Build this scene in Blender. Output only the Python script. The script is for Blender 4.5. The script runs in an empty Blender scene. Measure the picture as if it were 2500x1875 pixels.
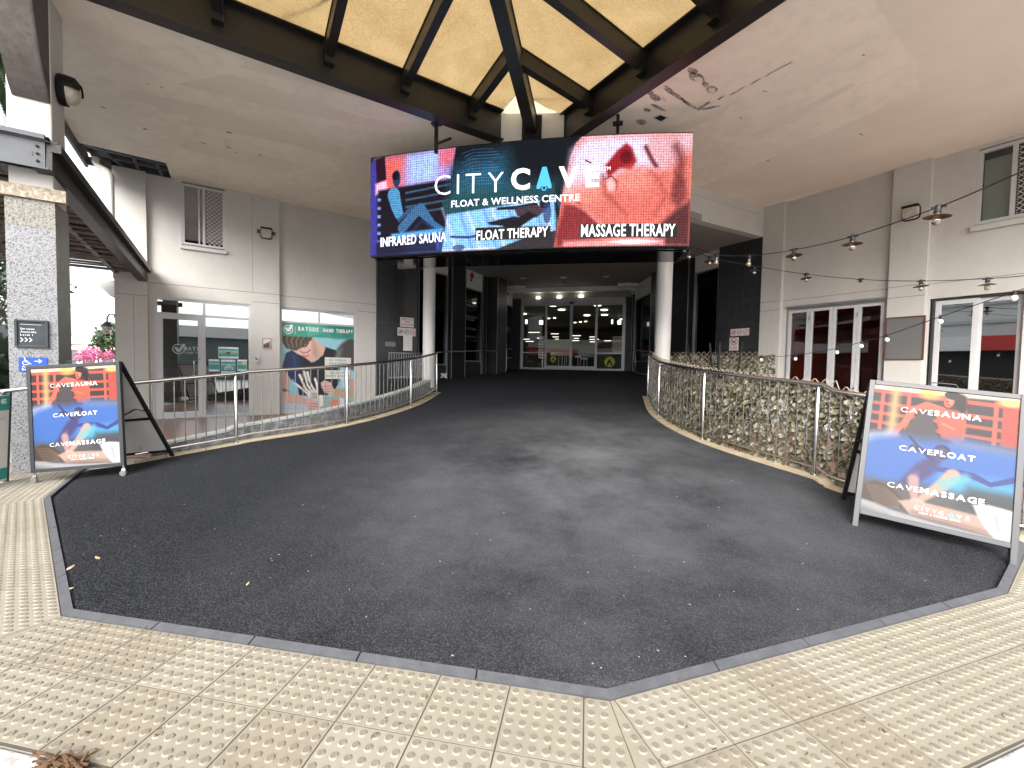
import bpy, bmesh, math, random
import numpy as np
from mathutils import Vector, Matrix
R = math.radians
random.seed(7); rng = np.random.RandomState(7)
scene = bpy.context.scene
col = scene.collection
# ---------------------------------------------------------------- camera
FPX = 1020.0; EYE = 1.34
CF = np.array([-0.21468374, 0.97589423, -0.03925982])
CR = np.array([0.97634467, 0.2154947, 0.017695])
CU = np.array([-0.02572873, 0.03453228, 0.99907235])
cam_d = bpy.data.cameras.new('camera'); cam = bpy.data.objects.new('camera', cam_d); col.objects.link(cam)
m = Matrix(((CR[0], CU[0], -CF[0], 0), (CR[1], CU[1], -CF[1], 0), (CR[2], CU[2], -CF[2], EYE), (0, 0, 0, 1)))
cam.matrix_world = m
cam_d.sensor_width = 36; cam_d.lens = 36 * FPX / 2500; cam_d.clip_end = 2000; cam_d.clip_start = .05
scene.camera = cam
# ---------------------------------------------------------------- light
world = bpy.data.worlds.new("World"); scene.world = world; world.use_nodes = True
wn = world.node_tree; wn.nodes.clear()
sky = wn.nodes.new('ShaderNodeTexSky'); sky.sky_type = 'NISHITA'; sky.sun_disc = False
SUN_EL, SUN_AZ = R(36), R(188)      # azimuth clockwise from +Y: behind the camera
sky.sun_elevation = SUN_EL; sky.sun_rotation = SUN_AZ; sky.dust_density = 3.5; sky.air_density = 1.0; sky.ozone_density = 1.0
bg = wn.nodes.new('ShaderNodeBackground'); bg.inputs[1].default_value = 0.15
wo = wn.nodes.new('ShaderNodeOutputWorld')
tint = wn.nodes.new('ShaderNodeMixRGB'); tint.blend_type = 'MIX'; tint.inputs[0].default_value = .8
hsv = wn.nodes.new('ShaderNodeHueSaturation'); hsv.inputs['Saturation'].default_value = .12; hsv.inputs['Value'].default_value = 1.25
wn.links.new(sky.outputs[0], hsv.inputs['Color']); wn.links.new(sky.outputs[0], tint.inputs[1]); wn.links.new(hsv.outputs[0], tint.inputs[2])
wn.links.new(tint.outputs[0], bg.inputs[0]); wn.links.new(bg.outputs[0], wo.inputs[0])
sd = bpy.data.lights.new('sun', 'SUN'); sd.energy = 1.25; sd.angle = R(50); sd.color = (1, .975, .94)
sun = bpy.data.objects.new('sun', sd); col.objects.link(sun)
sdir = Vector((math.sin(SUN_AZ) * math.cos(SUN_EL), math.cos(SUN_AZ) * math.cos(SUN_EL), math.sin(SUN_EL)))
sun.rotation_euler = sdir.to_track_quat('Z', 'Y').to_euler()
scene.render.engine = 'CYCLES'
scene.cycles.max_bounces = 12; scene.cycles.diffuse_bounces = 6; scene.cycles.glossy_bounces = 5; scene.cycles.transparent_max_bounces = 16
scene.view_settings.view_transform = 'Standard'; scene.view_settings.look = 'None'
scene.view_settings.exposure = 1.9; scene.view_settings.gamma = 1
# ---------------------------------------------------------------- pixel -> point helpers (photo is 2500 x 1875)
O = np.array([0, 0, EYE])
def ray(x, y): return CF + CR * (x - 1250) / FPX - CU * (y - 937.5) / FPX
def onz(x, y, z): d = ray(x, y); return O + d * (z - EYE) / d[2]
def onpl(x, y, n, c): d = ray(x, y); return O + d * (c - n @ O) / (n @ d)
def pxd(x, y, D): return O + ray(x, y) * D
def px(P):
    d = np.array(P, float) - O; z = d @ CF
    return 1250 + FPX * (d @ CR) / z, 937.5 - FPX * (d @ CU) / z
S2 = 2 ** .5
nL = np.array([1, -1, 0]) / S2; uL = np.array([1, 1, 0]) / S2; cL = -12.51
nR = np.array([-1, -1, 0]) / S2; uR = np.array([1, -1, 0]) / S2; cR = -11.34
UP = np.array([0, 0, 1.])
class Fr:
    """a wall frame: u along, d outwards, z up"""
    def __init__(s, o, u, n): s.o = np.array(o, float); s.u = np.array(u, float); s.n = np.array(n, float)
    def P(s, u, d, z): return s.o + s.u * u + s.n * d + UP * z
    def uz(s, x, y, d=0):
        q = onpl(x, y, s.n, s.n @ s.o + d) - s.o; return q @ s.u, q[2]
    def U(s, x, d=0, y=850): return s.uz(x, y, d)[0]
    def Z(s, x, y, d=0): return s.uz(x, y, d)[1]
FL = Fr((-10.06, 7.632, 0), uL, nL)
FL.o = FL.o + nL * (cL - nL @ FL.o)
FR = Fr((4.36, 11.68, 0), uR, nR)
FR.o = FR.o + nR * (cR - nR @ FR.o)
def fr2(p, q, flip=1):
    p = np.array([p[0], p[1], 0.]); q = np.array([q[0], q[1], 0.]); u = (q - p) / np.linalg.norm(q - p)
    return Fr(p, u, np.array([u[1], -u[0], 0]) * flip)
# ---------------------------------------------------------------- materials
def lin(c):
    c = np.asarray(c, float)
    if c.max() > 1.001: c = c / 255.
    return np.where(c <= .04045, c / 12.92, ((c + .055) / 1.055) ** 2.4)
def lc(c): return tuple(lin(c)) + (1,)
MATS = {}
def mat(name, color, rough=.6, metal=0, spec=.5, var=.12, vscale=6, bump=0, bscale=60, speck=0, sscale=200, speckcol=None, emis=None, estr=0, coat=0, streak=0):
    if name in MATS: return MATS[name]
    m = bpy.data.materials.new(name); MATS[name] = m; m.use_nodes = True; nt = m.node_tree; b = nt.nodes['Principled BSDF']
    N = nt.nodes.new; L = nt.links.new
    tc = N('ShaderNodeTexCoord')
    b.inputs['Roughness'].default_value = rough; b.inputs['Metallic'].default_value = metal; b.inputs['Specular IOR Level'].default_value = spec
    if coat: b.inputs['Coat Weight'].default_value = coat; b.inputs['Coat Roughness'].default_value = .08
    c = np.array(color[:3])
    no = N('ShaderNodeTexNoise'); no.inputs['Scale'].default_value = vscale; no.inputs['Detail'].default_value = 6; no.inputs['Roughness'].default_value = .65
    mp = N('ShaderNodeMapping'); mp.inputs['Scale'].default_value = (1, 1, .35 if streak else 1)
    L(tc.outputs['Object'], mp.inputs[0]); L(mp.outputs[0], no.inputs['Vector'])
    rp = N('ShaderNodeValToRGB'); rp.color_ramp.elements[0].position = .3; rp.color_ramp.elements[1].position = .7
    rp.color_ramp.elements[0].color = tuple(np.clip(c * (1 - var), 0, 1)) + (1,); rp.color_ramp.elements[1].color = tuple(np.clip(c * (1 + var * .6), 0, 1)) + (1,)
    L(no.outputs[0], rp.inputs[0]); out = rp.outputs[0]
    if speck:
        n2 = N('ShaderNodeTexNoise'); n2.inputs['Scale'].default_value = sscale; n2.inputs['Detail'].default_value = 3
        L(tc.outputs['Object'], n2.inputs['Vector'])
        r2 = N('ShaderNodeValToRGB'); r2.color_ramp.elements[0].position = .5; r2.color_ramp.elements[1].position = .62
        r2.color_ramp.elements[0].color = (0, 0, 0, 1); r2.color_ramp.elements[1].color = (speck, speck, speck, 1)
        L(n2.outputs[0], r2.inputs[0]); mx = N('ShaderNodeMixRGB'); mx.inputs[2].default_value = tuple(speckcol if speckcol is not None else c * .3)[:3] + (1,)
        L(r2.outputs[0], mx.inputs[0]); L(out, mx.inputs[1]); out = mx.outputs[0]
    L(out, b.inputs['Base Color'])
    if bump:
        n3 = N('ShaderNodeTexNoise'); n3.inputs['Scale'].default_value = bscale; n3.inputs['Detail'].default_value = 4
        L(tc.outputs['Object'], n3.inputs['Vector']); bp = N('ShaderNodeBump'); bp.inputs['Strength'].default_value = bump; bp.inputs['Distance'].default_value = .01
        L(n3.outputs[0], bp.inputs['Height']); L(bp.outputs[0], b.inputs['Normal'])
    if emis is not None:
        b.inputs['Emission Color'].default_value = tuple(emis[:3]) + (1,); b.inputs['Emission Strength'].default_value = estr
    return m
def glassmat(name, tint=(.5, .55, .55), refl=.22, rough=0.0):
    if name in MATS: return MATS[name]
    m = bpy.data.materials.new(name); MATS[name] = m; m.use_nodes = True; nt = m.node_tree; nt.nodes.clear(); N = nt.nodes.new; L = nt.links.new
    t = N('ShaderNodeBsdfTransparent'); t.inputs[0].default_value = tuple(tint) + (1,)
    g = N('ShaderNodeBsdfGlossy'); g.inputs['Roughness'].default_value = rough; g.inputs['Color'].default_value = (.95, .98, 1, 1)
    lw = N('ShaderNodeLayerWeight'); lw.inputs['Blend'].default_value = .22
    mr = N('ShaderNodeMapRange'); mr.inputs['To Min'].default_value = refl; mr.inputs['To Max'].default_value = .8
    L(lw.outputs['Fresnel'], mr.inputs[0]); mx = N('ShaderNodeMixShader'); L(mr.outputs[0], mx.inputs[0]); L(t.outputs[0], mx.inputs[1]); L(g.outputs[0], mx.inputs[2])
    o = N('ShaderNodeOutputMaterial'); L(mx.outputs[0], o.inputs[0]); return m
def printmat(name, rough=.35, emit=0, dots=0, spec=.5):
    if name in MATS: return MATS[name]
    m = bpy.data.materials.new(name); MATS[name] = m; m.use_nodes = True; nt = m.node_tree; b = nt.nodes['Principled BSDF']; N = nt.nodes.new; L = nt.links.new
    a = N('ShaderNodeVertexColor'); a.layer_name = 'Col'; b.inputs['Roughness'].default_value = rough; b.inputs['Specular IOR Level'].default_value = spec
    if not emit: L(a.outputs[0], b.inputs['Base Color']); return m
    b.inputs['Base Color'].default_value = (.004, .004, .005, 1); b.inputs['Roughness'].default_value = .6; b.inputs['Specular IOR Level'].default_value = .08; out = a.outputs[0]
    uv = N('ShaderNodeUVMap'); uv.uv_map = 'UVMap'
    # LED dot grid
    ml = N('ShaderNodeVectorMath'); ml.operation = 'SCALE'; ml.inputs['Scale'].default_value = dots; L(uv.outputs[0], ml.inputs[0])
    fr = N('ShaderNodeVectorMath'); fr.operation = 'FRACTION'; L(ml.outputs[0], fr.inputs[0])
    sb = N('ShaderNodeVectorMath'); sb.operation = 'SUBTRACT'; sb.inputs[1].default_value = (.5, .5, 0); L(fr.outputs[0], sb.inputs[0])
    ln = N('ShaderNodeVectorMath'); ln.operation = 'LENGTH'; L(sb.outputs[0], ln.inputs[0])
    mr = N('ShaderNodeMapRange'); mr.inputs['From Min'].default_value = .28; mr.inputs['From Max'].default_value = .55; mr.inputs['To Min'].default_value = 1.25; mr.inputs['To Max'].default_value = .55
    L(ln.outputs['Value'], mr.inputs[0]); mx = N('ShaderNodeMixRGB'); mx.blend_type = 'MULTIPLY'; mx.inputs[0].default_value = 1; L(out, mx.inputs[1]); L(mr.outputs[0], mx.inputs[2])
    L(mx.outputs[0], b.inputs['Emission Color']); b.inputs['Emission Strength'].default_value = emit; return m
# ---------------------------------------------------------------- mesh builder
class MB:
    def __init__(s): s.v = []; s.f = []
    def add(s, vs, fs): o = len(s.v); s.v += [tuple(map(float, p)) for p in vs]; s.f += [tuple(i + o for i in f) for f in fs]; return s
    def hexa(s, p):     # 8 points: bottom 0-3, top 4-7
        return s.add(p, [(0, 3, 2, 1), (4, 5, 6, 7), (0, 1, 5, 4), (1, 2, 6, 5), (2, 3, 7, 6), (3, 0, 4, 7)])
    def fbox(s, F, u0, u1, d0, d1, z0, z1):
        if u0 > u1: u0, u1 = u1, u0
        return s.hexa([F.P(u0, d1, z0), F.P(u1, d1, z0), F.P(u1, d0, z0), F.P(u0, d0, z0), F.P(u0, d1, z1), F.P(u1, d1, z1), F.P(u1, d0, z1), F.P(u0, d0, z1)])
    def box(s, c, sx, sy, sz, rz=0):
        c = np.array(c, float); a = np.array([math.cos(rz), math.sin(rz), 0]); b = np.array([-a[1], a[0], 0])
        return s.hexa([c + a * x * sx / 2 + b * y * sy / 2 + UP * z * sz / 2 for z in (-1, 1) for x, y in ((-1, -1), (1, -1), (1, 1), (-1, 1))])
    def bar(s, p, q, w, h, up=UP):   # rectangular bar, w across, h along 'up'
        p = np.array(p, float); q = np.array(q, float); t = (q - p) / np.linalg.norm(q - p); a = np.cross(t, up); a /= np.linalg.norm(a); b = np.cross(a, t)
        return s.hexa([e + a * x * w / 2 + b * y * h / 2 for e in (p, q) for x, y in ((-1, -1), (1, -1), (1, 1), (-1, 1))])
    def tube(s, pts, r, n=10, cap=True):
        pts = [np.array(p, float) for p in pts]; k = len(pts); rs = r if hasattr(r, '__len__') else [r] * k; vs = []; fs = []; prev = None
        for i, p in enumerate(pts):
            t = pts[min(i + 1, k - 1)] - pts[max(i - 1, 0)]; t = t / np.linalg.norm(t)
            if prev is None: a = np.cross(t, UP if abs(t[2]) < .9 else np.array([1., 0, 0]))
            else: a = prev - t * (prev @ t)
            a = a / np.linalg.norm(a); prev = a; b = np.cross(t, a)
            vs += [p + rs[i] * (a * math.cos(2 * math.pi * j / n) + b * math.sin(2 * math.pi * j / n)) for j in range(n)]
        for i in range(k - 1):
            for j in range(n): fs.append((i * n + j, i * n + (j + 1) % n, (i + 1) * n + (j + 1) % n, (i + 1) * n + j))
        if cap: fs += [tuple(range(n))[::-1], tuple((k - 1) * n + j for j in range(n))]
        return s.add(vs, fs)
    def lathe(s, c, prof, n=16, axis=UP):   # prof list of (r, h)
        c = np.array(c, float); ax = np.array(axis, float); ax /= np.linalg.norm(ax); a = np.cross(ax, UP if abs(ax[2]) < .9 else np.array([1., 0, 0])); a /= np.linalg.norm(a); b = np.cross(ax, a)
        vs = []; fs = []
        for r, h in prof: vs += [c + ax * h + r * (a * math.cos(2 * math.pi * j / n) + b * math.sin(2 * math.pi * j / n)) for j in range(n)]
        for i in range(len(prof) - 1):
            for j in range(n): fs.append((i * n + j, i * n + (j + 1) % n, (i + 1) * n + (j + 1) % n, (i + 1) * n + j))
        fs += [tuple(range(n))[::-1], tuple((len(prof) - 1) * n + j for j in range(n))]
        return s.add(vs, fs)
    def prism(s, poly, z0, z1):
        n = len(poly); a = sum(poly[i][0] * poly[(i + 1) % n][1] - poly[(i + 1) % n][0] * poly[i][1] for i in range(n))
        if a < 0: poly = poly[::-1]
        return s.add([(p[0], p[1], z0) for p in poly] + [(p[0], p[1], z1) for p in poly], [tuple(range(n))[::-1], tuple(range(n, 2 * n))] + [(i, (i + 1) % n, n + (i + 1) % n, n + i) for i in range(n)])
    def extr(s, poly, vec):   # extrude a 3D polygon along vec
        n = len(poly); v = np.array(vec, float)
        return s.add([np.array(p) for p in poly] + [np.array(p) + v for p in poly], [tuple(range(n)), tuple(range(n, 2 * n))[::-1]] + [(i, n + i, n + (i + 1) % n, (i + 1) % n) for i in range(n)])
    def quad(s, a, b, c, d): return s.add([a, b, c, d], [(0, 1, 2, 3)])
def wpos(o):
    p = np.zeros(3)
    while o is not None: p = p + np.array(o.location); o = o.parent
    return p
def emit(name, mb, m, parent=None, loc=None, smooth=False, bevel=0, fix=True, label=None):
    base = wpos(parent) if parent else np.zeros(3)
    l = np.zeros(3) if loc is None else np.array(loc, float)
    me = bpy.data.meshes.new(name); v = np.array(mb.v, float).reshape(-1, 3) - base - l
    me.from_pydata([tuple(p) for p in v], [], mb.f); me.update()
    if fix:
        b = bmesh.new(); b.from_mesh(me); bmesh.ops.recalc_face_normals(b, faces=b.faces); b.to_mesh(me); b.free()
    if smooth:
        me.polygons.foreach_set('use_smooth', [True] * len(me.polygons)); me.set_sharp_from_angle(angle=R(40))
    me.materials.append(m)
    o = bpy.data.objects.new(name, me); col.objects.link(o); o.location = tuple(l)
    if parent: o.parent = parent
    if bevel:
        bv = o.modifiers.new('bevel', 'BEVEL'); bv.width = bevel; bv.segments = 2; bv.limit_method = 'ANGLE'
    if label: o['label'] = label
    return o
def tag(o, label=None, cat=None, group=None, kind=None):
    if label: o['label'] = label
    if cat: o['category'] = cat
    if group: o['group'] = group
    if kind: o['kind'] = kind
    return o
def thing(name, loc, label, cat, group=None):
    o = bpy.data.objects.new(name, None); col.objects.link(o); o.location = tuple(map(float, loc)); o.empty_display_size = .1
    return tag(o, label, cat, group)
def inst(src, delta, parent=None):
    c = src.copy(); col.objects.link(c); c.location = Vector(src.location) + Vector(tuple(map(float, delta)))
    c.parent = parent if parent else src.parent
    return c
_tc = {}
def text2d(body, bold=0.0, res=3):
    k = (body, bold)
    if k in _tc: return _tc[k]
    cu = bpy.data.curves.new('t', 'FONT'); cu.body = body; cu.size = 1; cu.offset = bold; cu.resolution_u = res; cu.align_x = 'LEFT'; cu.space_character = 1 + bold * 3.2
    o = bpy.data.objects.new('t', cu); col.objects.link(o)
    dg = bpy.context.evaluated_depsgraph_get(); me = bpy.data.meshes.new_from_object(o.evaluated_get(dg))
    v = np.array([tuple(x.co) for x in me.vertices]); f = [tuple(p.vertices) for p in me.polygons]
    bpy.data.objects.remove(o); bpy.data.meshes.remove(me); bpy.data.curves.remove(cu)
    _tc[k] = (v[:, :2], f); return _tc[k]
def put_text(mb, body, mp, x0, x1, yb, h, bold=0.0, space=1.0):
    """write text between x0..x1, baseline yb, cap height h; mp maps (x, y) to a point"""
    v, f = text2d(body, bold); mn = v[:, 0].min(); mx = v[:, 0].max(); H, _ = text2d('H', bold); ch = H[:, 1].max() - max(0, H[:, 1].min()); y0 = H[:, 1].min()
    X = x0 + (v[:, 0] - mn) / (mx - mn) * (x1 - x0); Y = yb + (v[:, 1] - y0) / (H[:, 1].max() - y0) * h
    mb.add([mp(a, b) for a, b in zip(X, Y)], f)
def wide(mb, body, mp, x0, x1, yb, h, bold=0.0, gap=.2):
    """letters stretched so that the line fills x0..x1 at cap height h, with an even gap"""
    H, _ = text2d('H', bold); hh = H[:, 1].max() - H[:, 1].min(); y0 = H[:, 1].min(); G = [text2d(c, bold) if c != ' ' else None for c in body]
    ws = [(.45 if g is None else g[0][:, 0].max() - g[0][:, 0].min()) for g in G]; k = (x1 - x0) / (sum(ws) + gap * hh * (len(body) - 1)); x = x0
    for g, w in zip(G, ws):
        if g is not None: mn = g[0][:, 0].min(); mb.add([mp(x + (a - mn) * k, yb + (b - y0) / hh * h) for a, b in g[0]], g[1])
        x += (w + gap * hh) * k
def spaced(mb, body, mp, x0, x1, yb, h, bold=0.0):
    """letters laid one by one with even tracking"""
    ws = []
    H, _ = text2d('H', bold); k = h / (H[:, 1].max() - H[:, 1].min()); y0 = H[:, 1].min()
    for ch in body:
        if ch == ' ': ws.append(k * .35)
        else: v, f = text2d(ch, bold); ws.append(k * (v[:, 0].max() - v[:, 0].min()))
    gap = ((x1 - x0) - sum(ws)) / max(1, len(body) - 1); x = x0
    for ch, w in zip(body, ws):
        if ch != ' ':
            v, f = text2d(ch, bold); mn = v[:, 0].min()
            mb.add([mp(x + (a - mn) * k, yb + (b - y0) * k) for a, b in v], f)
        x += w + gap
# ---------------------------------------------------------------- picture painter (prints and the screen's picture, as vertex colours)
class Pic:
    def __init__(s, w, h, asp, base=(0, 0, 0)):
        s.w, s.h, s.asp = w, h, asp
        s.u, s.v = np.meshgrid((np.arange(w) + .5) / w, (np.arange(h) + .5) / h); s.c = np.zeros((h, w, 3)) + np.array(base) / 255.
    def blend(s, mask, c): s.c = s.c * (1 - mask[..., None]) + (np.array(c) / 255.) * mask[..., None]
    def grad(s, v0, v1, c, a0=0, a1=1, ax='v'):
        t = np.clip(((s.v if ax == 'v' else s.u) - v0) / (v1 - v0), 0, 1); s.blend(a0 + (a1 - a0) * t, c)
    def band(s, v0, v1, soft, c, a=1, ax='v', slope=0):
        t = (s.v if ax == 'v' else s.u) + slope * ((s.u if ax == 'v' else s.v) - .5)
        s.blend(a * np.clip((t - v0) / soft + .5, 0, 1) * np.clip((v1 - t) / soft + .5, 0, 1), c)
    def ell(s, cu, cv, ru, rv, c, a=1, soft=.15, rot=0):
        x = (s.u - cu) * s.asp; y = (s.v - cv); k, q = math.cos(rot), math.sin(rot)
        X = (x * k + y * q) / (ru * s.asp); Y = (-x * q + y * k) / rv; r = np.sqrt(X * X + Y * Y)
        s.blend(a * np.clip((1 - r) / soft + .5, 0, 1), c)
    def poly(s, pts, c, a=1, soft=.012):
        pts = [(p[0] * s.asp, p[1]) for p in pts]; x = s.u * s.asp; y = s.v; inside = np.zeros(x.shape, bool); dist = np.full(x.shape, 9.)
        n = len(pts)
        for i in range(n):
            x1, y1 = pts[i]; x2, y2 = pts[(i + 1) % n]
            if y1 != y2: inside ^= ((y1 > y) != (y2 > y)) & (x < (x2 - x1) * (y - y1) / (y2 - y1) + x1)
            l2 = (x2 - x1) ** 2 + (y2 - y1) ** 2 + 1e-12; t = np.clip(((x - x1) * (x2 - x1) + (y - y1) * (y2 - y1)) / l2, 0, 1)
            dist = np.minimum(dist, np.hypot(x - x1 - t * (x2 - x1), y - y1 - t * (y2 - y1)))
        sd_ = np.where(inside, dist, -dist); s.blend(a * np.clip(sd_ / soft + .5, 0, 1), c)
    def line(s, pts, r, c, a=1, soft=.006):
        x = s.u * s.asp; y = s.v; rr = r if hasattr(r, '__len__') else [r] * len(pts); m_ = np.full(x.shape, -9.)
        for i in range(len(pts) - 1):
            x1, y1 = pts[i][0] * s.asp, pts[i][1]; x2, y2 = pts[i + 1][0] * s.asp, pts[i + 1][1]
            l2 = (x2 - x1) ** 2 + (y2 - y1) ** 2 + 1e-12; t = np.clip(((x - x1) * (x2 - x1) + (y - y1) * (y2 - y1)) / l2, 0, 1)
            m_ = np.maximum(m_, rr[i] + (rr[i + 1] - rr[i]) * t - np.hypot(x - x1 - t * (x2 - x1), y - y1 - t * (y2 - y1)))
        s.blend(a * np.clip(m_ / soft + .5, 0, 1), c)
    def noise(s, amp, cell=1):
        n = rng.rand(s.h // cell + 2, s.w // cell + 2) - .5; n = np.kron(n, np.ones((cell, cell)))[:s.h, :s.w]; s.c = np.clip(s.c * (1 + amp * 2 * n[..., None]), 0, 1)
def picmesh(name, pic, mp, m, parent, x0, x1, y0, y1, gain=1.0):
    """mp maps (x, y) in metres to a point; y up"""
    w, h = pic.w, pic.h; xs = np.linspace(x0, x1, w + 1); ys = np.linspace(y1, y0, h + 1)
    base = wpos(parent); v = [tuple(np.array(mp(x, y)) - base) for y in ys for x in xs]
    f = [(j * (w + 1) + i, (j + 1) * (w + 1) + i, (j + 1) * (w + 1) + i + 1, j * (w + 1) + i + 1) for j in range(h) for i in range(w)]
    me = bpy.data.meshes.new(name); me.from_pydata(v, [], f)
    cp = np.pad(lin(np.clip(pic.c, 0, 1)) * gain, ((0, 1), (0, 1), (0, 0)), mode='edge'); ca = np.ones((h + 1, w + 1, 4)); ca[..., :3] = cp
    at = me.color_attributes.new('Col', 'FLOAT_COLOR', 'POINT'); at.data.foreach_set('color', ca.reshape(-1))
    uv = me.uv_layers.new(name='UVMap'); co = np.array([((i % (w + 1)) / w * (x1 - x0), (i // (w + 1)) / h * (y1 - y0)) for q in f for i in q]); uv.data.foreach_set('uv', co.reshape(-1))
    me.materials.append(m); o = bpy.data.objects.new(name, me); col.objects.link(o); o.parent = parent; return o
def wallgrid(mb, F, u0, u1, z0, z1, d0, d1, holes=()):
    """a slab with rectangular openings (u0, u1, z0, z1)"""
    us = sorted(set([u0, u1] + [h[0] for h in holes] + [h[1] for h in holes])); zs = sorted(set([z0, z1] + [h[2] for h in holes] + [h[3] for h in holes]))
    us = [u for u in us if u0 - 1e-6 <= u <= u1 + 1e-6]; zs = [z for z in zs if z0 - 1e-6 <= z <= z1 + 1e-6]
    nu, nz = len(us) - 1, len(zs) - 1
    def solid(i, j):
        if i < 0 or j < 0 or i >= nu or j >= nz: return False
        a = (us[i] + us[i + 1]) / 2; b = (zs[j] + zs[j + 1]) / 2
        return not any(h[0] < a < h[1] and h[2] < b < h[3] for h in holes)
    for i in range(nu):
        for j in range(nz):
            if not solid(i, j): continue
            a, b, c, d = us[i], us[i + 1], zs[j], zs[j + 1]
            mb.quad(F.P(a, d1, c), F.P(b, d1, c), F.P(b, d1, d), F.P(a, d1, d)); mb.quad(F.P(a, d0, c), F.P(a, d0, d), F.P(b, d0, d), F.P(b, d0, c))
            if not solid(i - 1, j): mb.quad(F.P(a, d0, c), F.P(a, d1, c), F.P(a, d1, d), F.P(a, d0, d))
            if not solid(i + 1, j): mb.quad(F.P(b, d1, c), F.P(b, d0, c), F.P(b, d0, d), F.P(b, d1, d))
            if not solid(i, j - 1): mb.quad(F.P(a, d0, c), F.P(b, d0, c), F.P(b, d1, c), F.P(a, d1, c))
            if not solid(i, j + 1): mb.quad(F.P(a, d1, d), F.P(b, d1, d), F.P(b, d0, d), F.P(a, d0, d))
    return mb
def frame_ring(mb, F, u0, u1, z0, z1, t, d0, d1):
    mb.fbox(F, u0, u0 + t, d0, d1, z0, z1); mb.fbox(F, u1 - t, u1, d0, d1, z0, z1)
    mb.fbox(F, u0 + t, u1 - t, d0, d1, z1 - t, z1); mb.fbox(F, u0 + t, u1 - t, d0, d1, z0, z0 + t); return mb
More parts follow.
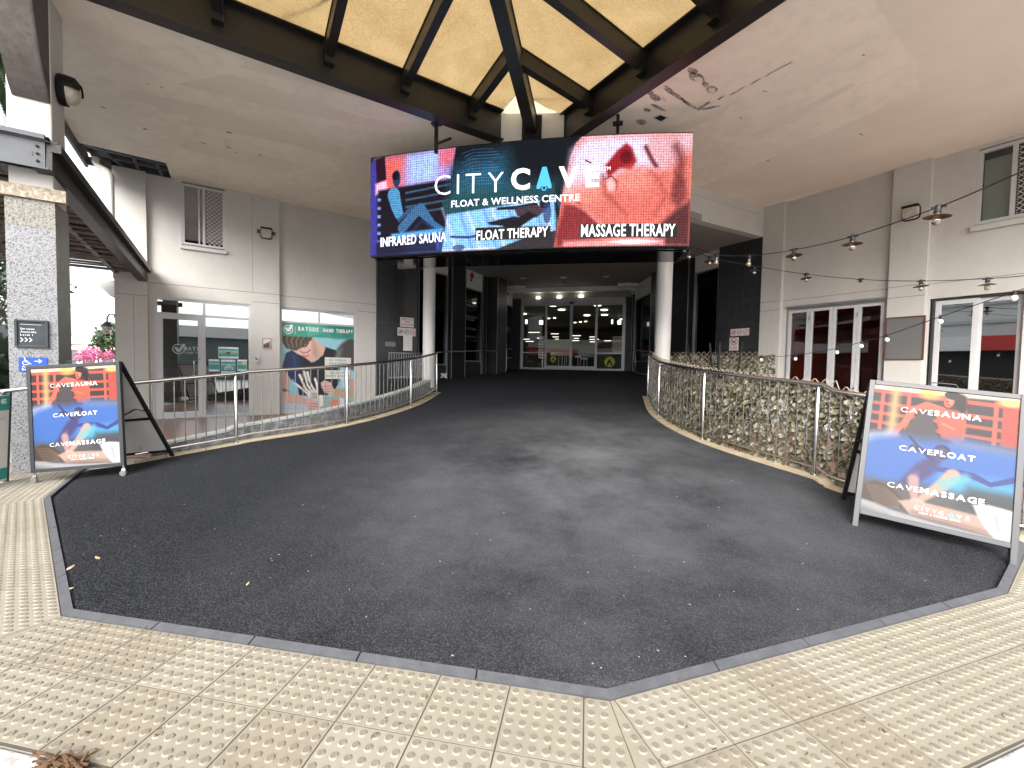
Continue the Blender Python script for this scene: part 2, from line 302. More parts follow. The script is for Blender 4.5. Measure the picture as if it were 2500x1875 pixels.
# ================================================================ materials
M = dict(
 asphalt=mat('asphalt', (.0066, .0076, .0098), rough=.8, spec=.12, var=.5, vscale=.8, bump=1.0, bscale=170, speck=.8, sscale=150, speckcol=(.072, .078, .09)),
 grey_edge=mat('rubber_edge', (.068, .072, .082), rough=.6, var=.25, vscale=14, bump=.3, bscale=90),
 tactile=mat('tactile_tile', (.232, .213, .166), rough=.7, var=.12, vscale=5, bump=.25, bscale=240, speck=.35, sscale=120, speckcol=(.25, .225, .18)),
 grout=mat('grout', (.07, .058, .045), rough=.9, var=.2),
 road=mat('street_asphalt', (.40, .39, .37), rough=.9, var=.3, vscale=2, bump=.8, bscale=140, speck=.5, sscale=90, speckcol=(.3, .29, .27)),
 stud=mat('worn_stud_top', (.172, .157, .126), rough=.85, var=.15, vscale=30, bump=.3, bscale=200, speck=.4, sscale=160, speckcol=(.16, .145, .115)),
 tactile2=mat('tactile_tile_darker', (.215, .192, .146), rough=.7, var=.14, vscale=5, bump=.25, bscale=240, speck=.35, sscale=120, speckcol=(.22, .195, .15)),
 tactile3=mat('tactile_tile_paler', (.25, .231, .185), rough=.7, var=.12, vscale=4, bump=.25, bscale=240, speck=.35, sscale=120, speckcol=(.27, .245, .2)),
 paving=mat('paving', (.34, .33, .30), rough=.85, var=.2, vscale=3, bump=.2, bscale=60),
 kerbpaint=mat('kerb_paint', (.45, .445, .43), rough=.75, var=.1, vscale=12, speck=.9, sscale=38, speckcol=(.22, .21, .2), bump=.5, bscale=40),
 sand=mat('sandstone', (.38, .31, .21), rough=.8, var=.16, vscale=8, bump=.3, bscale=90, speck=.4, sscale=110, speckcol=(.24, .2, .14)),
 render=mat('painted_render', (.53, .52, .49), rough=.75, var=.07, vscale=1.3, bump=.12, bscale=220, speck=.12, sscale=9, speckcol=(.42, .38, .33), streak=1),
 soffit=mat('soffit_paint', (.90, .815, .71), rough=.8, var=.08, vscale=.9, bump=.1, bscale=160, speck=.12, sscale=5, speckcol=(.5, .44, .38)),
 patch=mat('repainted_soffit', (.83, .745, .645), rough=.8, var=.06, vscale=1.2, bump=.1, bscale=160),
 patch2=mat('peeled_paint', (.30, .265, .23), rough=.9, var=.6, vscale=9, bump=.4, bscale=60, speck=.8, sscale=16, speckcol=(.55, .5, .45)),
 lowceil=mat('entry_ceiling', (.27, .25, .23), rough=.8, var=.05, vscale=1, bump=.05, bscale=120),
 steel=mat('painted_steel', (.012, .011, .0105), rough=.42, var=.3, vscale=7, bump=.1, bscale=60, speck=.35, sscale=34, speckcol=(.03, .027, .024)),
 steelgrey=mat('grey_painted_steel', (.085, .092, .105), rough=.5, var=.2, vscale=5, bump=.1, bscale=60),
 brownsteel=mat('brown_painted_steel', (.10, .085, .075), rough=.6, var=.35, vscale=6, bump=.15, bscale=40, speck=.3, sscale=20, speckcol=(.04, .03, .03)),
 stainless=mat('stainless_steel', (.55, .54, .52), rough=.24, metal=1, var=.08, vscale=20),
 darktile=mat('dark_stone_tile', (.020, .022, .026), rough=.38, var=.35, vscale=5, bump=.12, bscale=60, speck=.3, sscale=22, speckcol=(.05, .05, .05), streak=1),
 tilejoint=mat('tile_joint', (.10, .10, .10), rough=.8),
 white=mat('white_paint', (.66, .655, .63), rough=.5, var=.04, vscale=3, bump=.05, bscale=100),
 alu=mat('powder_coated_aluminium', (.52, .53, .54), rough=.4, var=.04, vscale=6),
 alugrey=mat('brushed_aluminium', (.42, .43, .44), rough=.35, metal=.8, var=.1, vscale=12),
 black=mat('black_plastic', (.008, .008, .009), rough=.55, spec=.25, var=.2),
 gloss_black=mat('gloss_black_panel', (.006, .006, .007), rough=.07, var=.2, spec=.6),
 darkframe=mat('dark_frame_metal', (.035, .037, .042), rough=.4, var=.2),
 greyframe=mat('grey_frame_metal', (.04, .041, .046), rough=.45, var=.12),
 marble=mat('grey_marble_tile', (.14, .145, .155), rough=.25, var=.55, vscale=13, speck=.5, sscale=11, speckcol=(.3, .3, .31)),
 coping=mat('stone_coping', (.36, .38, .37), rough=.5, var=.15, vscale=12),
 brown=mat('brown_floor_tile', (.19, .095, .065), rough=.3, var=.35, vscale=9, speck=.3, sscale=18, speckcol=(.3, .2, .15)),
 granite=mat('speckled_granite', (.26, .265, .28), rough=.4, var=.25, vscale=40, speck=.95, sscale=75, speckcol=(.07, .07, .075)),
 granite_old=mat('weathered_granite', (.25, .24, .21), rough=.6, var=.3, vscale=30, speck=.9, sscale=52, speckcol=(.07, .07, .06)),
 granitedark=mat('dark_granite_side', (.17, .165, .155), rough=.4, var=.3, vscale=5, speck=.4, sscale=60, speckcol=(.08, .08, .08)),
 batten=mat('weathered_timber', (.16, .125, .095), rough=.9, var=.5, vscale=5, bump=.4, bscale=40),
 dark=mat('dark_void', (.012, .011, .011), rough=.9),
 grill=mat('white_grille', (.7, .69, .67), rough=.5),
 darkroom=mat('dark_room_wall', (.03, .028, .026), rough=.8, var=.2),
 redwall=mat('red_room_wall', (.60, .035, .025), rough=.6, var=.25, vscale=2),
 roomwall=mat('room_wall', (.36, .35, .32), rough=.8, var=.06),
 roomgrey=mat('grey_room_wall', (.10, .12, .12), rough=.8, var=.1),
 blue=mat('blue_sign', (.015, .075, .42), rough=.4, var=.05),
 ink_white=mat('white_lettering', (.8, .8, .8), rough=.5, var=.02),
 ink_black=mat('black_lettering', (.02, .02, .02), rough=.5, var=.02),
 ink_red=mat('red_lettering', (.45, .025, .02), rough=.5, var=.02),
 ink_grey=mat('grey_lettering', (.42, .43, .44), rough=.5, var=.02),
 signwhite=mat('white_sign_board', (.66, .63, .61), rough=.5, var=.05, vscale=8),
 teal=mat('teal_print', (.03, .26, .22), rough=.4, var=.12, vscale=3),
 cyan=mat('cyan_logo', (.06, .42, .75), rough=.4, var=.02),
 paper=mat('paper', (.68, .68, .66), rough=.7, var=.04),
 greyboard=mat('grey_board', (.13, .135, .135), rough=.7, var=.06, vscale=2),
 redwood=mat('stained_wood_frame', (.13, .035, .02), rough=.5, var=.3, vscale=20),
 lampglass=mat('frosted_lens', (.50, .46, .39), rough=.3, var=.3, vscale=12, speck=.4, sscale=14, speckcol=(.2, .18, .15)),
 copper=mat('copper_shade', (.09, .035, .022), rough=.45, metal=.4, var=.4, vscale=20),
 cable=mat('black_cable', (.012, .012, .014), rough=.6, var=.1),
 bulb=glassmat('bulb_glass', (.75, .66, .5), .3),
 bark=mat('palm_fibre', (.13, .07, .035), rough=.95, var=.7, vscale=25, bump=1, bscale=50),
 leafdry=mat('dry_leaf', (.42, .33, .2), rough=.8, var=.4, vscale=20),
 glass=glassmat('shop_glass', (.72, .75, .73), .04),
 glassr=glassmat('reflective_shop_glass', (.50, .52, .52), .34),
 glassdark=glassmat('tinted_glass', (.12, .12, .13), .035),
 lamp=mat('lit_lamp', (.8, .8, .8), emis=(1, .93, .8), estr=3.2), lampcool=mat('lit_panel', (.8, .8, .8), emis=(.8, .92, 1), estr=1.6),
 lampstrip=mat('lit_shelf_strip', (.8, .8, .8), emis=(1, .9, .78), estr=1.0),
 yellow=mat('yellow_disc', (.62, .65, .02), rough=.5, var=.03),
 cream=mat('cream_wall', (.55, .53, .47), rough=.8, var=.08), olive=mat('olive_store_wall', (.21, .18, .115), rough=.8, var=.2, vscale=.6),
)
def skin(m): return M[m]
E = emit
# ================================================================ ground
LRc = [pxd(330, 1125, 5.25), pxd(420, 1108, 5.5), (-5.11, 4.95, 0), (-4.24, 6.29, 0), (-3.93, 8.05, 0), (-4.15, 9.96, 0)]
RRc = [pxd(2520, 1318, 3.4), pxd(2110, 1215, 4.15), (2.27, 5.13, 0), (1.41, 6.46, 0), (1.0, 8.13, 0), (1.03, 10.46, 0)]
def spline(pts, n=14):
    P = [np.array([p[0], p[1]], float) for p in pts]; P = [2 * P[0] - P[1]] + P + [2 * P[-1] - P[-2]]; out = []
    for i in range(1, len(P) - 2):
        for k in range(n):
            t = k / n; out.append(.5 * ((2 * P[i]) + (-P[i - 1] + P[i + 1]) * t + (2 * P[i - 1] - 5 * P[i] + 4 * P[i + 1] - P[i + 2]) * t * t + (-P[i - 1] + 3 * P[i] - 3 * P[i + 1] + P[i + 2]) * t ** 3))
    out.append(P[-2]); return np.array(out)
LR, RR = spline(LRc), spline(RRc)
Q = np.array([(-6.9, 4.42), (-6.12, 3.72), (-5.22, 2.91), (-2.73, 1.581), (.055, 1.688), (2.458, 3.126), (3.0, 3.72), (3.9, 4.75)])
def dist_edge(x, y):
    d = 9.
    for i in range(len(Q) - 1):
        a, b = Q[i], Q[i + 1]; t = np.clip(((x - a[0]) * (b[0] - a[0]) + (y - a[1]) * (b[1] - a[1])) / ((b - a) @ (b - a)), 0, 1); d = min(d, math.hypot(x - a[0] - t * (b[0] - a[0]), y - a[1] - t * (b[1] - a[1])))
    return d
def zr(x, y):
    z = .0935 * max(0, y - 2.9) if y < 10 else .664 + .0742 * (y - 10)
    z = min(z, .664 + .0742 * 8.3)
    return .008 + min(z, .11 * dist_edge(x, y) if y < 5 else 9)
def offs(line, d):   # offset to the right-hand side of travel
    out = []
    for i, p in enumerate(line):
        t = line[min(i + 1, len(line) - 1)] - line[max(i - 1, 0)]; t = t / np.linalg.norm(t); out.append(p + np.array([t[1], -t[0]]) * d)
    return np.array(out)
LIN = offs(LR, .11); RIN = offs(RR, -.11)          # asphalt edges (inside the rails)
def xl(y):
    pts = [(1.581, -2.73), (2.91, -5.22), (3.72, -6.12)] + [(p[1], p[0]) for p in LIN if p[1] > 3.8] + [(9.99, LIN[-1][0]), (10.03, -5.45), (11.5, -6.2), (12.02, -5.68), (14.4, -4.8), (16.5, -4.3), (18.3, -4.05)]
    pts = sorted(pts); return np.interp(y, [a for a, b in pts], [b for a, b in pts])
def xr(y):
    pts = [(1.581, -2.72), (1.688, .055), (3.126, 2.458), (3.72, 3.0), (3.95, 3.2)] + [(p[1], p[0]) for p in RIN if p[1] > 4.2] + [(10.5, RIN[-1][0]), (10.54, 2.2), (12.6, 3.4), (13, 3.03), (14.8, 2.06), (16.6, 1.45), (18.3, 1.1)]
    pts = sorted(pts); return np.interp(y, [a for a, b in pts], [b for a, b in pts])
ys = sorted(set(list(np.linspace(1.6, 4.4, 50)) + list(np.linspace(4.4, 18.3, 140)) + [1.59, 1.688, 2.91, 3.126, 3.72, 9.99, 10.03, 10.5, 10.54]))
nx = 60; vs = []; fs = []
for y in ys:
    a, b = xl(y), xr(y)
    if y < 3.95: a += .034; b -= .034
    for i in range(nx + 1): x = a + (b - a) * i / nx; vs.append((x, y, zr(x, y) + .002 - (.03 if y < 4 and dist_edge(x, y) < .030 else 0)))
for j in range(len(ys) - 1):
    for i in range(nx): k = j * (nx + 1) + i; fs.append((k, k + 1, k + nx + 2, k + nx + 1))
mb = MB(); mb.add(vs, fs); tag(E('ramp', mb, M['asphalt'], smooth=True), kind='structure')
# worn, paler middle of the ramp comes from wear in the material
nt = M['asphalt'].node_tree; b_ = nt.nodes['Principled BSDF']; tcn = nt.nodes.new('ShaderNodeTexCoord'); wn_ = nt.nodes.new('ShaderNodeTexNoise'); wn_.inputs['Scale'].default_value = .9; wn_.inputs['Detail'].default_value = 9; wn_.inputs['Roughness'].default_value = .68
nt.links.new(tcn.outputs['Object'], wn_.inputs['Vector']); wr = nt.nodes.new('ShaderNodeValToRGB'); wr.color_ramp.elements[0].position = .30; wr.color_ramp.elements[1].position = .66
wr.color_ramp.elements[0].color = (.05, .05, .05, 1); wr.color_ramp.elements[1].color = (1, 1, 1, 1)
gm = nt.nodes.new('ShaderNodeMapping'); gm.vector_type = 'TEXTURE'; gm.inputs['Location'].default_value = (-.2, 5.0, .2); gm.inputs['Scale'].default_value = (3.3, 4.6, 6); gg = nt.nodes.new('ShaderNodeTexGradient'); gg.gradient_type = 'SPHERICAL'
nt.links.new(tcn.outputs['Object'], gm.inputs[0]); nt.links.new(gm.outputs[0], gg.inputs[0])
wm = nt.nodes.new('ShaderNodeMath'); wm.operation = 'MULTIPLY'; wm.use_clamp = True; nt.links.new(gg.outputs[1], wm.inputs[0]); nt.links.new(wr.outputs[0], wm.inputs[1]); wm2 = nt.nodes.new('ShaderNodeMath'); wm2.operation = 'MULTIPLY'; wm2.inputs[1].default_value = 1.15; wm2.use_clamp = True; nt.links.new(wm.outputs[0], wm2.inputs[0])
src = b_.inputs['Base Color'].links[0].from_socket; mx = nt.nodes.new('ShaderNodeMixRGB'); mx.inputs[2].default_value = (.125, .13, .14, 1)
nt.links.new(wn_.outputs[0], wr.inputs[0]); nt.links.new(wm2.outputs[0], mx.inputs[0]); nt.links.new(src, mx.inputs[1]); nt.links.new(mx.outputs[0], b_.inputs['Base Color'])
# rubber edge strip round the front of the ramp
mb = MB(); Qi = offs(Q, -.065)
def miter(line, d):
    out = []
    for i in range(len(line)):
        ns = []
        if i > 0: t = line[i] - line[i - 1]; ns.append(np.array([t[1], -t[0]]) / np.linalg.norm(t))
        if i < len(line) - 1: t = line[i + 1] - line[i]; ns.append(np.array([t[1], -t[0]]) / np.linalg.norm(t))
        n = sum(ns); n = n / np.linalg.norm(n); out.append(line[i] + n * d / (n @ ns[0]))
    return np.array(out)
Qi = miter(Q, -.040)
for i in range(len(Q) - 1):
    a, b, c, d = Q[i], Q[i + 1], Qi[i + 1], Qi[i]; L_ = np.linalg.norm(b - a); k = max(1, round(L_ / .61))
    for j in range(k):
        e0 = j / k + (.004 / L_ if j else 0); e1 = (j + 1) / k - (.004 / L_ if j < k - 1 else 0)
        p = [a + (b - a) * e0, a + (b - a) * e1, d + (c - d) * e1, d + (c - d) * e0]
        mb.hexa([(q[0], q[1], -.02) for q in p] + [(p[0][0], p[0][1], .007), (p[1][0], p[1][1], .007), (p[2][0], p[2][1], .02), (p[3][0], p[3][1], .02)])
tag(E('ramp_edge', mb, M['grey_edge']), kind='structure')
# street
mb = MB(); mb.quad((-300, -300, -.14), (300, -300, -.14), (300, 400, -.14), (-300, 400, -.14)); tag(E('road', mb, M['road']), kind='structure')
W_ = .612; Qo = miter(Q, W_)
kl = Qo[2]; kr = Qo[6]
mb = MB(); pav = [(-60, -52), tuple(kl + np.array([-.3, 0])), tuple(kl), tuple(Qo[3]), tuple(Qo[4]), tuple(Qo[5]), tuple(kr), (60, -50), (60, 60), (-60, 60)]
mb.prism(pav, -.139, -.012); tag(E('pavement', mb, M['paving']), kind='structure')
# tactile tiles, one slab run per side of the ramp
tg = MB(); tt = MB()
def inside(poly, x, y, mrg=0):
    n = len(poly)
    for i in range(n):
        a = poly[i]; b = poly[(i + 1) % n]; t = (b[0] - a[0], b[1] - a[1]); l = math.hypot(*t)
        if (t[0] * (y - a[1]) - t[1] * (x - a[0])) / l < mrg: return False
    return True
def clip(poly, a, n):   # keep n.(p-a) >= 0
    out = []
    for i in range(len(poly)):
        p, q = np.array(poly[i]), np.array(poly[(i + 1) % len(poly)]); dp, dq = n @ (p - a), n @ (q - a)
        if dp >= 0: out.append(p)
        if dp * dq < 0: out.append(p + (q - p) * dp / (dp - dq))
    return out
MI = []; CUR = [0]
def dots(cx, cy):
    o = len(tt.v); n = 12
    for r, z in ((.0175, .0045), (.0128, .0088)):
        for j in range(n): a = 2 * math.pi * j / n; tt.v.append((cx + r * math.cos(a), cy + r * math.sin(a), z))
    for j in range(n): tt.f.append((o + j, o + (j + 1) % n, o + n + (j + 1) % n, o + n + j))
    tt.f.append(tuple(o + n + j for j in range(n))); MI.extend([CUR[0]] * n + [3])
def sector(i, off, w, ext0=0, ext1=0, q=None):
    a, b = Q[i], Q[i + 1]; Wo = miter(Q, w); poly = [a, b, Wo[i + 1], Wo[i]][::-1] if q is None else q
    ar = sum(poly[k][0] * poly[(k + 1) % len(poly)][1] - poly[(k + 1) % len(poly)][0] * poly[k][1] for k in range(len(poly)))
    if ar < 0: poly = poly[::-1]
    t = (b - a) / np.linalg.norm(b - a); n = np.array([t[1], -t[0]]); T = .305; L_ = 12
    tg.prism([tuple(p) for p in poly], -.011, .0015)
    for r in range(int(math.ceil(w / T)) + 3):
        for c in range(-14, 16):
            o = a + t * (off + c * T) + n * (r * T + .003); g = .0028
            cell = [o + t * g + n * g, o + t * (T - g) + n * g, o + t * (T - g) + n * (T - g), o + t * g + n * (T - g)]
            cell = cell if (cell[1][0] - cell[0][0]) * (cell[2][1] - cell[0][1]) - (cell[1][1] - cell[0][1]) * (cell[2][0] - cell[0][0]) > 0 else cell[::-1]
            P = cell
            for k in range(len(poly)):
                p, q_ = np.array(poly[k]), np.array(poly[(k + 1) % len(poly)]); e = q_ - p; e = e / np.linalg.norm(e); nn = np.array([-e[1], e[0]]); P = clip(P, p + nn * .002, nn)
                if len(P) < 3: break
            if len(P) < 3: continue
            CUR[0] = int(rng.choice([0, 0, 0, 1, 2, 2])); nf = len(tt.f); tt.prism([tuple(p) for p in P], .0, .0045); MI.extend([CUR[0]] * (len(tt.f) - nf))
            cc = P if True else None
            for i1 in range(6):
                for j1 in range(6):
                    q2 = o + t * (.0275 + .05 * i1) + n * (.0275 + .05 * j1)
                    ok = True
                    for k in range(len(poly)):
                        p = np.array(poly[k]); e = np.array(poly[(k + 1) % len(poly)]) - p; e = e / np.linalg.norm(e)
                        if np.array([-e[1], e[0]]) @ (q2 - p) < .019: ok = False; break
                    if ok: dots(q2[0], q2[1])
sector(3, 2.785 - .1, W_); sector(4, .02, W_); sector(2, .1, W_); sector(5, .05, W_)
Qw = miter(Q, 1.9)
sector(1, 0, 1.9, q=[tuple(Q[2]), tuple(Q[0]), (-8.1, 3.1), (-7.2, 1.8), tuple(Qo[2])])
sector(6, 0, W_)
tag(E('tile_bedding', tg, M['grout']), kind='structure')
tp = E('tactile_paving', tt, M['tactile'], fix=False); [tp.data.materials.append(M[k]) for k in ('tactile2', 'tactile3', 'stud')]; tp.data.polygons.foreach_set('material_index', MI); tag(tp, kind='structure')
# painted kerb
mb = MB(); K1 = miter(Q, W_ + .01); K2 = miter(Q, W_ + .15)
K1[2] = Qo[2] + (K1[2] - Qo[2])
for i in (2, 3, 4, 5):
    mb.hexa([(K1[i][0], K1[i][1], -.14), (K1[i + 1][0], K1[i + 1][1], -.14), (K2[i + 1][0], K2[i + 1][1], -.14), (K2[i][0], K2[i][1], -.14)] + [(K1[i][0], K1[i][1], -.004), (K1[i + 1][0], K1[i + 1][1], -.004), (K2[i + 1][0], K2[i + 1][1], -.02), (K2[i][0], K2[i][1], -.02)])
tag(E('kerb', mb, M['kerbpaint'], bevel=.008), kind='structure')
# landing floor in front of the left shops, patio floor on the right
mb = MB(); mb.prism([(-12.5, 5.4), (-6.5, 4.4), (-5.2, 5.05), (-4.3, 6.4), (-4.05, 8.2), (-4.4, 9.9), (-6.4, 11.0), (-6.5, 11.3), (-6.9, 11.0)], -.011, .002)
tag(E('shop_landing', mb, M['brown']), kind='structure')
mb = MB(); mb.prism([(1.25, 8.1), (1.7, 6.5), (2.5, 5.3), (3.6, 4.6), (9.5, 3.5), (9.5, 6.4), (4.0, 12.0), (3.3, 12.6), (1.3, 10.4)], -.011, .002)
tag(E('patio_floor', mb, M['brown']), kind='structure')
# sandstone border strips under the rails
def strip(line, d0, d1, zt, zb, m, name, lift=.0, z_of=None, joints=None):
    a = offs(line, d0); b = offs(line, d1); mb = MB(); n = len(line); vs = []
    for p, q in zip(a, b):
        z = (zr(*((p + q) / 2)) if z_of is None else z_of(p)) + zt; vs += [(p[0], p[1], zb), (q[0], q[1], zb), (q[0], q[1], z), (p[0], p[1], z)]
    fs = [(0, 1, 2, 3), tuple(4 * (n - 1) + k for k in (3, 2, 1, 0))]
    for i in range(n - 1):
        for k in range(4): fs.append((4 * i + k, 4 * i + 4 + k, 4 * i + 4 + (k + 1) % 4, 4 * i + (k + 1) % 4))
    mb.add(vs, fs); return E(name, mb, m)
tag(strip(LR, .115, -.10, .012, -.1, M['sand'], 'border_strip'), kind='structure')
tag(strip(RR, -.125, .10, .012, -.1, M['sand'], 'border_strip'), kind='structure')
# joints in the borders
def cumlen(line): return np.concatenate([[0], np.cumsum(np.linalg.norm(np.diff(line, axis=0), axis=1))])
def at(line, s):
    c = cumlen(line); x = np.interp(s, c, line[:, 0]); y = np.interp(s, c, line[:, 1]); e = .01; x2 = np.interp(s + e, c, line[:, 0]); y2 = np.interp(s + e, c, line[:, 1]); x1 = np.interp(s - e, c, line[:, 0]); y1 = np.interp(s - e, c, line[:, 1]); t = np.array([x2 - x1, y2 - y1]); return np.array([x, y]), t / np.linalg.norm(t)
for line, sg in ((LR, 1), (RR, -1)):
    mb = MB()
    for s in np.arange(.3, cumlen(line)[-1] - .1, .42):
        p, t = at(line, s); n = np.array([t[1], -t[0]]) * sg; a = p + n * .118; b = p - n * .09; za = zr(*a) + .0135
        mb.hexa([(*(a - t * .003), za - .02), (*(a + t * .003), za - .02), (*(b + t * .003), za - .02), (*(b - t * .003), za - .02), (*(a - t * .003), za + .003), (*(a + t * .003), za + .003), (*(b + t * .003), za + .003), (*(b - t * .003), za + .003)])
    tag(E('border_joint', mb, M['grout']), kind='structure')
# low marble parapet wall outside the left railing
lw = LR[LR[:, 1] > 4.2]
def hwall(p): return zr(*p) + np.interp(p[1], [4, 5, 6.3, 8, 10], [.10, .17, .26, .30, .30])
wl = thing('parapet_wall', (lw[0][0] - .2, lw[0][1], 0), 'low grey marble tiled wall with pale coping, behind the left railing', 'wall')
o = strip(lw, -.16, -.30, 0, -.05, M['marble'], 'wall_face', z_of=hwall); o.parent = wl; o.location = -Vector(wl.location)
o = strip(lw, -.145, -.32, .035, .0, M['coping'], 'coping', z_of=hwall)
me = o.data
for i, v in enumerate(me.vertices):
    if v.co.z <= 0.001: v.co.z = me.vertices[(i // 4) * 4 + 3].co.z - .033
o.parent = wl; o.location = -Vector(wl.location)
# ================================================================ building
bld = thing('commercial_building', (-1.4, 12.5, 0), 'cream rendered two storey shopping building with recessed corner entrance', 'building')
ZS = 5.55; ZC = 4.808
U = FL.U; V = FR.U
uA = U(363.5, .0, 800); uB = U(682, 0, 650); uC = U(921, 0, 750); uT = U(1019, .02, 750); u0 = U(281, .1, 800); uW = U(272, .1, 500)
# openings, left wall
dx0, dx1 = U(376.5, 0), U(612.5, 0); dz1 = FL.Z(495, 733.5)
wx0, wx1 = U(683.8, -.12), U(869, -.12); wz0 = .03; wz1 = FL.Z(684.3, 749, -.12)
hx0, hx1, hz0, hz1 = U(443.5, 0, 520), U(549, 0, 520), FL.Z(496, 605), FL.Z(496, 455) + .02
mb = MB(); wallgrid(mb, FL, uA, uB, -.1, ZS, -.25, 0, [(dx0, dx1, -.1, dz1), (hx0, hx1, hz0, hz1)])
E('wall', mb, M['render'], bld)
mb = MB(); wallgrid(mb, FL, uB, uC, -.1, ZS, -.30, -.12, [(wx0, wx1, wz0, wz1)]); E('wall', mb, M['render'], bld)
mb = MB(); mb.fbox(FL, u0, uA, -.6, .10, -.1, 3.13); mb.fbox(FL, uW, uA, -.6, .097, 3.13, ZS); E('pier', mb, M['render'], bld)
mb = MB(); mb.fbox(FL, uW + .05, uW + .3, -9, -.6, -.1, ZS); E('wall', mb, M['render'], bld)
mb = MB(); mb.fbox(FL, uC, uT, -.3, .02, -.1, ZC + .1); E('tile_cladding', mb, M['darktile'], bld)
mb = MB()                                            # joint lines in the render and tiles
zj1, zj2 = FL.Z(379, 691.1), FL.Z(660, 740)
for z in (zj1, zj2 + .0):
    for a, b, d in ((uA, uB, 0.0), (uB, uC, -.12)):
        if z == zj2 and d == 0: a = dx1 + .03
        if z == zj2 and d != 0: a = wx1 + .05
        mb.fbox(FL, a, b, d, d + .0015, z - .007, z + .007)
mb.fbox(FL, u0, uA, .10, .1015, zj2 - .09, zj2 - .078)
mb.fbox(FL, U(616, 0, 600) - .004, U(616, 0, 600) + .004, 0, .0015, zj1, ZS)
mb.fbox(FL, U(327, .1, 800) - .004, U(327, .1, 800) + .004, .1, .1015, 0, zj2 - .09)
E('joint_line', mb, mat('render_joint', (.24, .22, .19), rough=.9), bld)
mb = MB()
for z in np.arange(.75, 4.8, .62): mb.fbox(FL, uC, uT, .02, .0208, z - .002, z + .002)
for t in (.36, .72): mb.fbox(FL, uC + (uT - uC) * t - .002, uC + (uT - uC) * t + .002, .02, .0208, 0, ZC)
E('tile_joint', mb, M['tilejoint'], bld)
# right wall
vA = V(1856, .12, 750); vB = V(1915, .0, 650); vC = V(2171, .12, 650); vD = V(2262, .12, 650); vE = V(2262, .12, 650) + 7; vT = V(1752, .12, 700)
bx0, bx1 = V(1918, 0, 800), V(2164, 0, 800); bz1 = FR.Z(2050, 742)
sx0, sx1 = V(2266, 0, 750), V(2506, 0, 750); sz1 = FR.Z(2273, 727)
qx0, qx1, qz0, qz1 = V(2384, 0, 480), V(2384, 0, 480) + 1.95, FR.Z(2385.6, 552), FR.Z(2390, 366)
mb = MB(); mb.fbox(FR, vA, vB, -.3, .12, -.1, ZS); mb.fbox(FR, vC, vD, -.3, .12, -.1, ZS); E('pier', mb, M['render'], bld)
mb = MB(); wallgrid(mb, FR, vB, vC, -.1, ZS, -.25, 0, [(bx0, bx1, -.1, bz1)]); E('wall', mb, M['render'], bld)
mb = MB(); wallgrid(mb, FR, vD, vE, -.1, ZS, -.25, 0.0, [(sx0, sx1, -.1, sz1), (qx0, qx1, qz0, qz1)]); E('wall', mb, M['render'], bld)
mb = MB(); mb.fbox(FR, vT, vA, -.3, .10, -.1, ZC + .1); E('tile_cladding', mb, M['darktile'], bld)
mb = MB()
for z in np.arange(.75, 4.8, .62): mb.fbox(FR, vT, vA, .10, .1008, z - .002, z + .002)
for t in (.3, .62): mb.fbox(FR, vT + (vA - vT) * t - .002, vT + (vA - vT) * t + .002, .10, .1008, 0, ZC)
E('tile_joint', mb, M['tilejoint'], bld)
mb = MB(); zk1, zk2 = FR.Z(1918, 734), FR.Z(2169.9, 728.8, .12)
for z, a, b, d in ((zk1, vB, vC, 0), (zk2, vA, vB, .12), (zk2, vC, vD, .12), (zk1, vC, vD, .12), (zk1, vA, vB, .12), (zk1, vD, vE, 0)): mb.fbox(FR, a, b, d, d + .0015, z - .006, z + .006)
E('joint_line', mb, MATS['render_joint'], bld)
# soffit
A_ = FL.P(uC, 0, 0)[:2]; B_ = FR.P(vA, .12, 0)[:2]
def onbeamL(x): return (x, x + 9.4)
def onbeamR(x): return (x, 7.1 - x)
e1 = onz(158, 305, ZS)[:2]; e2 = onz(190, 348, ZS)[:2]; e3 = onz(405, 398, ZS)[:2]; e4 = onz(418, 435, ZS)[:2]
ext = e1 - np.array([-1, 1]) / S2 * 6.0
mb = MB(); back = lambda u: tuple(FL.P(u, -.2, 0)[:2])
mb.prism([(-6.64, 2.80), tuple(e2), tuple(e3), tuple(e4), back(FL.U(418, 0, 440)), back(uC + .5), (-1.98, 7.46)], ZS, ZS + .2)
E('soffit', mb, M['soffit'], bld)
mb = MB(); kR = FR.P(vE, -.2, 0)[:2]
mb.prism([(-.80, 7.81), (2.0, 10.6), tuple(FR.P(vA - .4, -.2, 0)[:2]), tuple(kR), (4.25, 2.76)], ZS, ZS + .2)
E('soffit', mb, M['soffit'], bld)
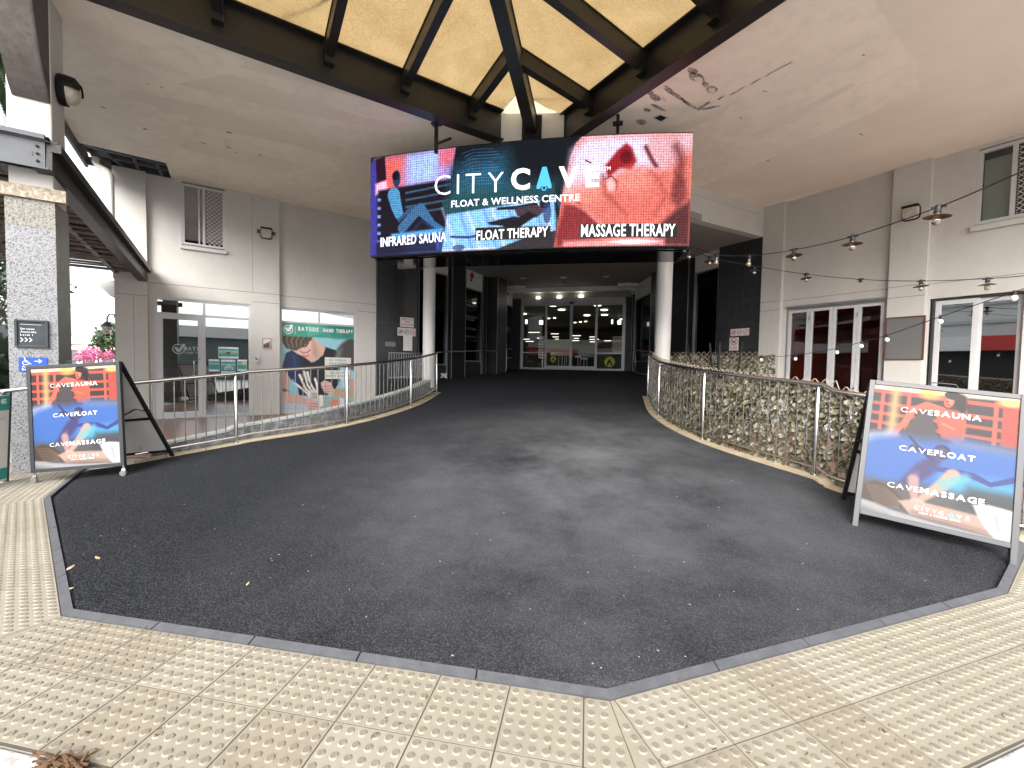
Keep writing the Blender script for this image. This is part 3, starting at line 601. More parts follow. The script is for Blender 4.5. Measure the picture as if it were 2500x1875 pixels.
# repainted zone, peeling patches
def flat(pts, z, t=.003): q = [tuple(onz(x, y, z)[:2]) for x, y in pts]; m_ = MB(); m_.add([(a, b, z - t) for a, b in q], [tuple(range(len(q)))]); return m_
E('repainted_patch', flat([(1702, 458), (1850, 400), (2060, 305), (2245, 222), (2240, 150), (2190, 85), (2130, -10), (2500, -10), (2560, 300), (2480, 335), (2300, 380), (2000, 462), (1860, 503)], ZS), M['patch'], bld)
E('repainted_patch', flat([(560, 180), (900, 290), (1010, 300), (960, 320), (860, 300), (700, 270), (430, 205)], ZS), M['patch'], bld)
E('repainted_patch', flat([(440, 260), (640, 300), (840, 362), (820, 385), (700, 350), (470, 305)], ZS), M['patch'], bld)
stn = MB()
def blob(cx, cy, rx, ry, rot=0, n=14, hole=None):
    pts = [(cx + rx * (1 + .28 * (rng.rand() - .5)) * math.cos(t) * math.cos(rot) - ry * math.sin(t) * math.sin(rot) * (1 + .3 * (rng.rand() - .5)), cy + rx * math.cos(t) * math.sin(rot) + ry * math.sin(t) * math.cos(rot) * (1 + .3 * (rng.rand() - .5))) for t in np.linspace(0, 2 * math.pi, n, endpoint=False)]
    return pts
for cx, cy, rx, ry, ro in ((1700, 188, 20, 11, .4), (1690, 172, 14, 7, .2), (1722, 205, 9, 6, .3), (1650, 232, 32, 5, .55), (1685, 255, 22, 4, .5), (1632, 215, 12, 3, .6), (1738, 218, 14, 9, .1), (1600, 238, 13, 8, .3), (1588, 226, 9, 5, 0), (1608, 262, 20, 4, .45), (1580, 268, 9, 4, .2), (1566, 297, 13, 7, .1), (1735, 262, 26, 2.5, -.2), (1718, 258, 20, 3, -.6), (1800, 222, 26, 1.4, -.55), (1845, 198, 16, 1.2, -.55), (1900, 168, 40, 1.2, -.5), (1760, 238, 10, 1.6, -.6)):
    q = blob(cx, cy, rx, ry, ro); stn = MB(); stn.add([tuple(onz(x, y, ZS)[:2]) + (ZS - .006,) for x, y in q], [tuple(range(len(q)))]); E('peeling_paint', stn, M['patch2'], bld)
for _ in range(14):
    x, y = random.choice([(rng.uniform(200, 800), 0), (rng.uniform(1750, 2300), 1)])
    y = rng.uniform(120 + .35 * (x - 200), 280 + .25 * (x - 200)) if y == 0 else rng.uniform(60, 460 - (x - 1750) * .3)
    q = blob(x, y, rng.uniform(2, 9), rng.uniform(1, 2), rng.uniform(.1, .5), 8); stn = MB(); stn.add([tuple(onz(a, b, ZS)[:2]) + (ZS - .0062,) for a, b in q], [tuple(range(len(q)))]); E('peeling_paint', stn, M['patch2'], bld)
for cx, cy, rx, ry, ro in ((1706, 193, 11, 7, .3), (1738, 219, 9, 6.5, .1), (1622, 242, 8, 3, 1.1), (1690, 252, 10, 3, .5)):
    stn = MB(); q = blob(cx, cy, rx, ry, ro); stn.add([tuple(onz(x, y, ZS)[:2]) + (ZS - .009,) for x, y in q], [tuple(range(len(q)))]); E('bare_plaster', stn, mat('bare_plaster', (.74, .68, .6), rough=.9, var=.1), bld)
for pts in ([(600, 150), (760, 190), (1000, 262), (1010, 275), (780, 212), (590, 165)], [(300, 215), (520, 262), (700, 318), (640, 318), (430, 275), (290, 235)], [(450, 340), (620, 372), (760, 408), (700, 418), (560, 392), (440, 360)], [(1830, 330), (1960, 262), (2080, 200), (2090, 208), (1980, 270), (1850, 342)], [(1560, 330), (1700, 290), (1790, 250), (1760, 285), (1640, 330)]):
    E('repainted_patch', flat(pts, ZS, .0022), M['patch'], bld)
# fascias round the lower entry ceiling
def fasc(pts, z0, z1, th, m, name, flip=1):
    mb = MB()
    for p, q in zip(pts[:-1], pts[1:]): F = fr2(p, q, flip); L_ = np.linalg.norm(np.array(q) - np.array(p)); mb.fbox(F, 0, L_, -th, 0, z0, z1)
    return E(name, mb, m, bld)
fR = [(-.87, 7.72), (1.35, 9.88), tuple(B_)]
fL = [tuple(A_), (-1.92, 7.5)]
fasc(fR, ZC, ZS + .1, .2, M['render'], 'fascia'); fasc(fL, ZC, ZS + .1, .2, M['render'], 'fascia')
mb = MB(); F = fr2(fR[1], fR[2]); mb.fbox(F, 0, 3.6, 0, .012, 5.34, 5.36); E('fascia_trim', mb, M['render'], bld)
mb = MB(); F = fr2((-1.92, 7.5), (-.87, 7.72)); LB = 1.07; mb.fbox(F, -.05, LB + .05, -.2, 0, ZC, 6.0); E('corner_block', mb, M['white'], bld)
# lower ceiling of the entry
PLc = [(-6.54, 11.15), (-5.68, 12.02), (-4.80, 14.4), (-4.30, 16.5), (-4.05, 18.3)]
PRc = [(3.886, 12.15), (3.03, 13.0), (2.06, 14.8), (1.45, 16.6), (1.1, 18.3)]
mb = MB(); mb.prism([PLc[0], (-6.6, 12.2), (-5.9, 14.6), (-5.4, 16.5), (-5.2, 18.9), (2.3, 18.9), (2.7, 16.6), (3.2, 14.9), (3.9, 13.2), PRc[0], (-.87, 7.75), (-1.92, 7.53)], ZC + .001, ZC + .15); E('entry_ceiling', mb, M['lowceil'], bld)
# dark louvred gap at the eave
mb = MB(); q = [tuple(onz(*p, ZS)[:2]) for p in ((178, 322), (440, 385), (460, 470), (240, 430))]; mb.prism(q, ZS + .16, ZS + .2); E('eave_void', mb, M['dark'], bld)
mb = MB()
for p, q in (((190, 348), (275, 402)), ((250, 363), (300, 402)), ((325, 380), (345, 425)), ((382, 393), (398, 432)), ((230, 372), (410, 412)), ((200, 350), (405, 398)), ((275, 402), (418, 435))):
    mb.bar(onz(*p, ZS + .05), onz(*q, ZS + .05), .06, .1)
E('eave_bar', mb, M['steelgrey'], bld)
mb = MB(); mb.bar(onz(150, 292, ZS - .05), onz(212, 392, ZS - .05), .05, .28); mb.bar(onz(210, 391, ZS - .1), onz(272, 405, ZS - .1), .06, .16); E('gutter', mb, M['brownsteel'], bld)
g0 = onz(233, 388, ZS - .2); D0 = (g0 - O) @ CF
mb = MB(); mb.tube([pxd(233, 385, D0), pxd(233, 396, D0), pxd(240, 405, D0), pxd(262, 418, D0 - .05), pxd(269, 428, D0 - .05), pxd(270, 450, D0 - .05), pxd(273, 600, D0 - .05)], .055, 12); E('downpipe', mb, M['render'], bld, smooth=True)
# ---- windows and doors, left wall
def win(name, F, a, b, z0, z1, t, d0, d1, mull=(), trans=(), fm='alu', gm='glass', gd=None, parent=None, label=None):
    parent = parent or bld; mb = MB(); frame_ring(mb, F, a, b, z0, z1, t, d0, d1); pan = []
    xs = [a + t] + [x for m_ in mull for x in (m_ - t / 2, m_ + t / 2)] + [b - t]
    for m_ in mull: mb.fbox(F, m_ - t / 2, m_ + t / 2, d0, d1, z0 + t, z1 - t)
    for z in trans:
        for i in range(0, len(xs), 2): mb.fbox(F, xs[i], xs[i + 1], d0 + .003, d1 - .003, z - t / 2, z + t / 2)
    fo = E(name, mb, M[fm], parent, bevel=.003, label=label)
    zz = [z0 + t] + [x for z in trans for x in (z - t / 2, z + t / 2)] + [z1 - t]; gd = (d0 + d1) / 2 if gd is None else gd
    for i in range(0, len(xs), 2):
        for j in range(0, len(zz), 2):
            g = MB(); g.fbox(F, xs[i] - .005, xs[i + 1] + .005, gd - .003, gd + .003, zz[j] - .005, zz[j + 1] + .005); pan.append(E('pane', g, M[gm], fo))
    return fo
zt = FL.Z(495, 771); um = U(498.5, 0, 850)
win('shopfront_frame', FL, dx0, dx1, 0.0, dz1, .05, -.14, -.02, mull=(um,), trans=(zt,), gm='glassr')
# leaf of the shop door (the pane behind it is in the frame)
dl = MB(); a, b = dx0 + .052, um - .027; st = .095; z0_, z1_ = .01, zt - .027
dl.fbox(FL, a, a + st, -.10, -.015, z0_, z1_); dl.fbox(FL, b - st, b, -.10, -.015, z0_, z1_); dl.fbox(FL, a + st, b - st, -.10, -.015, z1_ - .09, z1_); dl.fbox(FL, a + st, b - st, -.10, -.015, z0_, z0_ + .14)
door = E('shop_door', dl, M['alu'], bld, bevel=.004)
hm = MB(); hu = b - .17; hz = .95; hm.tube([FL.P(b - .05, -.01, hz + .45), FL.P(b - .05, .06, hz + .45), FL.P(hu, .06, hz + .42), FL.P(hu, .06, hz + .1), FL.P(hu + .03, .06, hz), FL.P(b - .05, .06, hz - .02), FL.P(b - .05, -.01, hz - .02)], .012, 10); E('handle', hm, M['stainless'], door, smooth=True)
tw = FL.Z(684.9, 784, -.12); umw = U(780, -.12, 850)
wn1 = win('shop_window', FL, wx0, wx1, wz0, wz1, .05, -.26, -.15, mull=(umw,), trans=(tw,), gm='glassr')
# upstairs window with diamond grille
up = win('window', FL, hx0, hx1, hz0 + .03, hz1 - .03, .05, -.12, -.01, mull=((hx0 + hx1) / 2,), fm='alu', gm='glassr')
def grille(F, a, b, z0, z1, d, sp, parent, r=.004):
    g = MB()
    for sgn in (1, -1):
        k = -(z1 - z0)
        while k < (b - a):
            # line u = a + k + t , z = z0 + t
            t0 = max(0, -k); t1 = min(z1 - z0, (b - a) - k)
            if t1 > t0 + .01:
                p = (a + k + t0, z0 + t0); q = (a + k + t1, z0 + t1)
                if sgn < 0: p = (a + b - p[0], p[1]); q = (a + b - q[0], q[1])
                g.bar(F.P(p[0], d + .003 * sgn, p[1]), F.P(q[0], d + .003 * sgn, q[1]), .008, .004, up=F.n)
            k += sp
    return E('security_grille', g, M['grill'], parent)
mu = (hx0 + hx1) / 2; grille(FL, mu + .05, hx1 - .06, hz0 + .09, hz1 - .09, -.02, .095, up)
sm = MB(); k_ = hx0 + .05 + (mu - hx0) * .62; sm.fbox(FL, k_, k_ + .03, -.05, -.02, hz0 + .085, hz1 - .085); E('sash_bar', sm, M['alu'], up)
sm = MB(); sm.fbox(FL, hx0 - .03, hx1 + .03, -.1, .05, hz0 - .09, hz0 + .0); E('window_sill', sm, M['render'], bld, bevel=.006)
# ---- right wall openings
bi = win('bifold_frame', FR, bx0, bx1, 0, bz1, .045, -.14, -.02, gm='glass', fm='alugrey')
for o_ in list(bi.children): bpy.data.objects.remove(o_)
wv = (bx1 - bx0 - .09) / 4
for i in range(4):
    a = bx0 + .045 + wv * i + .003; b = a + wv - .006; m_ = MB(); frame_ring(m_, FR, a, b, .01, bz1 - .05, .062, -.10, -.01); lf = E('bifold_door', m_, M['alu'], bld, bevel=.004)
    g = MB(); g.fbox(FR, a + .058, b - .058, -.06, -.054, .07, bz1 - .11); E('pane', g, M['glass'], lf)
    if i in (0, 2):
        for z in (.95, bz1 - .32, .2): h = MB(); h.fbox(FR, b - .012, b + .018, -.012, .008, z, z + .1); E('hinge', h, M['alugrey'], lf)
m_ = MB(); m_.fbox(FR, bx0 - .01, bx1 + .01, -.01, .022, bz1 - .0, bz1 + .06); E('head_trim', m_, M['alugrey'], bld, bevel=.004)
sf = win('sliding_door_frame', FR, sx0 + .05, sx1, 0, sz1 - .03, .035, -.2, -.03, fm='darkframe', gm='glass')
for o_ in list(sf.children): bpy.data.objects.remove(o_)
m_ = MB(); frame_ring(m_, FR, sx0 - .03, sx1 + .03, -.02, sz1 + .03, .055, -.03, .015); E('door_architrave', m_, M['render'], bld)
sw = (sx1 - sx0 - .12) / 2.0
for i, dd in enumerate((-.09, -.13)):
    a = sx0 + .09 + sw * i - .02 * i; b = a + sw + .03; m_ = MB(); frame_ring(m_, FR, a, b, .015, sz1 - .07, .085, dd, dd + .035); lf = E('sliding_door', m_, M['alu'], bld, bevel=.004)
    g = MB(); g.fbox(FR, a + .08, b - .08, dd + .015, dd + .021, .09, sz1 - .15); E('pane', g, M['glassr'], lf)
qm = V(2474, 0, 450); uw = win('window', FR, qx0, qx1, qz0 + .02, qz1 - .02, .06, -.1, -.005, mull=(qm,), fm='alu', gm='glass')
grille(FR, qm + .05, qx1 - .07, qz0 + .1, qz1 - .1, -.02, .095, uw)
b_ = MB(); b_.fbox(FR, qx0 + .07, qm - .04, -.09, -.085, qz0 + .08, qz1 - .2); E('roller_blind', b_, M['paper'], uw)
sm = MB(); sm.fbox(FR, qx0 - .05, qx1 + .05, -.1, .06, qz0 - .10, qz0); E('window_sill', sm, M['render'], bld, bevel=.006)
# ---- rooms behind the glass
def room(F, a, b, z1, dep, m, name='room', floor=None, z0=-.005, d=-.31):
    r = MB(); r.quad(F.P(a, d - dep, z0), F.P(b, d - dep, z0), F.P(b, d - dep, z1), F.P(a, d - dep, z1)); r.quad(F.P(a, d, z0), F.P(a, d - dep, z0), F.P(a, d - dep, z1), F.P(a, d, z1))
    r.quad(F.P(b, d - dep, z0), F.P(b, d, z0), F.P(b, d, z1), F.P(b, d - dep, z1)); r.quad(F.P(a, d, z1), F.P(a, d - dep, z1), F.P(b, d - dep, z1), F.P(b, d, z1)); o = E(name, r, m, bld, fix=False)
    r = MB(); r.quad(F.P(a, d, z0), F.P(b, d, z0), F.P(b, d - dep, z0), F.P(a, d - dep, z0)); E('room_floor', r, floor or M['brown'], bld, fix=False); return o
room(FL, dx0 - .1, dx1 + .6, 2.9, 4.5, M['roomgrey']); room(FL, hx0 - .3, hx1 + .3, 5.6, 3, M['darkroom'], z0=3.3)
room(FR, bx0 - .3, bx1 + .1, 3.0, 3.5, M['redwall'], floor=M['darkroom']); room(FR, sx0 - .1, sx1 + .2, 3.0, 4, mat('maroon_room', (.08, .012, .01), rough=.6, var=.3, vscale=2), floor=M['darkroom']); room(FR, qx0 - .3, qx1 + .3, 5.6, 3, M['darkroom'], z0=3.3)
for (x, y) in ((678, 802), (676, 815), (655, 825)):
    q = onz(x - 118, y, 2.86) if False else None
m_ = MB()
for k in range(3): m_.fbox(FL, um + .5, um + 1.0, -1.6 - k * 1.1, -1.25 - k * 1.1, 2.83, 2.86)
E('ceiling_panel_light', m_, M['lampcool'], bld)
# ---- entrance walls (both sides of the corridor)
def pline(P, x):
    """plan point where the pixel column x meets the polyline wall"""
    d = ray(x, 850)[:2]; best = None; P = [np.array(p, float) for p in P]; P = [P[0]] + P[1:-1] + [P[-1] + (P[-1] - P[-2]) * 2]
    for p, q in zip(P[:-1], P[1:]):
        A2 = np.array([[d[0], p[0] - q[0]], [d[1], p[1] - q[1]]])
        if abs(np.linalg.det(A2)) < 1e-9: continue
        t, s = np.linalg.solve(A2, p)
        if t > 0 and -.02 <= s <= 1.02 and (best is None or t < best[1]): best = (t * d, t)
    return best[0]
def bay(P, x0, x1, flip, items, name, zf=None):
    p, q = pline(P, x0), pline(P, x1); F = fr2(p, q, flip); L_ = np.linalg.norm(q - p); zf = zr(*((p + q) / 2)); out = []
    for nm, a, b, d0, d1, z0, z1, m_ in items(L_, zf):
        r = MB(); r.fbox(F, a, b, d0, d1, z0, z1); out.append(E(nm, r, m_, bld))
    return F, L_, zf, out
def glassbay(head, sill):
    def it(L_, zf):
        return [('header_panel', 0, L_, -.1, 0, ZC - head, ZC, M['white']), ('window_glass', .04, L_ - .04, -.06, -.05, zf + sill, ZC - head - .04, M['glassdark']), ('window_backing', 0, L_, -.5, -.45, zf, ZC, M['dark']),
                ('sill_rail', .04, L_ - .04, -.08, .01, zf + sill - .05, zf + sill, M['alugrey']), ('head_rail', .04, L_ - .04, -.08, .01, ZC - head - .04, ZC - head, M['alugrey']),
                ('mullion', 0, .04, -.08, .02, zf - .1, ZC - head, M['alugrey']), ('mullion', L_ - .04, L_, -.08, .02, zf - .1, ZC - head, M['alugrey']), ('tile_dado', .04, L_ - .04, -.1, -.01, zf - .2, zf + sill - .05, M['darktile'])]
    return it
def tilepier(pro, back=.2):
    def it(L_, zf): return [('tile_pier', 0, L_, -back, pro, -.2, ZC, M['darktile']), ('corner_trim', -.012, .012, pro - .01, pro + .012, zf - .1, ZC, M['alugrey']), ('corner_trim', L_ - .012, L_ + .012, pro - .01, pro + .012, zf - .1, ZC, M['alugrey'])]
    return it
bay(PLc, 1020, 1092, 1, glassbay(.42, .55), 'A')
bay(PLc, 1096, 1129, 1, tilepier(.12), 'P')
FB = bay(PLc, 1131, 1176, 1, glassbay(.62, .55), 'B')
bay(PLc, 1178, 1186, 1, tilepier(.02), 'P')
bay(PLc, 1190, 1213, 1, tilepier(.42, .3), 'P')
FC = bay(PLc, 1215, 1257, 1, glassbay(.75, .55), 'C')
bay(PLc, 1259, 1269, 1, tilepier(.05), 'P')
bay(PRc, 1690, 1750, 1, glassbay(.5, .5), 'A')
bay(PRc, 1640, 1682, 1, tilepier(.1), 'P')
bay(PRc, 1606, 1638, 1, glassbay(.5, .5), 'B')
bay(PRc, 1592, 1604, 1, tilepier(.1), 'P')
FE = bay(PRc, 1546, 1590, 1, glassbay(.6, .5), 'C')
bay(PRc, 1529, 1544, 1, tilepier(.05), 'P')
for P_ in (PLc, PRc):       # closing wall behind the bays
    mb = MB()
    for p, q in zip(P_[1:-1], P_[2:]):
        F = fr2(p, q, 1 if P_ is PLc else -1); mb.fbox(F, -.05, np.linalg.norm(np.array(q) - np.array(p)) + .05, -.75, -.52, -.2, ZC + .1)
    E('wall', mb, M['darkroom'], bld)
# ---- entrance doors
YD = 18.28; FD = Fr((0, YD, 0), (1, 0, 0), (0, -1, 0)); zf = zr(-1.4, 18.2) - .0
dU = lambda x: FD.uz(x, 820)[0]
ztop = FD.Z(1400, 727); zlow = FD.Z(1400, 743); xs = [dU(x) for x in (1272, 1332, 1394, 1456, 1525)]
mb = MB(); mb.fbox(FD, xs[0] - .6, xs[4] + .9, -.2, .3, FD.Z(1400, 714), ZC); E('dropped_beam', mb, M['white'], bld)
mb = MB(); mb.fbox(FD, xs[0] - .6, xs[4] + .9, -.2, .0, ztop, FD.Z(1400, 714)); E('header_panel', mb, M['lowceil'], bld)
for a_, b_ in ((xs[0] - .6, xs[0] - .02), (xs[4] + .02, xs[4] + .9)): mb = MB(); mb.fbox(FD, a_, b_, -.2, .02, -.2, ztop); E('tile_pier', mb, M['darktile'], bld)
mb = MB(); mb.fbox(FD, xs[0], xs[4], -.1, .05, zlow, ztop); mb.fbox(FD, xs[0] - .02, xs[0] + .06, -.1, .04, zf, zlow); mb.fbox(FD, xs[4] - .06, xs[4] + .02, -.1, .04, zf, zlow); mb.fbox(FD, xs[0] + .06, xs[4] - .06, -.1, .03, zf - .02, zf + .03)
dfr = E('entrance_frame', mb, M['alugrey'], bld, bevel=.004)
for i in range(4):
    a, b = xs[i] + (.06 if i == 0 else .0), xs[i + 1] - (.06 if i == 3 else .0); d0 = -.04 if i in (0, 3) else .0; m_ = MB(); frame_ring(m_, FD, a, b, zf + .035, zlow - .004, .045 if i in (0, 3) else .06, d0, d0 + .035)
    if i in (0, 3): m_.fbox(FD, a + .045, b - .045, d0, d0 + .03, zf + .72, zf + .77)
    else: m_.fbox(FD, a + .06, b - .06, d0, d0 + .034, zf + .095, zf + .17)
    lf = E('entrance_door' if i in (1, 2) else 'side_panel', m_, M['alugrey'], bld, bevel=.003)
    g = MB(); g.fbox(FD, a + .04, b - .04, d0 + .012, d0 + .018, zf + .07, zlow - .05); E('pane', g, M['glass'], lf)
m_ = MB(); m_.fbox(FD, xs[2] - .1, xs[2] + .1, .05, .09, zlow + .02, zlow + .09); E('door_sensor', m_, M['black'], bld)
# store interior
r = MB(); X0, X1, Y0, Y1, Zt = -11, 9, YD + .25, YD + 20, 4.75; zz = zf - .01
r.quad((X0, Y1, zz), (X1, Y1, zz), (X1, Y1, Zt), (X0, Y1, Zt)); r.quad((X0, Y0, zz), (X0, Y1, zz), (X0, Y1, Zt), (X0, Y0, Zt)); r.quad((X1, Y1, zz), (X1, Y0, zz), (X1, Y0, Zt), (X1, Y1, Zt)); r.quad((X0, Y0, Zt), (X0, Y1, Zt), (X1, Y1, Zt), (X1, Y0, Zt))
E('store_wall', r, M['olive'], bld, fix=False)
r = MB(); r.quad((X0, Y0, zz), (X1, Y0, zz), (X1, Y1, zz), (X0, Y1, zz)); E('store_floor', r, M['darkroom'], bld, fix=False)
# ================================================================ skylight canopy
sk = thing('skylight_canopy', (-1.4, 3, 5.4), 'amber translucent skylight on black steel rafters above the ramp', 'skylight')
ZB0, ZB1 = 5.40, 5.93
dLb = np.array([1, 1, 0]) / S2; dRb = np.array([1, -1, 0]) / S2
def chan(p, q, nin, name='main_beam'):
    """steel channel: web, bottom flange, top flange ; nin points into the opening"""
    mb = MB(); p = np.array(p, float); q = np.array(q, float); u = (q - p) / np.linalg.norm(q - p); F = Fr((p[0], p[1], 0), u, nin); L_ = np.linalg.norm(q - p)
    mb.fbox(F, 0, L_, -.012, .0, ZB0, ZB1); mb.fbox(F, 0, L_, .0, .11, ZB0, ZB0 + .016); mb.fbox(F, 0, L_, .0, .10, ZB1 - .016, ZB1); mb.fbox(F, 0, L_, -.10, -.012, ZB0, ZB0 + .016)
    mb.fbox(F, 0, L_, .02, .07, ZB1, ZB1 + .07)
    return E(name, mb, M['steel'], sk)
pL1 = np.array([-1.93, 7.47, 0]); pL0 = pL1 - dLb * 7.0; pR1 = np.array([-.86, 7.70 + .1, 0]); pR0 = pR1 + dRb * 7.0
chan(pL0, pL1, dRb); chan(pR1, pR0, -dLb)
zr0, slope = ZB1 - .02, .11
def jack(p, din, L_, name='rafter'):
    a = p + UP * (zr0 - .11); b = a + din * L_ + UP * L_ * slope; mb = MB(); mb.bar(a, b, .115, .25); mb.bar(a + UP * .1 + UP * 0, b + UP * .1, .14, .012)
    mb.box(a + din * .04 - UP * .05, .13, .13, .30, math.atan2(din[1], din[0])); return E(name, mb, M['steel'], sk)
HX = -1.40
for i, x_ in enumerate((1125, 965, 790, 535, 250)):
    y_ = np.interp(x_, [-900, -180, 250, 535, 790, 965, 1125], [-560, -260, -70, 50, 150, 220, 275]); q = onz(x_, y_, 5.93); s = (q - pL1) @ dLb; p = pL1 + dLb * s; L_ = (HX - p[0]) * S2
    p[2] = 0; jack(p, dRb, L_)
for x_, y_ in ((1460, 240), (1605, 150), (1790, 25), (2080, -170)):
    q = onz(x_, y_, 5.93); s = (q - pR1) @ dRb; p = pR1 + dRb * s; p[2] = 0; jack(p, -dLb, (p[0] - HX) * S2)
hp = MB(); a = np.array([HX, 7.62, ZB1 - .22]); b = np.array([HX, 2.4, ZB1 - .22 + 5.22 * slope * S2 * .7]); hp.bar(a, b, .19, .28); hp.bar(a + UP * .13, b + UP * .13, .22, .014); E('hip_rafter', hp, M['steel'], sk)
hb = MB(); hb.fbox(fr2((-1.92, 7.5), (-.87, 7.72)), .36, .72, 0, .02, 5.42, 5.9); E('rafter_socket', hb, M['dark'], sk)
# translucent sheets
ym = bpy.data.materials.new('amber_fibreglass'); ym.use_nodes = True; nt = ym.node_tree; nt.nodes.clear(); N = nt.nodes.new
tcn = N('ShaderNodeTexCoord'); no = N('ShaderNodeTexNoise'); no.inputs['Scale'].default_value = 1.6; no.inputs['Detail'].default_value = 8; no.inputs['Roughness'].default_value = .75
n2 = N('ShaderNodeTexNoise'); n2.inputs['Scale'].default_value = 38; n2.inputs['Detail'].default_value = 5
nt.links.new(tcn.outputs['Object'], no.inputs['Vector']); nt.links.new(tcn.outputs['Object'], n2.inputs['Vector'])
ad = N('ShaderNodeMixRGB'); ad.inputs[0].default_value = .45; nt.links.new(no.outputs[0], ad.inputs[1]); nt.links.new(n2.outputs[0], ad.inputs[2])
rp = N('ShaderNodeValToRGB'); rp.color_ramp.elements[0].position = .34; rp.color_ramp.elements[0].color = (.50, .40, .25, 1); rp.color_ramp.elements[1].position = .58; rp.color_ramp.elements[1].color = (.63, .53, .365, 1)
nt.links.new(ad.outputs[0], rp.inputs[0]); tr = N('ShaderNodeBsdfTranslucent'); df = N('ShaderNodeBsdfDiffuse'); ms = N('ShaderNodeMixShader'); ms.inputs[0].default_value = .3
nt.links.new(rp.outputs[0], tr.inputs[0]); nt.links.new(rp.outputs[0], df.inputs[0]); nt.links.new(tr.outputs[0], ms.inputs[1]); nt.links.new(df.outputs[0], ms.inputs[2]); oo = N('ShaderNodeOutputMaterial'); nt.links.new(ms.outputs[0], oo.inputs[0])
def roofz(p, side):
    d = (HX - p[0]) * S2 if side == 0 else (p[0] - HX) * S2; base = zr0 + .03
    return base
for side, (p1, dd) in enumerate(((pL1, dLb), (pR1, dRb))):
    mb = MB(); din = dRb if side == 0 else -dLb; sgn = -1 if side == 0 else 1
    far = p1 + (-dLb if side == 0 else dRb) * 6.9
    hipx = lambda p: (HX - p[0]) * S2 if side == 0 else (p[0] - HX) * S2
    La, Lb = hipx(p1), hipx(far); z0 = zr0 + .02
    a = p1 + UP * z0; b = far + UP * z0; c = far + din * Lb + UP * (z0 + Lb * slope); d = p1 + din * La + UP * (z0 + La * slope)
    a = a + (-din) * .1; b = b + (-din) * .1
    mb.extr([a, b, c, d], UP * .006); o = E('roof_sheet', mb, ym, sk)
mb = MB(); z_ = zr0 + .021; mb.add([(-2.05, 7.62, z_), (-.75, 7.9, z_), (pR1[0], pR1[1], z_), (-1.39, 7.25, z_ + .08), (-1.39, 6.92, z_ + .08), (pL1[0], pL1[1], z_)], [(0, 1, 2, 5), (2, 3, 4, 5)]); E('roof_sheet', mb, ym, sk)
# thin wire under the first bay
wz = MB(); wz.tube([onz(1150, 256, 6.0), onz(1290, 240, 6.02), onz(1415, 230, 6.0)], .006, 6); wz.tube([onz(640, 34, 6.0), onz(760, 8, 6.02), onz(850, -22, 6.02)], .01, 6); E('brace_wire', wz, M['steel'], sk)
# ================================================================ LED sign
cs = [onz(905, 387, 5.18)[:2], onz(1297, 342, 5.18)[:2] + np.array([0, -.0]), onz(1692, 324.7, 5.18)[:2]]
SZ0, SZ1 = 3.38, 5.18
def scurve(t):  # t 0..1
    P0, P1, P2 = cs; c = 2 * P1 - .5 * (P0 + P2); return (1 - t) ** 2 * P0 + 2 * t * (1 - t) * c + t * t * P2
sT = np.linspace(0, 1, 200); sP = np.array([scurve(t) for t in sT]); sC = cumlen(sP); SL = sC[-1]
def smap(x, y, d=0.0):
    t = np.interp(x, sC, sT); p = scurve(t); q = scurve(min(1, t + .01)) - scurve(max(0, t - .01)); q = q / np.linalg.norm(q); n = np.array([q[1], -q[0]]); p = p + n * d; return np.array([p[0], p[1], SZ0 + y])
sg = thing('led_sign', (-1.45, 7.3, SZ0), 'curved lit LED advertising screen hung from black steel beams above the ramp', 'sign')
def stile(n0=24, d0=-.16, d1=-.004, z0=SZ0 - .0, z1=SZ1, mtl='black', name='cabinet'):
    mb = MB(); xs_ = np.linspace(0, SL, n0); vs = []
    for x in xs_:
        a = smap(x, 0, d0); b = smap(x, 0, d1); vs += [(a[0], a[1], z0), (b[0], b[1], z0), (b[0], b[1], z1), (a[0], a[1], z1)]
    fs = [(0, 1, 2, 3), tuple(4 * (n0 - 1) + k for k in (3, 2, 1, 0))] + [(4 * i + k, 4 * i + 4 + k, 4 * i + 4 + (k + 1) % 4, 4 * i + (k + 1) % 4) for i in range(n0 - 1) for k in range(4)]
    mb.add(vs, fs); return E(name, mb, M[mtl], sg)
stile(z0=SZ0 - .015, z1=SZ1 + .015)
pc = Pic(520, 172, SL / 1.8, (22, 24, 30))
# left scene : sauna
pc.poly([(0, 0), (.30, 0), (.255, 1), (0, 1)], (40, 32, 60)); pc.poly([(.02, .02), (.30, 0), (.285, .36), (.04, .44)], (150, 110, 190), soft=.08)
pc.poly([(.04, .0), (.13, 0), (.115, .52), (.05, .45)], (225, 70, 50), a=.85, soft=.14); pc.poly([(.14, .03), (.25, .0), (.24, .30), (.14, .32)], (125, 165, 215), a=.9, soft=.12); pc.poly([(.245, 0), (.302, 0), (.29, .18), (.25, .16)], (205, 80, 105), soft=.06)
for k in range(9): pc.line([(.13 + k * .02, .02), (.125 + k * .02, .36)], .002, (90, 60, 130), a=.5)
pc.poly([(0, .05), (.022, .03), (.03, 1), (0, 1)], (50, 45, 150), soft=.02); pc.poly([(.02, .02), (.055, 0), (.06, .24), (.025, .26)], (45, 20, 38)); pc.poly([(.02, .27), (.06, .25), (.065, .35), (.02, .38)], (225, 150, 190), soft=.03)
pc.poly([(.03, .34), (.29, .30), (.26, .85), (.03, .9)], (30, 22, 34), soft=.03)
for k in range(4): pc.poly([(.13, .385 + k * .07), (.288, .34 + k * .075), (.287, .358 + k * .075), (.13, .405 + k * .07)], (45, 92, 118), a=.9)
for k in range(6): pc.poly([(.028, .42 + k * .085), (.04, .42 + k * .085), (.04, .45 + k * .085), (.028, .45 + k * .085)], (90, 130, 210))
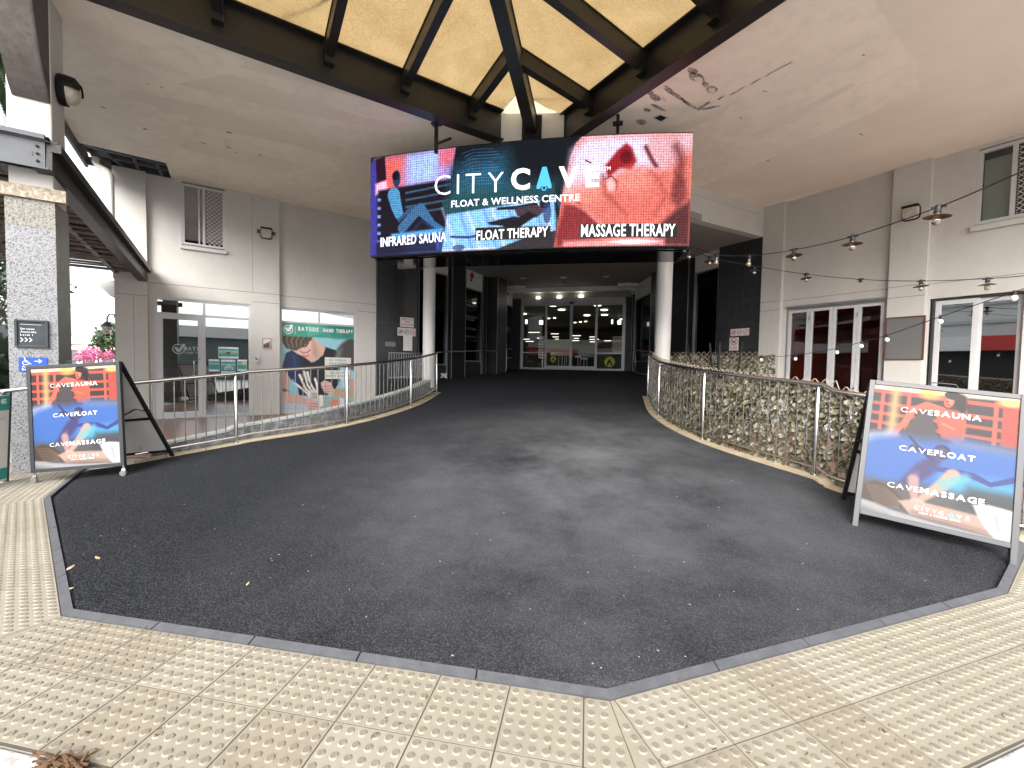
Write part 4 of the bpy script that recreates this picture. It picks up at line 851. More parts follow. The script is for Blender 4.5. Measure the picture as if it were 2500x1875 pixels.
pc.ell(.098, .24, .014, .085, (35, 50, 90)); pc.ell(.094, .21, .012, .045, (25, 22, 40)); pc.line([(.088, .40), (.098, .52), (.108, .60)], [.07, .06, .05], (50, 125, 175)); pc.line([(.108, .66), (.145, .56), (.185, .52)], .018, (40, 70, 120))
pc.line([(.12, .74), (.165, .6), (.185, .57), (.225, .72), (.27, .80)], [.05, .05, .055, .035, .02], (44, 92, 140)); pc.line([(.15, .80), (.19, .68), (.24, .8), (.265, .82)], .018, (30, 40, 80), a=.8); pc.poly([(.08, .79), (.262, .77), (.26, .83), (.08, .86)], (60, 140, 205), soft=.02)
pc.poly([(.03, .86), (.262, .83), (.255, 1), (.02, 1)], (36, 36, 96), soft=.06); pc.poly([(.14, .9), (.26, .86), (.255, 1), (.13, 1)], (45, 80, 190), a=.7, soft=.1)
# middle scene : float pool
pc.poly([(.302, 0), (.655, 0), (.64, .2), (.615, 1), (.255, 1)], (24, 29, 36), soft=.004); pc.poly([(.295, .2), (.46, .1), (.5, .5), (.285, .62)], (26, 88, 118), a=.85, soft=.22); pc.poly([(.29, .4), (.62, .38), (.61, .62), (.28, .62)], (30, 78, 84), a=.7, soft=.16)
for k in range(12): y0_ = .04 + k * .03; pc.line([(.32 + .01 * (k % 3), y0_ + .03), (.36, y0_), (.42 + .012 * (k % 4), y0_ + .01)], .003, (60, 120, 190), a=.55)
pc.poly([(.275, .64), (.61, .55), (.618, .85), (.55, .88), (.44, 1), (.258, 1)], (105, 165, 215), soft=.02)
for k in range(16): x_ = .26 + k * .026; pc.line([(x_, .58), (x_ + .055, 1.05)], .012, ((205, 190, 235), (80, 170, 205), (60, 110, 215))[k % 3], a=.55, soft=.03)
pc.poly([(.255, .5), (.30, .5), (.61, .4), (.61, .55), (.275, .64), (.27, .66)], (28, 72, 82), a=.9, soft=.01); pc.poly([(.44, 1), (.55, .88), (.62, .85), (.615, 1)], (52, 46, 52)); pc.poly([(.262, .98), (.44, .98), (.43, 1.0), (.26, 1.0)], (220, 170, 190), a=.6)
pc.line([(.44, .62), (.50, .62), (.555, .6)], [.012, .018, .02], (34, 28, 42)); pc.poly([(.49, .62), (.56, .6), (.585, .66), (.56, .72), (.50, .7)], (70, 50, 62), soft=.01); pc.ell(.583, .595, .016, .05, (38, 28, 40)); pc.ell(.59, .68, .012, .1, (40, 60, 110), a=.8)
pc.poly([(.46, .78), (.535, .66), (.56, .70), (.50, .82), (.44, .86)], (34, 28, 34)); pc.poly([(.405, .745), (.49, .7), (.52, .72), (.47, .79), (.42, .77)], (34, 30, 40)); pc.line([(.29, .86), (.35, .875), (.44, .83)], .012, (40, 60, 120)); pc.ell(.315, .97, .02, .03, (50, 70, 120), a=.8)
# right scene : massage
pc.poly([(.655, .18), (.67, .06), (.69, 0), (1, 0), (1, 1), (.612, 1), (.635, .5)], (206, 92, 78), soft=.006); pc.poly([(.66, .13), (.7, .02), (1, 0), (1, .12), (.93, .3), (.82, .3), (.72, .45), (.645, .5)], (188, 178, 214), a=.95, soft=.12); pc.ell(.93, .12, .06, .16, (205, 100, 90), a=.55, soft=.6)
pc.poly([(.755, .28), (.79, .14), (.815, .08), (.83, .12), (.845, .24), (.83, .32), (.80, .30), (.765, .38)], (158, 22, 30), soft=.03); pc.ell(.815, .2, .016, .06, (70, 12, 20), a=.6, soft=.6); pc.line([(.87, .12), (.885, .22), (.90, .29)], .016, (90, 18, 26), a=.9, soft=.03); pc.line([(.955, .12), (.97, .22), (.968, .4), (.955, .6)], .035, (96, 36, 38), a=.7, soft=.07); pc.line([(.70, .22), (.715, .245)], .006, (60, 20, 24)); pc.line([(.755, .4), (.775, .37), (.79, .42), (.79, .5)], .006, (105, 20, 26), a=.9); pc.ell(.775, .46, .012, .05, (225, 190, 200), a=.7, soft=.7)
pc.line([(.75, .36), (.755, .52), (.79, .62), (.82, .72)], .01, (120, 30, 32), a=.7, soft=.05); pc.ell(.86, .66, .09, .24, (214, 84, 72), a=.6, soft=.9); pc.ell(.70, .50, .05, .12, (226, 120, 104), a=.6, soft=.9); pc.poly([(.955, .34), (.985, .42), (.99, .58), (.965, .66), (.945, .55)], (120, 46, 44), a=.8, soft=.05); pc.line([(.885, .34), (.91, .42), (.93, .56), (.90, .72)], .012, (150, 52, 50), a=.6, soft=.07); pc.ell(.84, .42, .05, .12, (225, 120, 105), a=.6, soft=.8)
pc.poly([(.64, .62), (.68, .60), (.73, .74), (.78, .92), (.62, 1), (.615, .9)], (130, 32, 38), a=.9, soft=.05); pc.line([(.65, .58), (.70, .66), (.76, .84)], .012, (235, 130, 120), a=.8, soft=.04); pc.poly([(.90, .86), (.96, .68), (1, .6), (1, 1), (.9, 1)], (92, 40, 42), soft=.05); pc.poly([(.64, .95), (.93, .94), (.93, 1), (.64, 1)], (235, 130, 130), a=.9, soft=.04); pc.ell(.84, .965, .06, .02, (235, 220, 240), a=.8, soft=.7)
pc.poly([(.025, .87), (.24, .865), (.24, .985), (.025, .99)], (26, 24, 40), a=.7, soft=.01); pc.noise(.10, 1); pc.noise(.07, 3); pc.c = np.clip((pc.c - .05) * 1.08, 0, 1); pc.c = pc.c * .70 + pc.c.mean(axis=2, keepdims=True) * .30
ledm = printmat('led_picture', emit=.56, dots=24)
picmesh('screen', pc, lambda x, y: smap(x, y, .0), ledm, sg, 0, SL, 0, 1.8)
ledtxt = mat('lit_white_lettering', (.1, .1, .1), emis=(.95, .97, 1), estr=.5, var=0); ledcy = mat('lit_cyan_lettering', (.1, .1, .1), emis=(.03, .45, .85), estr=.42, var=0)
def sxy(x, y):     # photo pixel on the screen -> metres on the screen surface
    xx = np.interp(x, [px(smap(q, .9))[0] for q in sXs], sXs); t = px(smap(xx, 1.8))[1]; b = px(smap(xx, 0))[1]; return xx, 1.8 * (b - y) / (b - t)
sXs = np.linspace(0, SL, 80); sm_ = lambda x, y: smap(x, y, .004)
def ledtext(body, x0, x1, y0, y1, h, bold, matr=ledtxt, sp=True, name='lettering'):
    a, ya = sxy(x0, y0); b, yb = sxy(x1, y1); mp = lambda x, y: sm_(x, y + ya + (yb - ya) * (x - a) / (b - a)); mb = MB(); (spaced if sp else put_text)(mb, body, mp, a, b, 0, h, bold); return E(name, mb, matr, sg, fix=False)
for (xa, xb, ya, yb, yc, yd) in ((1162, 1346, 556, 551, 588, 582), (1418, 1657, 548, 546, 580, 579)):
    P4 = [sxy(xa, yc), sxy(xb, yd), sxy(xb, yb), sxy(xa, ya)]; K_ = 16; mb = MB(); mb.add([smap(P4[j][0] + (P4[j2][0] - P4[j][0]) * i / K_, P4[j][1] + (P4[j2][1] - P4[j][1]) * i / K_, .002) for i in range(K_ + 1) for j, j2 in ((0, 1), (3, 2))], [(2 * i, 2 * i + 2, 2 * i + 3, 2 * i + 1) for i in range(K_)]); E('caption_plate', mb, M['black'], sg, fix=False)
ledtext('CITY', 1061, 1229, 476, 468, .335, -.012); ledtext('C', 1247, 1290, 463, 463, .36, .035); ledtext('VE', 1363, 1462, 459, 456, .355, .035)
ledtext('FLOAT & WELLNESS CENTRE', 1102, 1416, 506, 490, .115, .018, sp=False); ledtext('INFRARED SAUNA', 930, 1091, 603, 589, .17, .02, sp=False); ledtext('FLOAT THERAPY', 1165, 1340, 587, 577, .165, .02, sp=False); ledtext('MASSAGE THERAPY', 1421, 1652, 578, 577, .20, .018, sp=False); ledtext('TM', 1473, 1489, 416, 415, .06, .0, sp=False)
a0, y0_ = sxy(1328, 460); mb = MB(); P_ = [(-.125, 0), (-.125, .05), (-.035, .36), (.035, .36), (.125, .05), (.125, 0), (.07, -.0), (.05, .045), (-.05, .045), (-.07, 0)]; mb.add([sm_(a0 + x, y0_ + y) for x, y in P_], [tuple(range(len(P_)))[::-1]]); E('logo', mb, ledcy, sg, fix=False)
mb = MB(); n = 20; mb.add([sm_(a0 + r * math.cos(2 * math.pi * k / n), y0_ + .01 + r * math.sin(2 * math.pi * k / n)) for r in (.028, .045) for k in range(n)], [(k, (k + 1) % n, n + (k + 1) % n, n + k) for k in range(n)]); E('logo', mb, ledcy, sg, fix=False)
# soffit panel under the sign and hangers
und = MB(); front = [tuple(smap(x, 0, -.162)[:2]) for x in np.linspace(0, SL, 16)]; und.prism(front + [(1.22, 8.2), (.1, 8.12), (-1.4, 8.02), (-3.7, 7.95), (-4.2, 8.02)], SZ0 - .05, SZ0 - .018); E('underside_panel', und, M['gloss_black'], sg)
und = MB()
for x0, x1 in ((987, 1008),): und.add([onz(986, 618, SZ0 - .052), onz(1006, 618, SZ0 - .052), onz(1007, 649, SZ0 - .052), onz(987, 650, SZ0 - .052)], [(0, 1, 2, 3)])
for x_, y_ in ((1057, 326), (1508, 325)):
    h = MB(); p = onz(x_, y_, SZ1); p = p + np.array([0, .14, 0]); h.bar(p - UP * .25, p + UP * .42, .05, .05, up=np.array([0, 1., 0])); h.bar(p - UP * .1 + np.array([.0, 0, 0]), p + np.array([.22, .12, .24]) - UP * .2, .03, .03, up=np.array([0, 1., 0])); h.box(p + UP * .23, .16, .1, .03); E('hanger', h, M['steel'], sg)
# ================================================================ columns
for x_, y_, r_, lb in ((-4.83, 10.99, .168, 'white round column behind the curved end of the left railing'), (1.34, 10.5, .176, 'white round column beside the leafy screen at the right end of the LED sign')):
    z0 = zr(x_, y_) if x_ < 0 else .0; mb = MB(); mb.lathe((x_, y_, z0 - .05), [(r_, 0), (r_, ZC - z0 + .05)], 40); o = E('round_column', mb, M['white'], loc=(x_, y_, z0), smooth=True); tag(o, lb, 'column', 'white round columns carrying the entrance roof')
# ================================================================ pillar and street awning on the left
pA = onz(30, 1159, 0); pA[2] = 0; FP = Fr(pA, uL, nL); wF = .40; wS = .46
FS = Fr(FP.P(wF, 0, 0), np.array([-1, 1, 0]) / S2, uL)     # side face, u runs away from the street
zg = FP.Z(70, 484, 0)
gp = thing('granite_pillar', FP.P(wF / 2, -wS / 2, 0), 'square pillar clad in speckled grey granite with painted top, left of the ramp', 'pillar')
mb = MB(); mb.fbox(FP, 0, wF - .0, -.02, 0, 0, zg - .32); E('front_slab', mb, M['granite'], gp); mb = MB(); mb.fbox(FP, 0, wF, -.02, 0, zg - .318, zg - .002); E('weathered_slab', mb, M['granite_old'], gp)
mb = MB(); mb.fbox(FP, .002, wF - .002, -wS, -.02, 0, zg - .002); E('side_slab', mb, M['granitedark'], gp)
mb = MB(); mb.fbox(FP, .03, wF - .01, -wS + .02, -.01, zg, ZS + .2); E('painted_shaft', mb, M['render'], gp, bevel=.015)
mb = MB(); mb.fbox(FP, -1.6, wF + .1, -.05, .03, zg + .0, zg + .14); E('timber_cap', mb, mat('peeling_timber', (.30, .25, .19), rough=.9, var=.4, vscale=9, speck=.6, sscale=30, speckcol=(.5, .48, .42)), gp)
# awning frame
aw = thing('street_awning', FP.P(-1, -2, 0), 'dark street awning with rotten timber battens behind the granite pillar', 'awning')
zb0 = FP.Z(110, 415, .13); zb1 = FP.Z(110, 345, .13)
mb = MB(); mb.fbox(FP, -6, wF - .03, .09, .15, zb0, zb1); mb.fbox(FP, -6, wF - .0, .06, .17, zb1 - .015, zb1); mb.fbox(FP, -6, wF, .06, .17, zb0, zb0 + .015); mb.fbox(FP, -6, wF - .02, -.5, .2, zb1, zb1 + .05); E('edge_beam', mb, M['steelgrey'], aw)
mb = MB(); 
for z in np.linspace(zb0 + .08, zb1 - .08, 3): mb.lathe(FP.P(wF - .09, .15, z), [(.014, 0), (.014, .012), (.006, .02)], 8, axis=nL)
E('bolt', mb, M['steel'], aw)
a = FP.P(wF, .14, zb0 + .0); bw = FL.P(U(358, 0, 650), .1, FL.Z(358, 688, .1)); bw2 = bw.copy(); h_ = zb1 - zb0
mb = MB(); tb = (bw - a) / np.linalg.norm(bw - a); mb.bar(a + UP * h_ / 2, bw + UP * h_ / 2, .05, h_); mb.bar(a + UP * .008 - uL * .05, bw + UP * .008 - uL * .05, .16, .016); mb.bar(a + UP * (h_ - .06) + uL * .055, bw + UP * (h_ - .06) + uL * .055, .09, .1); mb.bar(a + UP * (h_ + .0), bw + UP * h_, .14, .02); E('side_beam', mb, M['steel'], aw)
wdt = 9.0
for i in range(30):         # timber battens running along the street
    t = .04 + .96 * (i + .4 * rng.rand()) / 30.; s0 = a + (bw - a) * t; z_ = s0[2] + h_ * .45 + rng.uniform(-.02, .02)
    mb = MB(); p = np.array([s0[0], s0[1], z_]) - uL * .05; q = p - uL * wdt + UP * rng.uniform(-.06, .06); mb.bar(p, q, rng.uniform(.05, .13), .03); E('batten', mb, M['batten'], aw)
for k in range(5):
    p = a - uL * (.5 + 1.5 * k) + UP * h_ * .62; q = bw - uL * (.5 + 1.5 * k) + UP * h_ * .62; mb = MB(); mb.bar(p, q, .08, .16); E('joist', mb, M['steelgrey'], aw)
for k in range(3):
    p = a - uL * (.1 + 2.3 * k) + UP * h_ * .5; q = bw - uL * (2.3 + 2.3 * k) + UP * h_ * .5; mb = MB(); mb.bar(p, q, .07, .07); E('brace', mb, M['batten'], aw)
mb = MB(); zt_ = h_ + .03; mb.extr([a + UP * zt_, bw + UP * zt_, bw - uL * wdt + UP * zt_, a - uL * wdt + UP * zt_], UP * .02); E('roof_deck', mb, M['dark'], aw)
mb = MB(); hb_ = FL.P(U(284, .1, 700), .05, 0); D_ = (hb_ - O) @ CF; mb.extr([pxd(232, 688, D_), pxd(283, 684, D_), pxd(283, 728, D_), pxd(268, 722, D_)], nL * -.3); E('haunch', mb, M['render'], bld)
# curved steel bracket
cb = thing('curved_bracket', FP.P(.2, .1, 3.9), 'brown curved steel bracket fixed high on the pillar face', 'bracket')
FB2 = Fr(FP.P(.02, 0, 0), uL, nL); zb_ = FP.Z(60, 238, 0)
prof = [(0, zb_), (.10, zb_ + .10), (.25, zb_ + .34), (.38, zb_ + .62), (.48, zb_ + .95), (.54, zb_ + 1.35), (.58, zb_ + 1.9)]
mb = MB(); vs = []; fs = []
for d, z in prof: vs += [FB2.P(.06, d, z), FB2.P(.36, d, z), FB2.P(.36, d - .014, z + .012), FB2.P(.06, d - .014, z + .012)]
fs = [(0, 1, 2, 3)] + [(4 * i + k, 4 * i + 4 + k, 4 * i + 4 + (k + 1) % 4, 4 * i + (k + 1) % 4) for i in range(len(prof) - 1) for k in range(4)]; mb.add(vs, fs); E('curved_flange', mb, M['brownsteel'], cb, smooth=True)
mb = MB(); mb.extr([FB2.P(.35, d, z) for d, z in prof] + [FB2.P(.35, .002, zb_ + 1.9)], uL * .014); E('web_plate', mb, M['brownsteel'], cb)
# lamps ------------------------------------------------------------
def pillar_lamp():
    c = FS.P(.22, 0, FS.Z(140, 212, 0)); t = thing('wall_lamp', c, 'oval bulkhead lamp with black rim high on the painted pillar', 'wall lamp')
    a1 = np.array([-1, 1, 0]) / S2
    def ring(rx, rz, d, n=24): return [c + uL * d + a1 * rx * math.cos(2 * math.pi * k / n) + UP * rz * math.sin(2 * math.pi * k / n) for k in range(n)]
    def loft(rs, name, m_):
        mb = MB(); n = 24; vs = sum([ring(*r) for r in rs], []); fs = [(i * n + k, i * n + (k + 1) % n, (i + 1) * n + (k + 1) % n, (i + 1) * n + k) for i in range(len(rs) - 1) for k in range(n)] + [tuple(range(n)), tuple((len(rs) - 1) * n + k for k in range(n))]; mb.add(vs, fs); E(name, mb, m_, t, smooth=True)
    loft([(.13, .17, 0), (.14, .18, .02), (.14, .18, .07), (.12, .16, .075)], 'lamp_base', M['black']); loft([(.12, .16, .07), (.11, .15, .13), (.075, .11, .17), (.03, .05, .19)], 'lens', M['lampglass'])
    mb = MB(); n = 12; vs = []
    for r, d in ((1.06, .07), (1.0, .15), (.6, .2)): vs += [c + uL * d + a1 * .13 * r * math.cos(math.pi * k / n) + UP * .17 * r * math.sin(math.pi * k / n) for k in range(n + 1)]
    mb.add(vs, [(i * (n + 1) + k, i * (n + 1) + k + 1, (i + 1) * (n + 1) + k + 1, (i + 1) * (n + 1) + k) for i in range(2) for k in range(n)]); E('hood', mb, M['black'], t, fix=False)
pillar_lamp()
def bulkhead(F, u, z, d, w, h, lb, ears):
    t = thing('bulkhead_light', F.P(u, d, z), lb, 'wall lamp', 'square bulkhead lights on the upper walls'); n = 20
    def ring(r, dd):
        o = []
        for k in range(n): a = 2 * math.pi * k / n; c_, s_ = math.cos(a), math.sin(a); o.append(F.P(u + w / 2 * r * math.copysign(abs(c_) ** .45, c_), d + dd, z + h / 2 * r * math.copysign(abs(s_) ** .45, s_)))
        return o
    def loft(rs, name, m_): mb = MB(); vs = sum([ring(*r) for r in rs], []); mb.add(vs, [(i * n + k, i * n + (k + 1) % n, (i + 1) * n + (k + 1) % n, (i + 1) * n + k) for i in range(len(rs) - 1) for k in range(n)] + [tuple(range(n)), tuple((len(rs) - 1) * n + k for k in range(n))]); E(name, mb, m_, t, smooth=True)
    loft([(1.06, 0), (1.06, .04), (.98, .05)], 'lamp_base', M['black']); loft([(.97, .03), (.95, .09), (.8, .12), (.5, .125)], 'lens', M['lampglass'])
    mb = MB(); mb.fbox(F, u - w * .47, u + w * .47, d + .02, d + .135, z + h * .34, z + h * .52); E('hood', mb, M['black'], t, bevel=.01)
    if ears: mb = MB(); mb.fbox(F, u - w * .78, u + w * .78, d, d + .02, z - h * .05, z + h * .3); E('bracket_plate', mb, M['steelgrey'], t)
bulkhead(FL, U(650, 0, 570), FL.Z(650, 571), 0, .26, .26, 'grimy square bulkhead light on the left wall right of the grilled window', True)
bulkhead(FR, V(2225, .12, 521), FR.Z(2225, 521, .12), .12, .27, .27, 'grimy square bulkhead light on the right pier under the soffit', False)
# hanging lantern under the far awning
t = thing('lantern', pxd(262, 800, 9.6), 'black glass lantern on a curved arm beyond the awning', 'lantern'); c = pxd(262, 803, 9.6)
mb = MB(); mb.tube([c + UP * .16, c + UP * .26, c + CR * .06 + UP * .34, c + CR * .16 + UP * .33, c + CR * .2 + UP * .22], .014, 8); E('arm', mb, M['black'], t, smooth=True)
mb = MB(); mb.lathe(c, [(.13, .05), (.11, .07), (.05, .14), (.02, .17)], 12); mb.lathe(c - UP * .17, [(.02, 0), (.05, .03), (.055, .04)], 12); E('lamp_cap', mb, M['black'], t)
mb = MB(); mb.lathe(c - UP * .13, [(.05, 0), (.10, .18)], 12); E('lamp_glass', mb, M['bulb'], t)
# ================================================================ railings
def railing(line, s0, s1, posts, name_lb, lead, sp=.112, hgt=1.0, loc=None, plane=False):
    c = cumlen(line); p0, _ = at(line, s0); t = thing('railing', (p0[0], p0[1], 0) if loc is None else loc, name_lb, 'railing')
    ss = np.linspace(s0, s1, max(3, int((s1 - s0) / .12))); P = [np.array([*at(line, s)[0], 0]) for s in ss]; zf_ = lambda p: 0 if plane else zr(p[0], p[1])
    mb = MB(); mb.tube([p + UP * (zf_(p) + hgt) for p in P], .025, 12); E('top_rail', mb, M['stainless'], t, smooth=True)
    mb = MB(); mb.tube([p + UP * (zf_(p) + .10) for p in P], .0125, 8); E('bottom_rail', mb, M['stainless'], t, smooth=True)
    src = None
    for sp_ in posts:
        q, _ = at(line, sp_); q = np.array([q[0], q[1], 0]); z = zf_(q)
        if src is None:
            mb = MB(); mb.lathe(q + UP * (z + .005), [(.024, 0), (.024, hgt - .09), (.013, hgt - .075), (.013, hgt - .02)], 12); mb.lathe(q + UP * (z + .005), [(.042, 0), (.042, .012), (.03, .016)], 12); src = E('post', mb, M['stainless'], t, loc=q - wpos(t) + UP * z, smooth=True); q0, z0 = q, z
            me = src.data
        else: inst(src, q - q0 + UP * (z - z0))
    b0 = None; s = s0 + sp * .5
    while s < s1 - .02:
        if min(abs(s - a) for a in posts) > .045:
            q, _ = at(line, s); q = np.array([q[0], q[1], 0]); z = zf_(q)
            if b0 is None: mb = MB(); mb.lathe(q + UP * (z + .1), [(.0065, 0), (.0065, hgt - .11)], 8); b0 = E('baluster', mb, M['stainless'], t, loc=q - wpos(t) + UP * z, smooth=True); bq, bz = q, z
            else: inst(b0, q - bq + UP * (z - bz))
        s += sp
    return t
def s_of(line, p): c = cumlen(line); d = np.linalg.norm(line - np.array(p[:2]), axis=1); return c[int(d.argmin())]
cl = cumlen(LR)[-1]; railing(LR, 0, cl, [s_of(LR, q) for q in LRc[2:5]] + [cl - .02], 'stainless steel railing curving up the left edge of the ramp in front of the shops', 0)
cr = cumlen(RR)[-1]; railing(RR, 0, cr, [.35] + [s_of(RR, q) for q in RRc[2:5]] + [cr - .02], 'stainless steel railing curving up the right edge of the ramp against the leafy screen', 0)
# short dark railing behind the left column
bl = np.array([pxd(950, 880, 11.3)[:2], pxd(1030, 878, 12.2)[:2]]); zz_ = pxd(950, 926, 11.3)[2]
t = thing('railing', (*bl[0], zz_), 'short grey railing with close balusters behind the left column', 'railing')
p, q = np.array([*bl[0], zz_]), np.array([*bl[1], zz_ + .02]); hh = .72
mb = MB(); mb.bar(p + UP * hh, q + UP * hh, .05, .03); E('top_rail', mb, M['alugrey'], t); mb = MB(); mb.bar(p + UP * .05, q + UP * .05, .03, .03); E('bottom_rail', mb, M['alugrey'], t)
b0 = None
for k in range(15):
    r = p + (q - p) * k / 14
    if b0 is None: mb = MB(); mb.box(r + UP * hh / 2, .016, .016, hh); b0 = E('baluster', mb, M['alugrey'], t, loc=r - wpos(t)); r0 = r
    else: inst(b0, r - r0)
# handrails of the entry passage
def handrail(pts, posts, lb, r=.019):
    P = [np.array(p, float) for p in pts]; t = thing('handrail', (P[0][0], P[0][1], P[0][2] - .95), lb, 'handrail'); mb = MB(); mb.tube(P, r, 10); E('rail', mb, M['stainless'], t, smooth=True)
    for p in posts: p = np.array(p, float); z = zr(p[0], p[1]); mb = MB(); mb.lathe((p[0], p[1], z - .02), [(.016, 0), (.016, p[2] - z + .01)], 10); E('post', mb, M['stainless'], t, smooth=True)
def hp_(x, y, P, off): q = pline(P, x); d = ray(x, y); k = np.linalg.norm(q) / np.linalg.norm(d[:2]) * off; return O + d * k
handrail([hp_(1068, 861, PLc, .82), hp_(1100, 858, PLc, .88), hp_(1170, 857, PLc, .92), hp_(1215, 857, PLc, .93)], [], 'stainless handrail along the left side of the entrance passage, nearer the column')
H1 = [hp_(1215, 853, PLc, .97), hp_(1237, 852, PLc, .97), hp_(1268, 850, PLc, .97), pxd(1325, 850, 18.0)]
handrail(H1 + [H1[-1] - UP * .9], [H1[1]], 'stainless handrail at the far left beside the sliding doors')
H2 = [pxd(1455, 852, 17.9), hp_(1525, 853, PRc, .97), hp_(1552, 855, PRc, .97), hp_(1590, 859, PRc, .92)]
handrail([H2[0] - UP * .9] + H2, [H2[2]], 'stainless handrail at the far right beside the sliding doors')
# rail stub on the far left, in front of the granite pillar
mb = MB(); mb.tube([pxd(-80, 966, 4.45), pxd(20, 954, 4.58), pxd(110, 944, 4.66)], .024, 12); q0_ = pxd(-80, 966, 4.45); t = thing('handrail', (q0_[0], q0_[1], 0), 'plain steel handrail passing in front of the granite pillar at the left', 'handrail'); E('rail', mb, M['stainless'], t, smooth=True)
# ================================================================ leafy screens
def leafcols():
    m_ = mat('artificial_leaf', (.30, .28, .17), rough=.65, var=.2); nt = m_.node_tree; b = nt.nodes['Principled BSDF']; oi = nt.nodes.new('ShaderNodeVertexColor'); oi.layer_name = 'Col'; nt.links.new(oi.outputs[0], b.inputs['Base Color']); return m_
LEAF = leafcols()
def leafscreen(line, s0, s1, d, z0f, h, lb, nleaf, sp, size=.05, group=None):
    p0, _ = at(line, s0); t = thing('leaf_screen', (p0[0], p0[1], 0), lb, 'screen', group)
    F = lambda s, e, z: np.array([*(at(line, s)[0] + np.array([at(line, s)[1][1], -at(line, s)[1][0]]) * (d + e)), z + z0f(at(line, s)[0])])
    mb = MB()
    for sgn in (1, -1):
        k = s0 - h
        while k < s1 + h:
            pts = []
            for j in range(7):
                s = k + sgn * 0 + h * j / 6 if sgn > 0 else k + h - h * j / 6; z = h * j / 6
                if s0 <= s <= s1: pts.append((s, z))
            if len(pts) > 1:
                if pts[-1][1] > h - .01: s, z = pts[-1]; pts.append((s + sgn * .03, z + .035))
                for a, b in zip(pts[:-1], pts[1:]): mb.bar(F(a[0], .006 * sgn, a[1]), F(b[0], .006 * sgn, b[1]), .009, .006)
            k += sp
    E('lattice', mb, mat('willow_lattice', (.36, .30, .23), rough=.8, var=.3, vscale=20), t)
    vs = []; fs = []; cols = []
    for _ in range(nleaf):
        s = rng.uniform(s0, s1); z = rng.uniform(.0, h * .97); dens = .74 + .26 * math.sin(s * 5.1 + z * 4) * math.cos(z * 7 + s * 2.3)
        if rng.rand() > dens: continue
        c = F(s, -rng.uniform(-.02, .05) * 1, z); L_ = size * rng.uniform(.6, 1.15); tt_ = at(line, s)[1]; T3 = np.array([tt_[0], tt_[1], 0]); N3 = np.array([tt_[1], -tt_[0], 0]) * (-1 if d > 0 else 1)
        ax = T3 * rng.uniform(-.8, .8) - UP * rng.uniform(.3, 1) + N3 * rng.uniform(-.1, .7); ax /= np.linalg.norm(ax); sd_ = np.cross(ax, N3 + T3 * rng.uniform(-.5, .5)); sd_ /= np.linalg.norm(sd_); nn = np.cross(sd_, ax)
        o = len(vs); w = L_ * .42
        vs += [c, c + ax * L_ * .3 + sd_ * w + nn * .006, c + ax * L_ * .75 + sd_ * w * .75, c + ax * L_ * 1.1, c + ax * L_ * .75 - sd_ * w * .75, c + ax * L_ * .3 - sd_ * w + nn * .006, c + ax * L_ * .5 - nn * .006]
        fs += [(o, o + 1, o + 6), (o + 1, o + 2, o + 6), (o + 2, o + 3, o + 6), (o + 3, o + 4, o + 6), (o + 4, o + 5, o + 6), (o + 5, o, o + 6)]
        r = rng.rand(); cc = lin(np.array([(196, 190, 166), (168, 162, 128), (130, 128, 86), (216, 210, 190), (112, 102, 76)][int(r * 5)]) * rng.uniform(.8, 1.08)) * .40; cols += [tuple(cc) + (1,)] * 7
    mb = MB(); mb.add(vs, fs); o = E('leaves', mb, LEAF, t, fix=False); at_ = o.data.color_attributes.new('Col', 'FLOAT_COLOR', 'POINT'); at_.data.foreach_set('color', np.array(cols, float).reshape(-1)); return t
zrr = lambda p: max(0, zr(p[0], p[1]))
leafscreen(RR, .0, cr - .05, .07, lambda p: zrr(p) + .03, .99, 'artificial leaf trellis fixed behind the right railing of the ramp', 10500, .105, .06)
ln = np.array([pxd(1628, 862, 10.6)[:2], pxd(1760, 862, 9.9)[:2], pxd(1893, 864, 9.4)[:2]]); leafscreen(ln, 0, cumlen(ln)[-1], 0, lambda p: .75, 1.02, 'smaller artificial leaf trellis at the back of the patio below the dark tiles', 3400, .12, .06)
# poles on the patio
for x0, y0, x1, y1, D_, r_, lb in ((1677, 832, 1690, 905, 8.6, .014, 'thin black pole leaning left, leftmost on the patio'), (1733, 838, 1738, 905, 8.4, .026, 'dark upright pole second from the left on the patio'), (1757, 836, 1753, 905, 8.2, .034, 'thickest dark upright pole on the patio'), (1812, 836, 1801, 908, 8.0, .014, 'thin black pole leaning right, rightmost on the patio')):
    p = pxd(x0, y0, D_); q = pxd(x1, y1, D_); q2 = p + (q - p) * (p[2] / (p[2] - q[2])); mb = MB(); mb.tube([q2, p], [r_, r_ * .8], 10); mb.lathe((q2[0], q2[1], 0), [(.09, 0), (.09, .03), (.03, .05)], 14); o = E('patio_pole', mb, M['black'], loc=(q2[0], q2[1], 0), smooth=True); tag(o, lb, 'pole', 'dark poles standing on the patio')
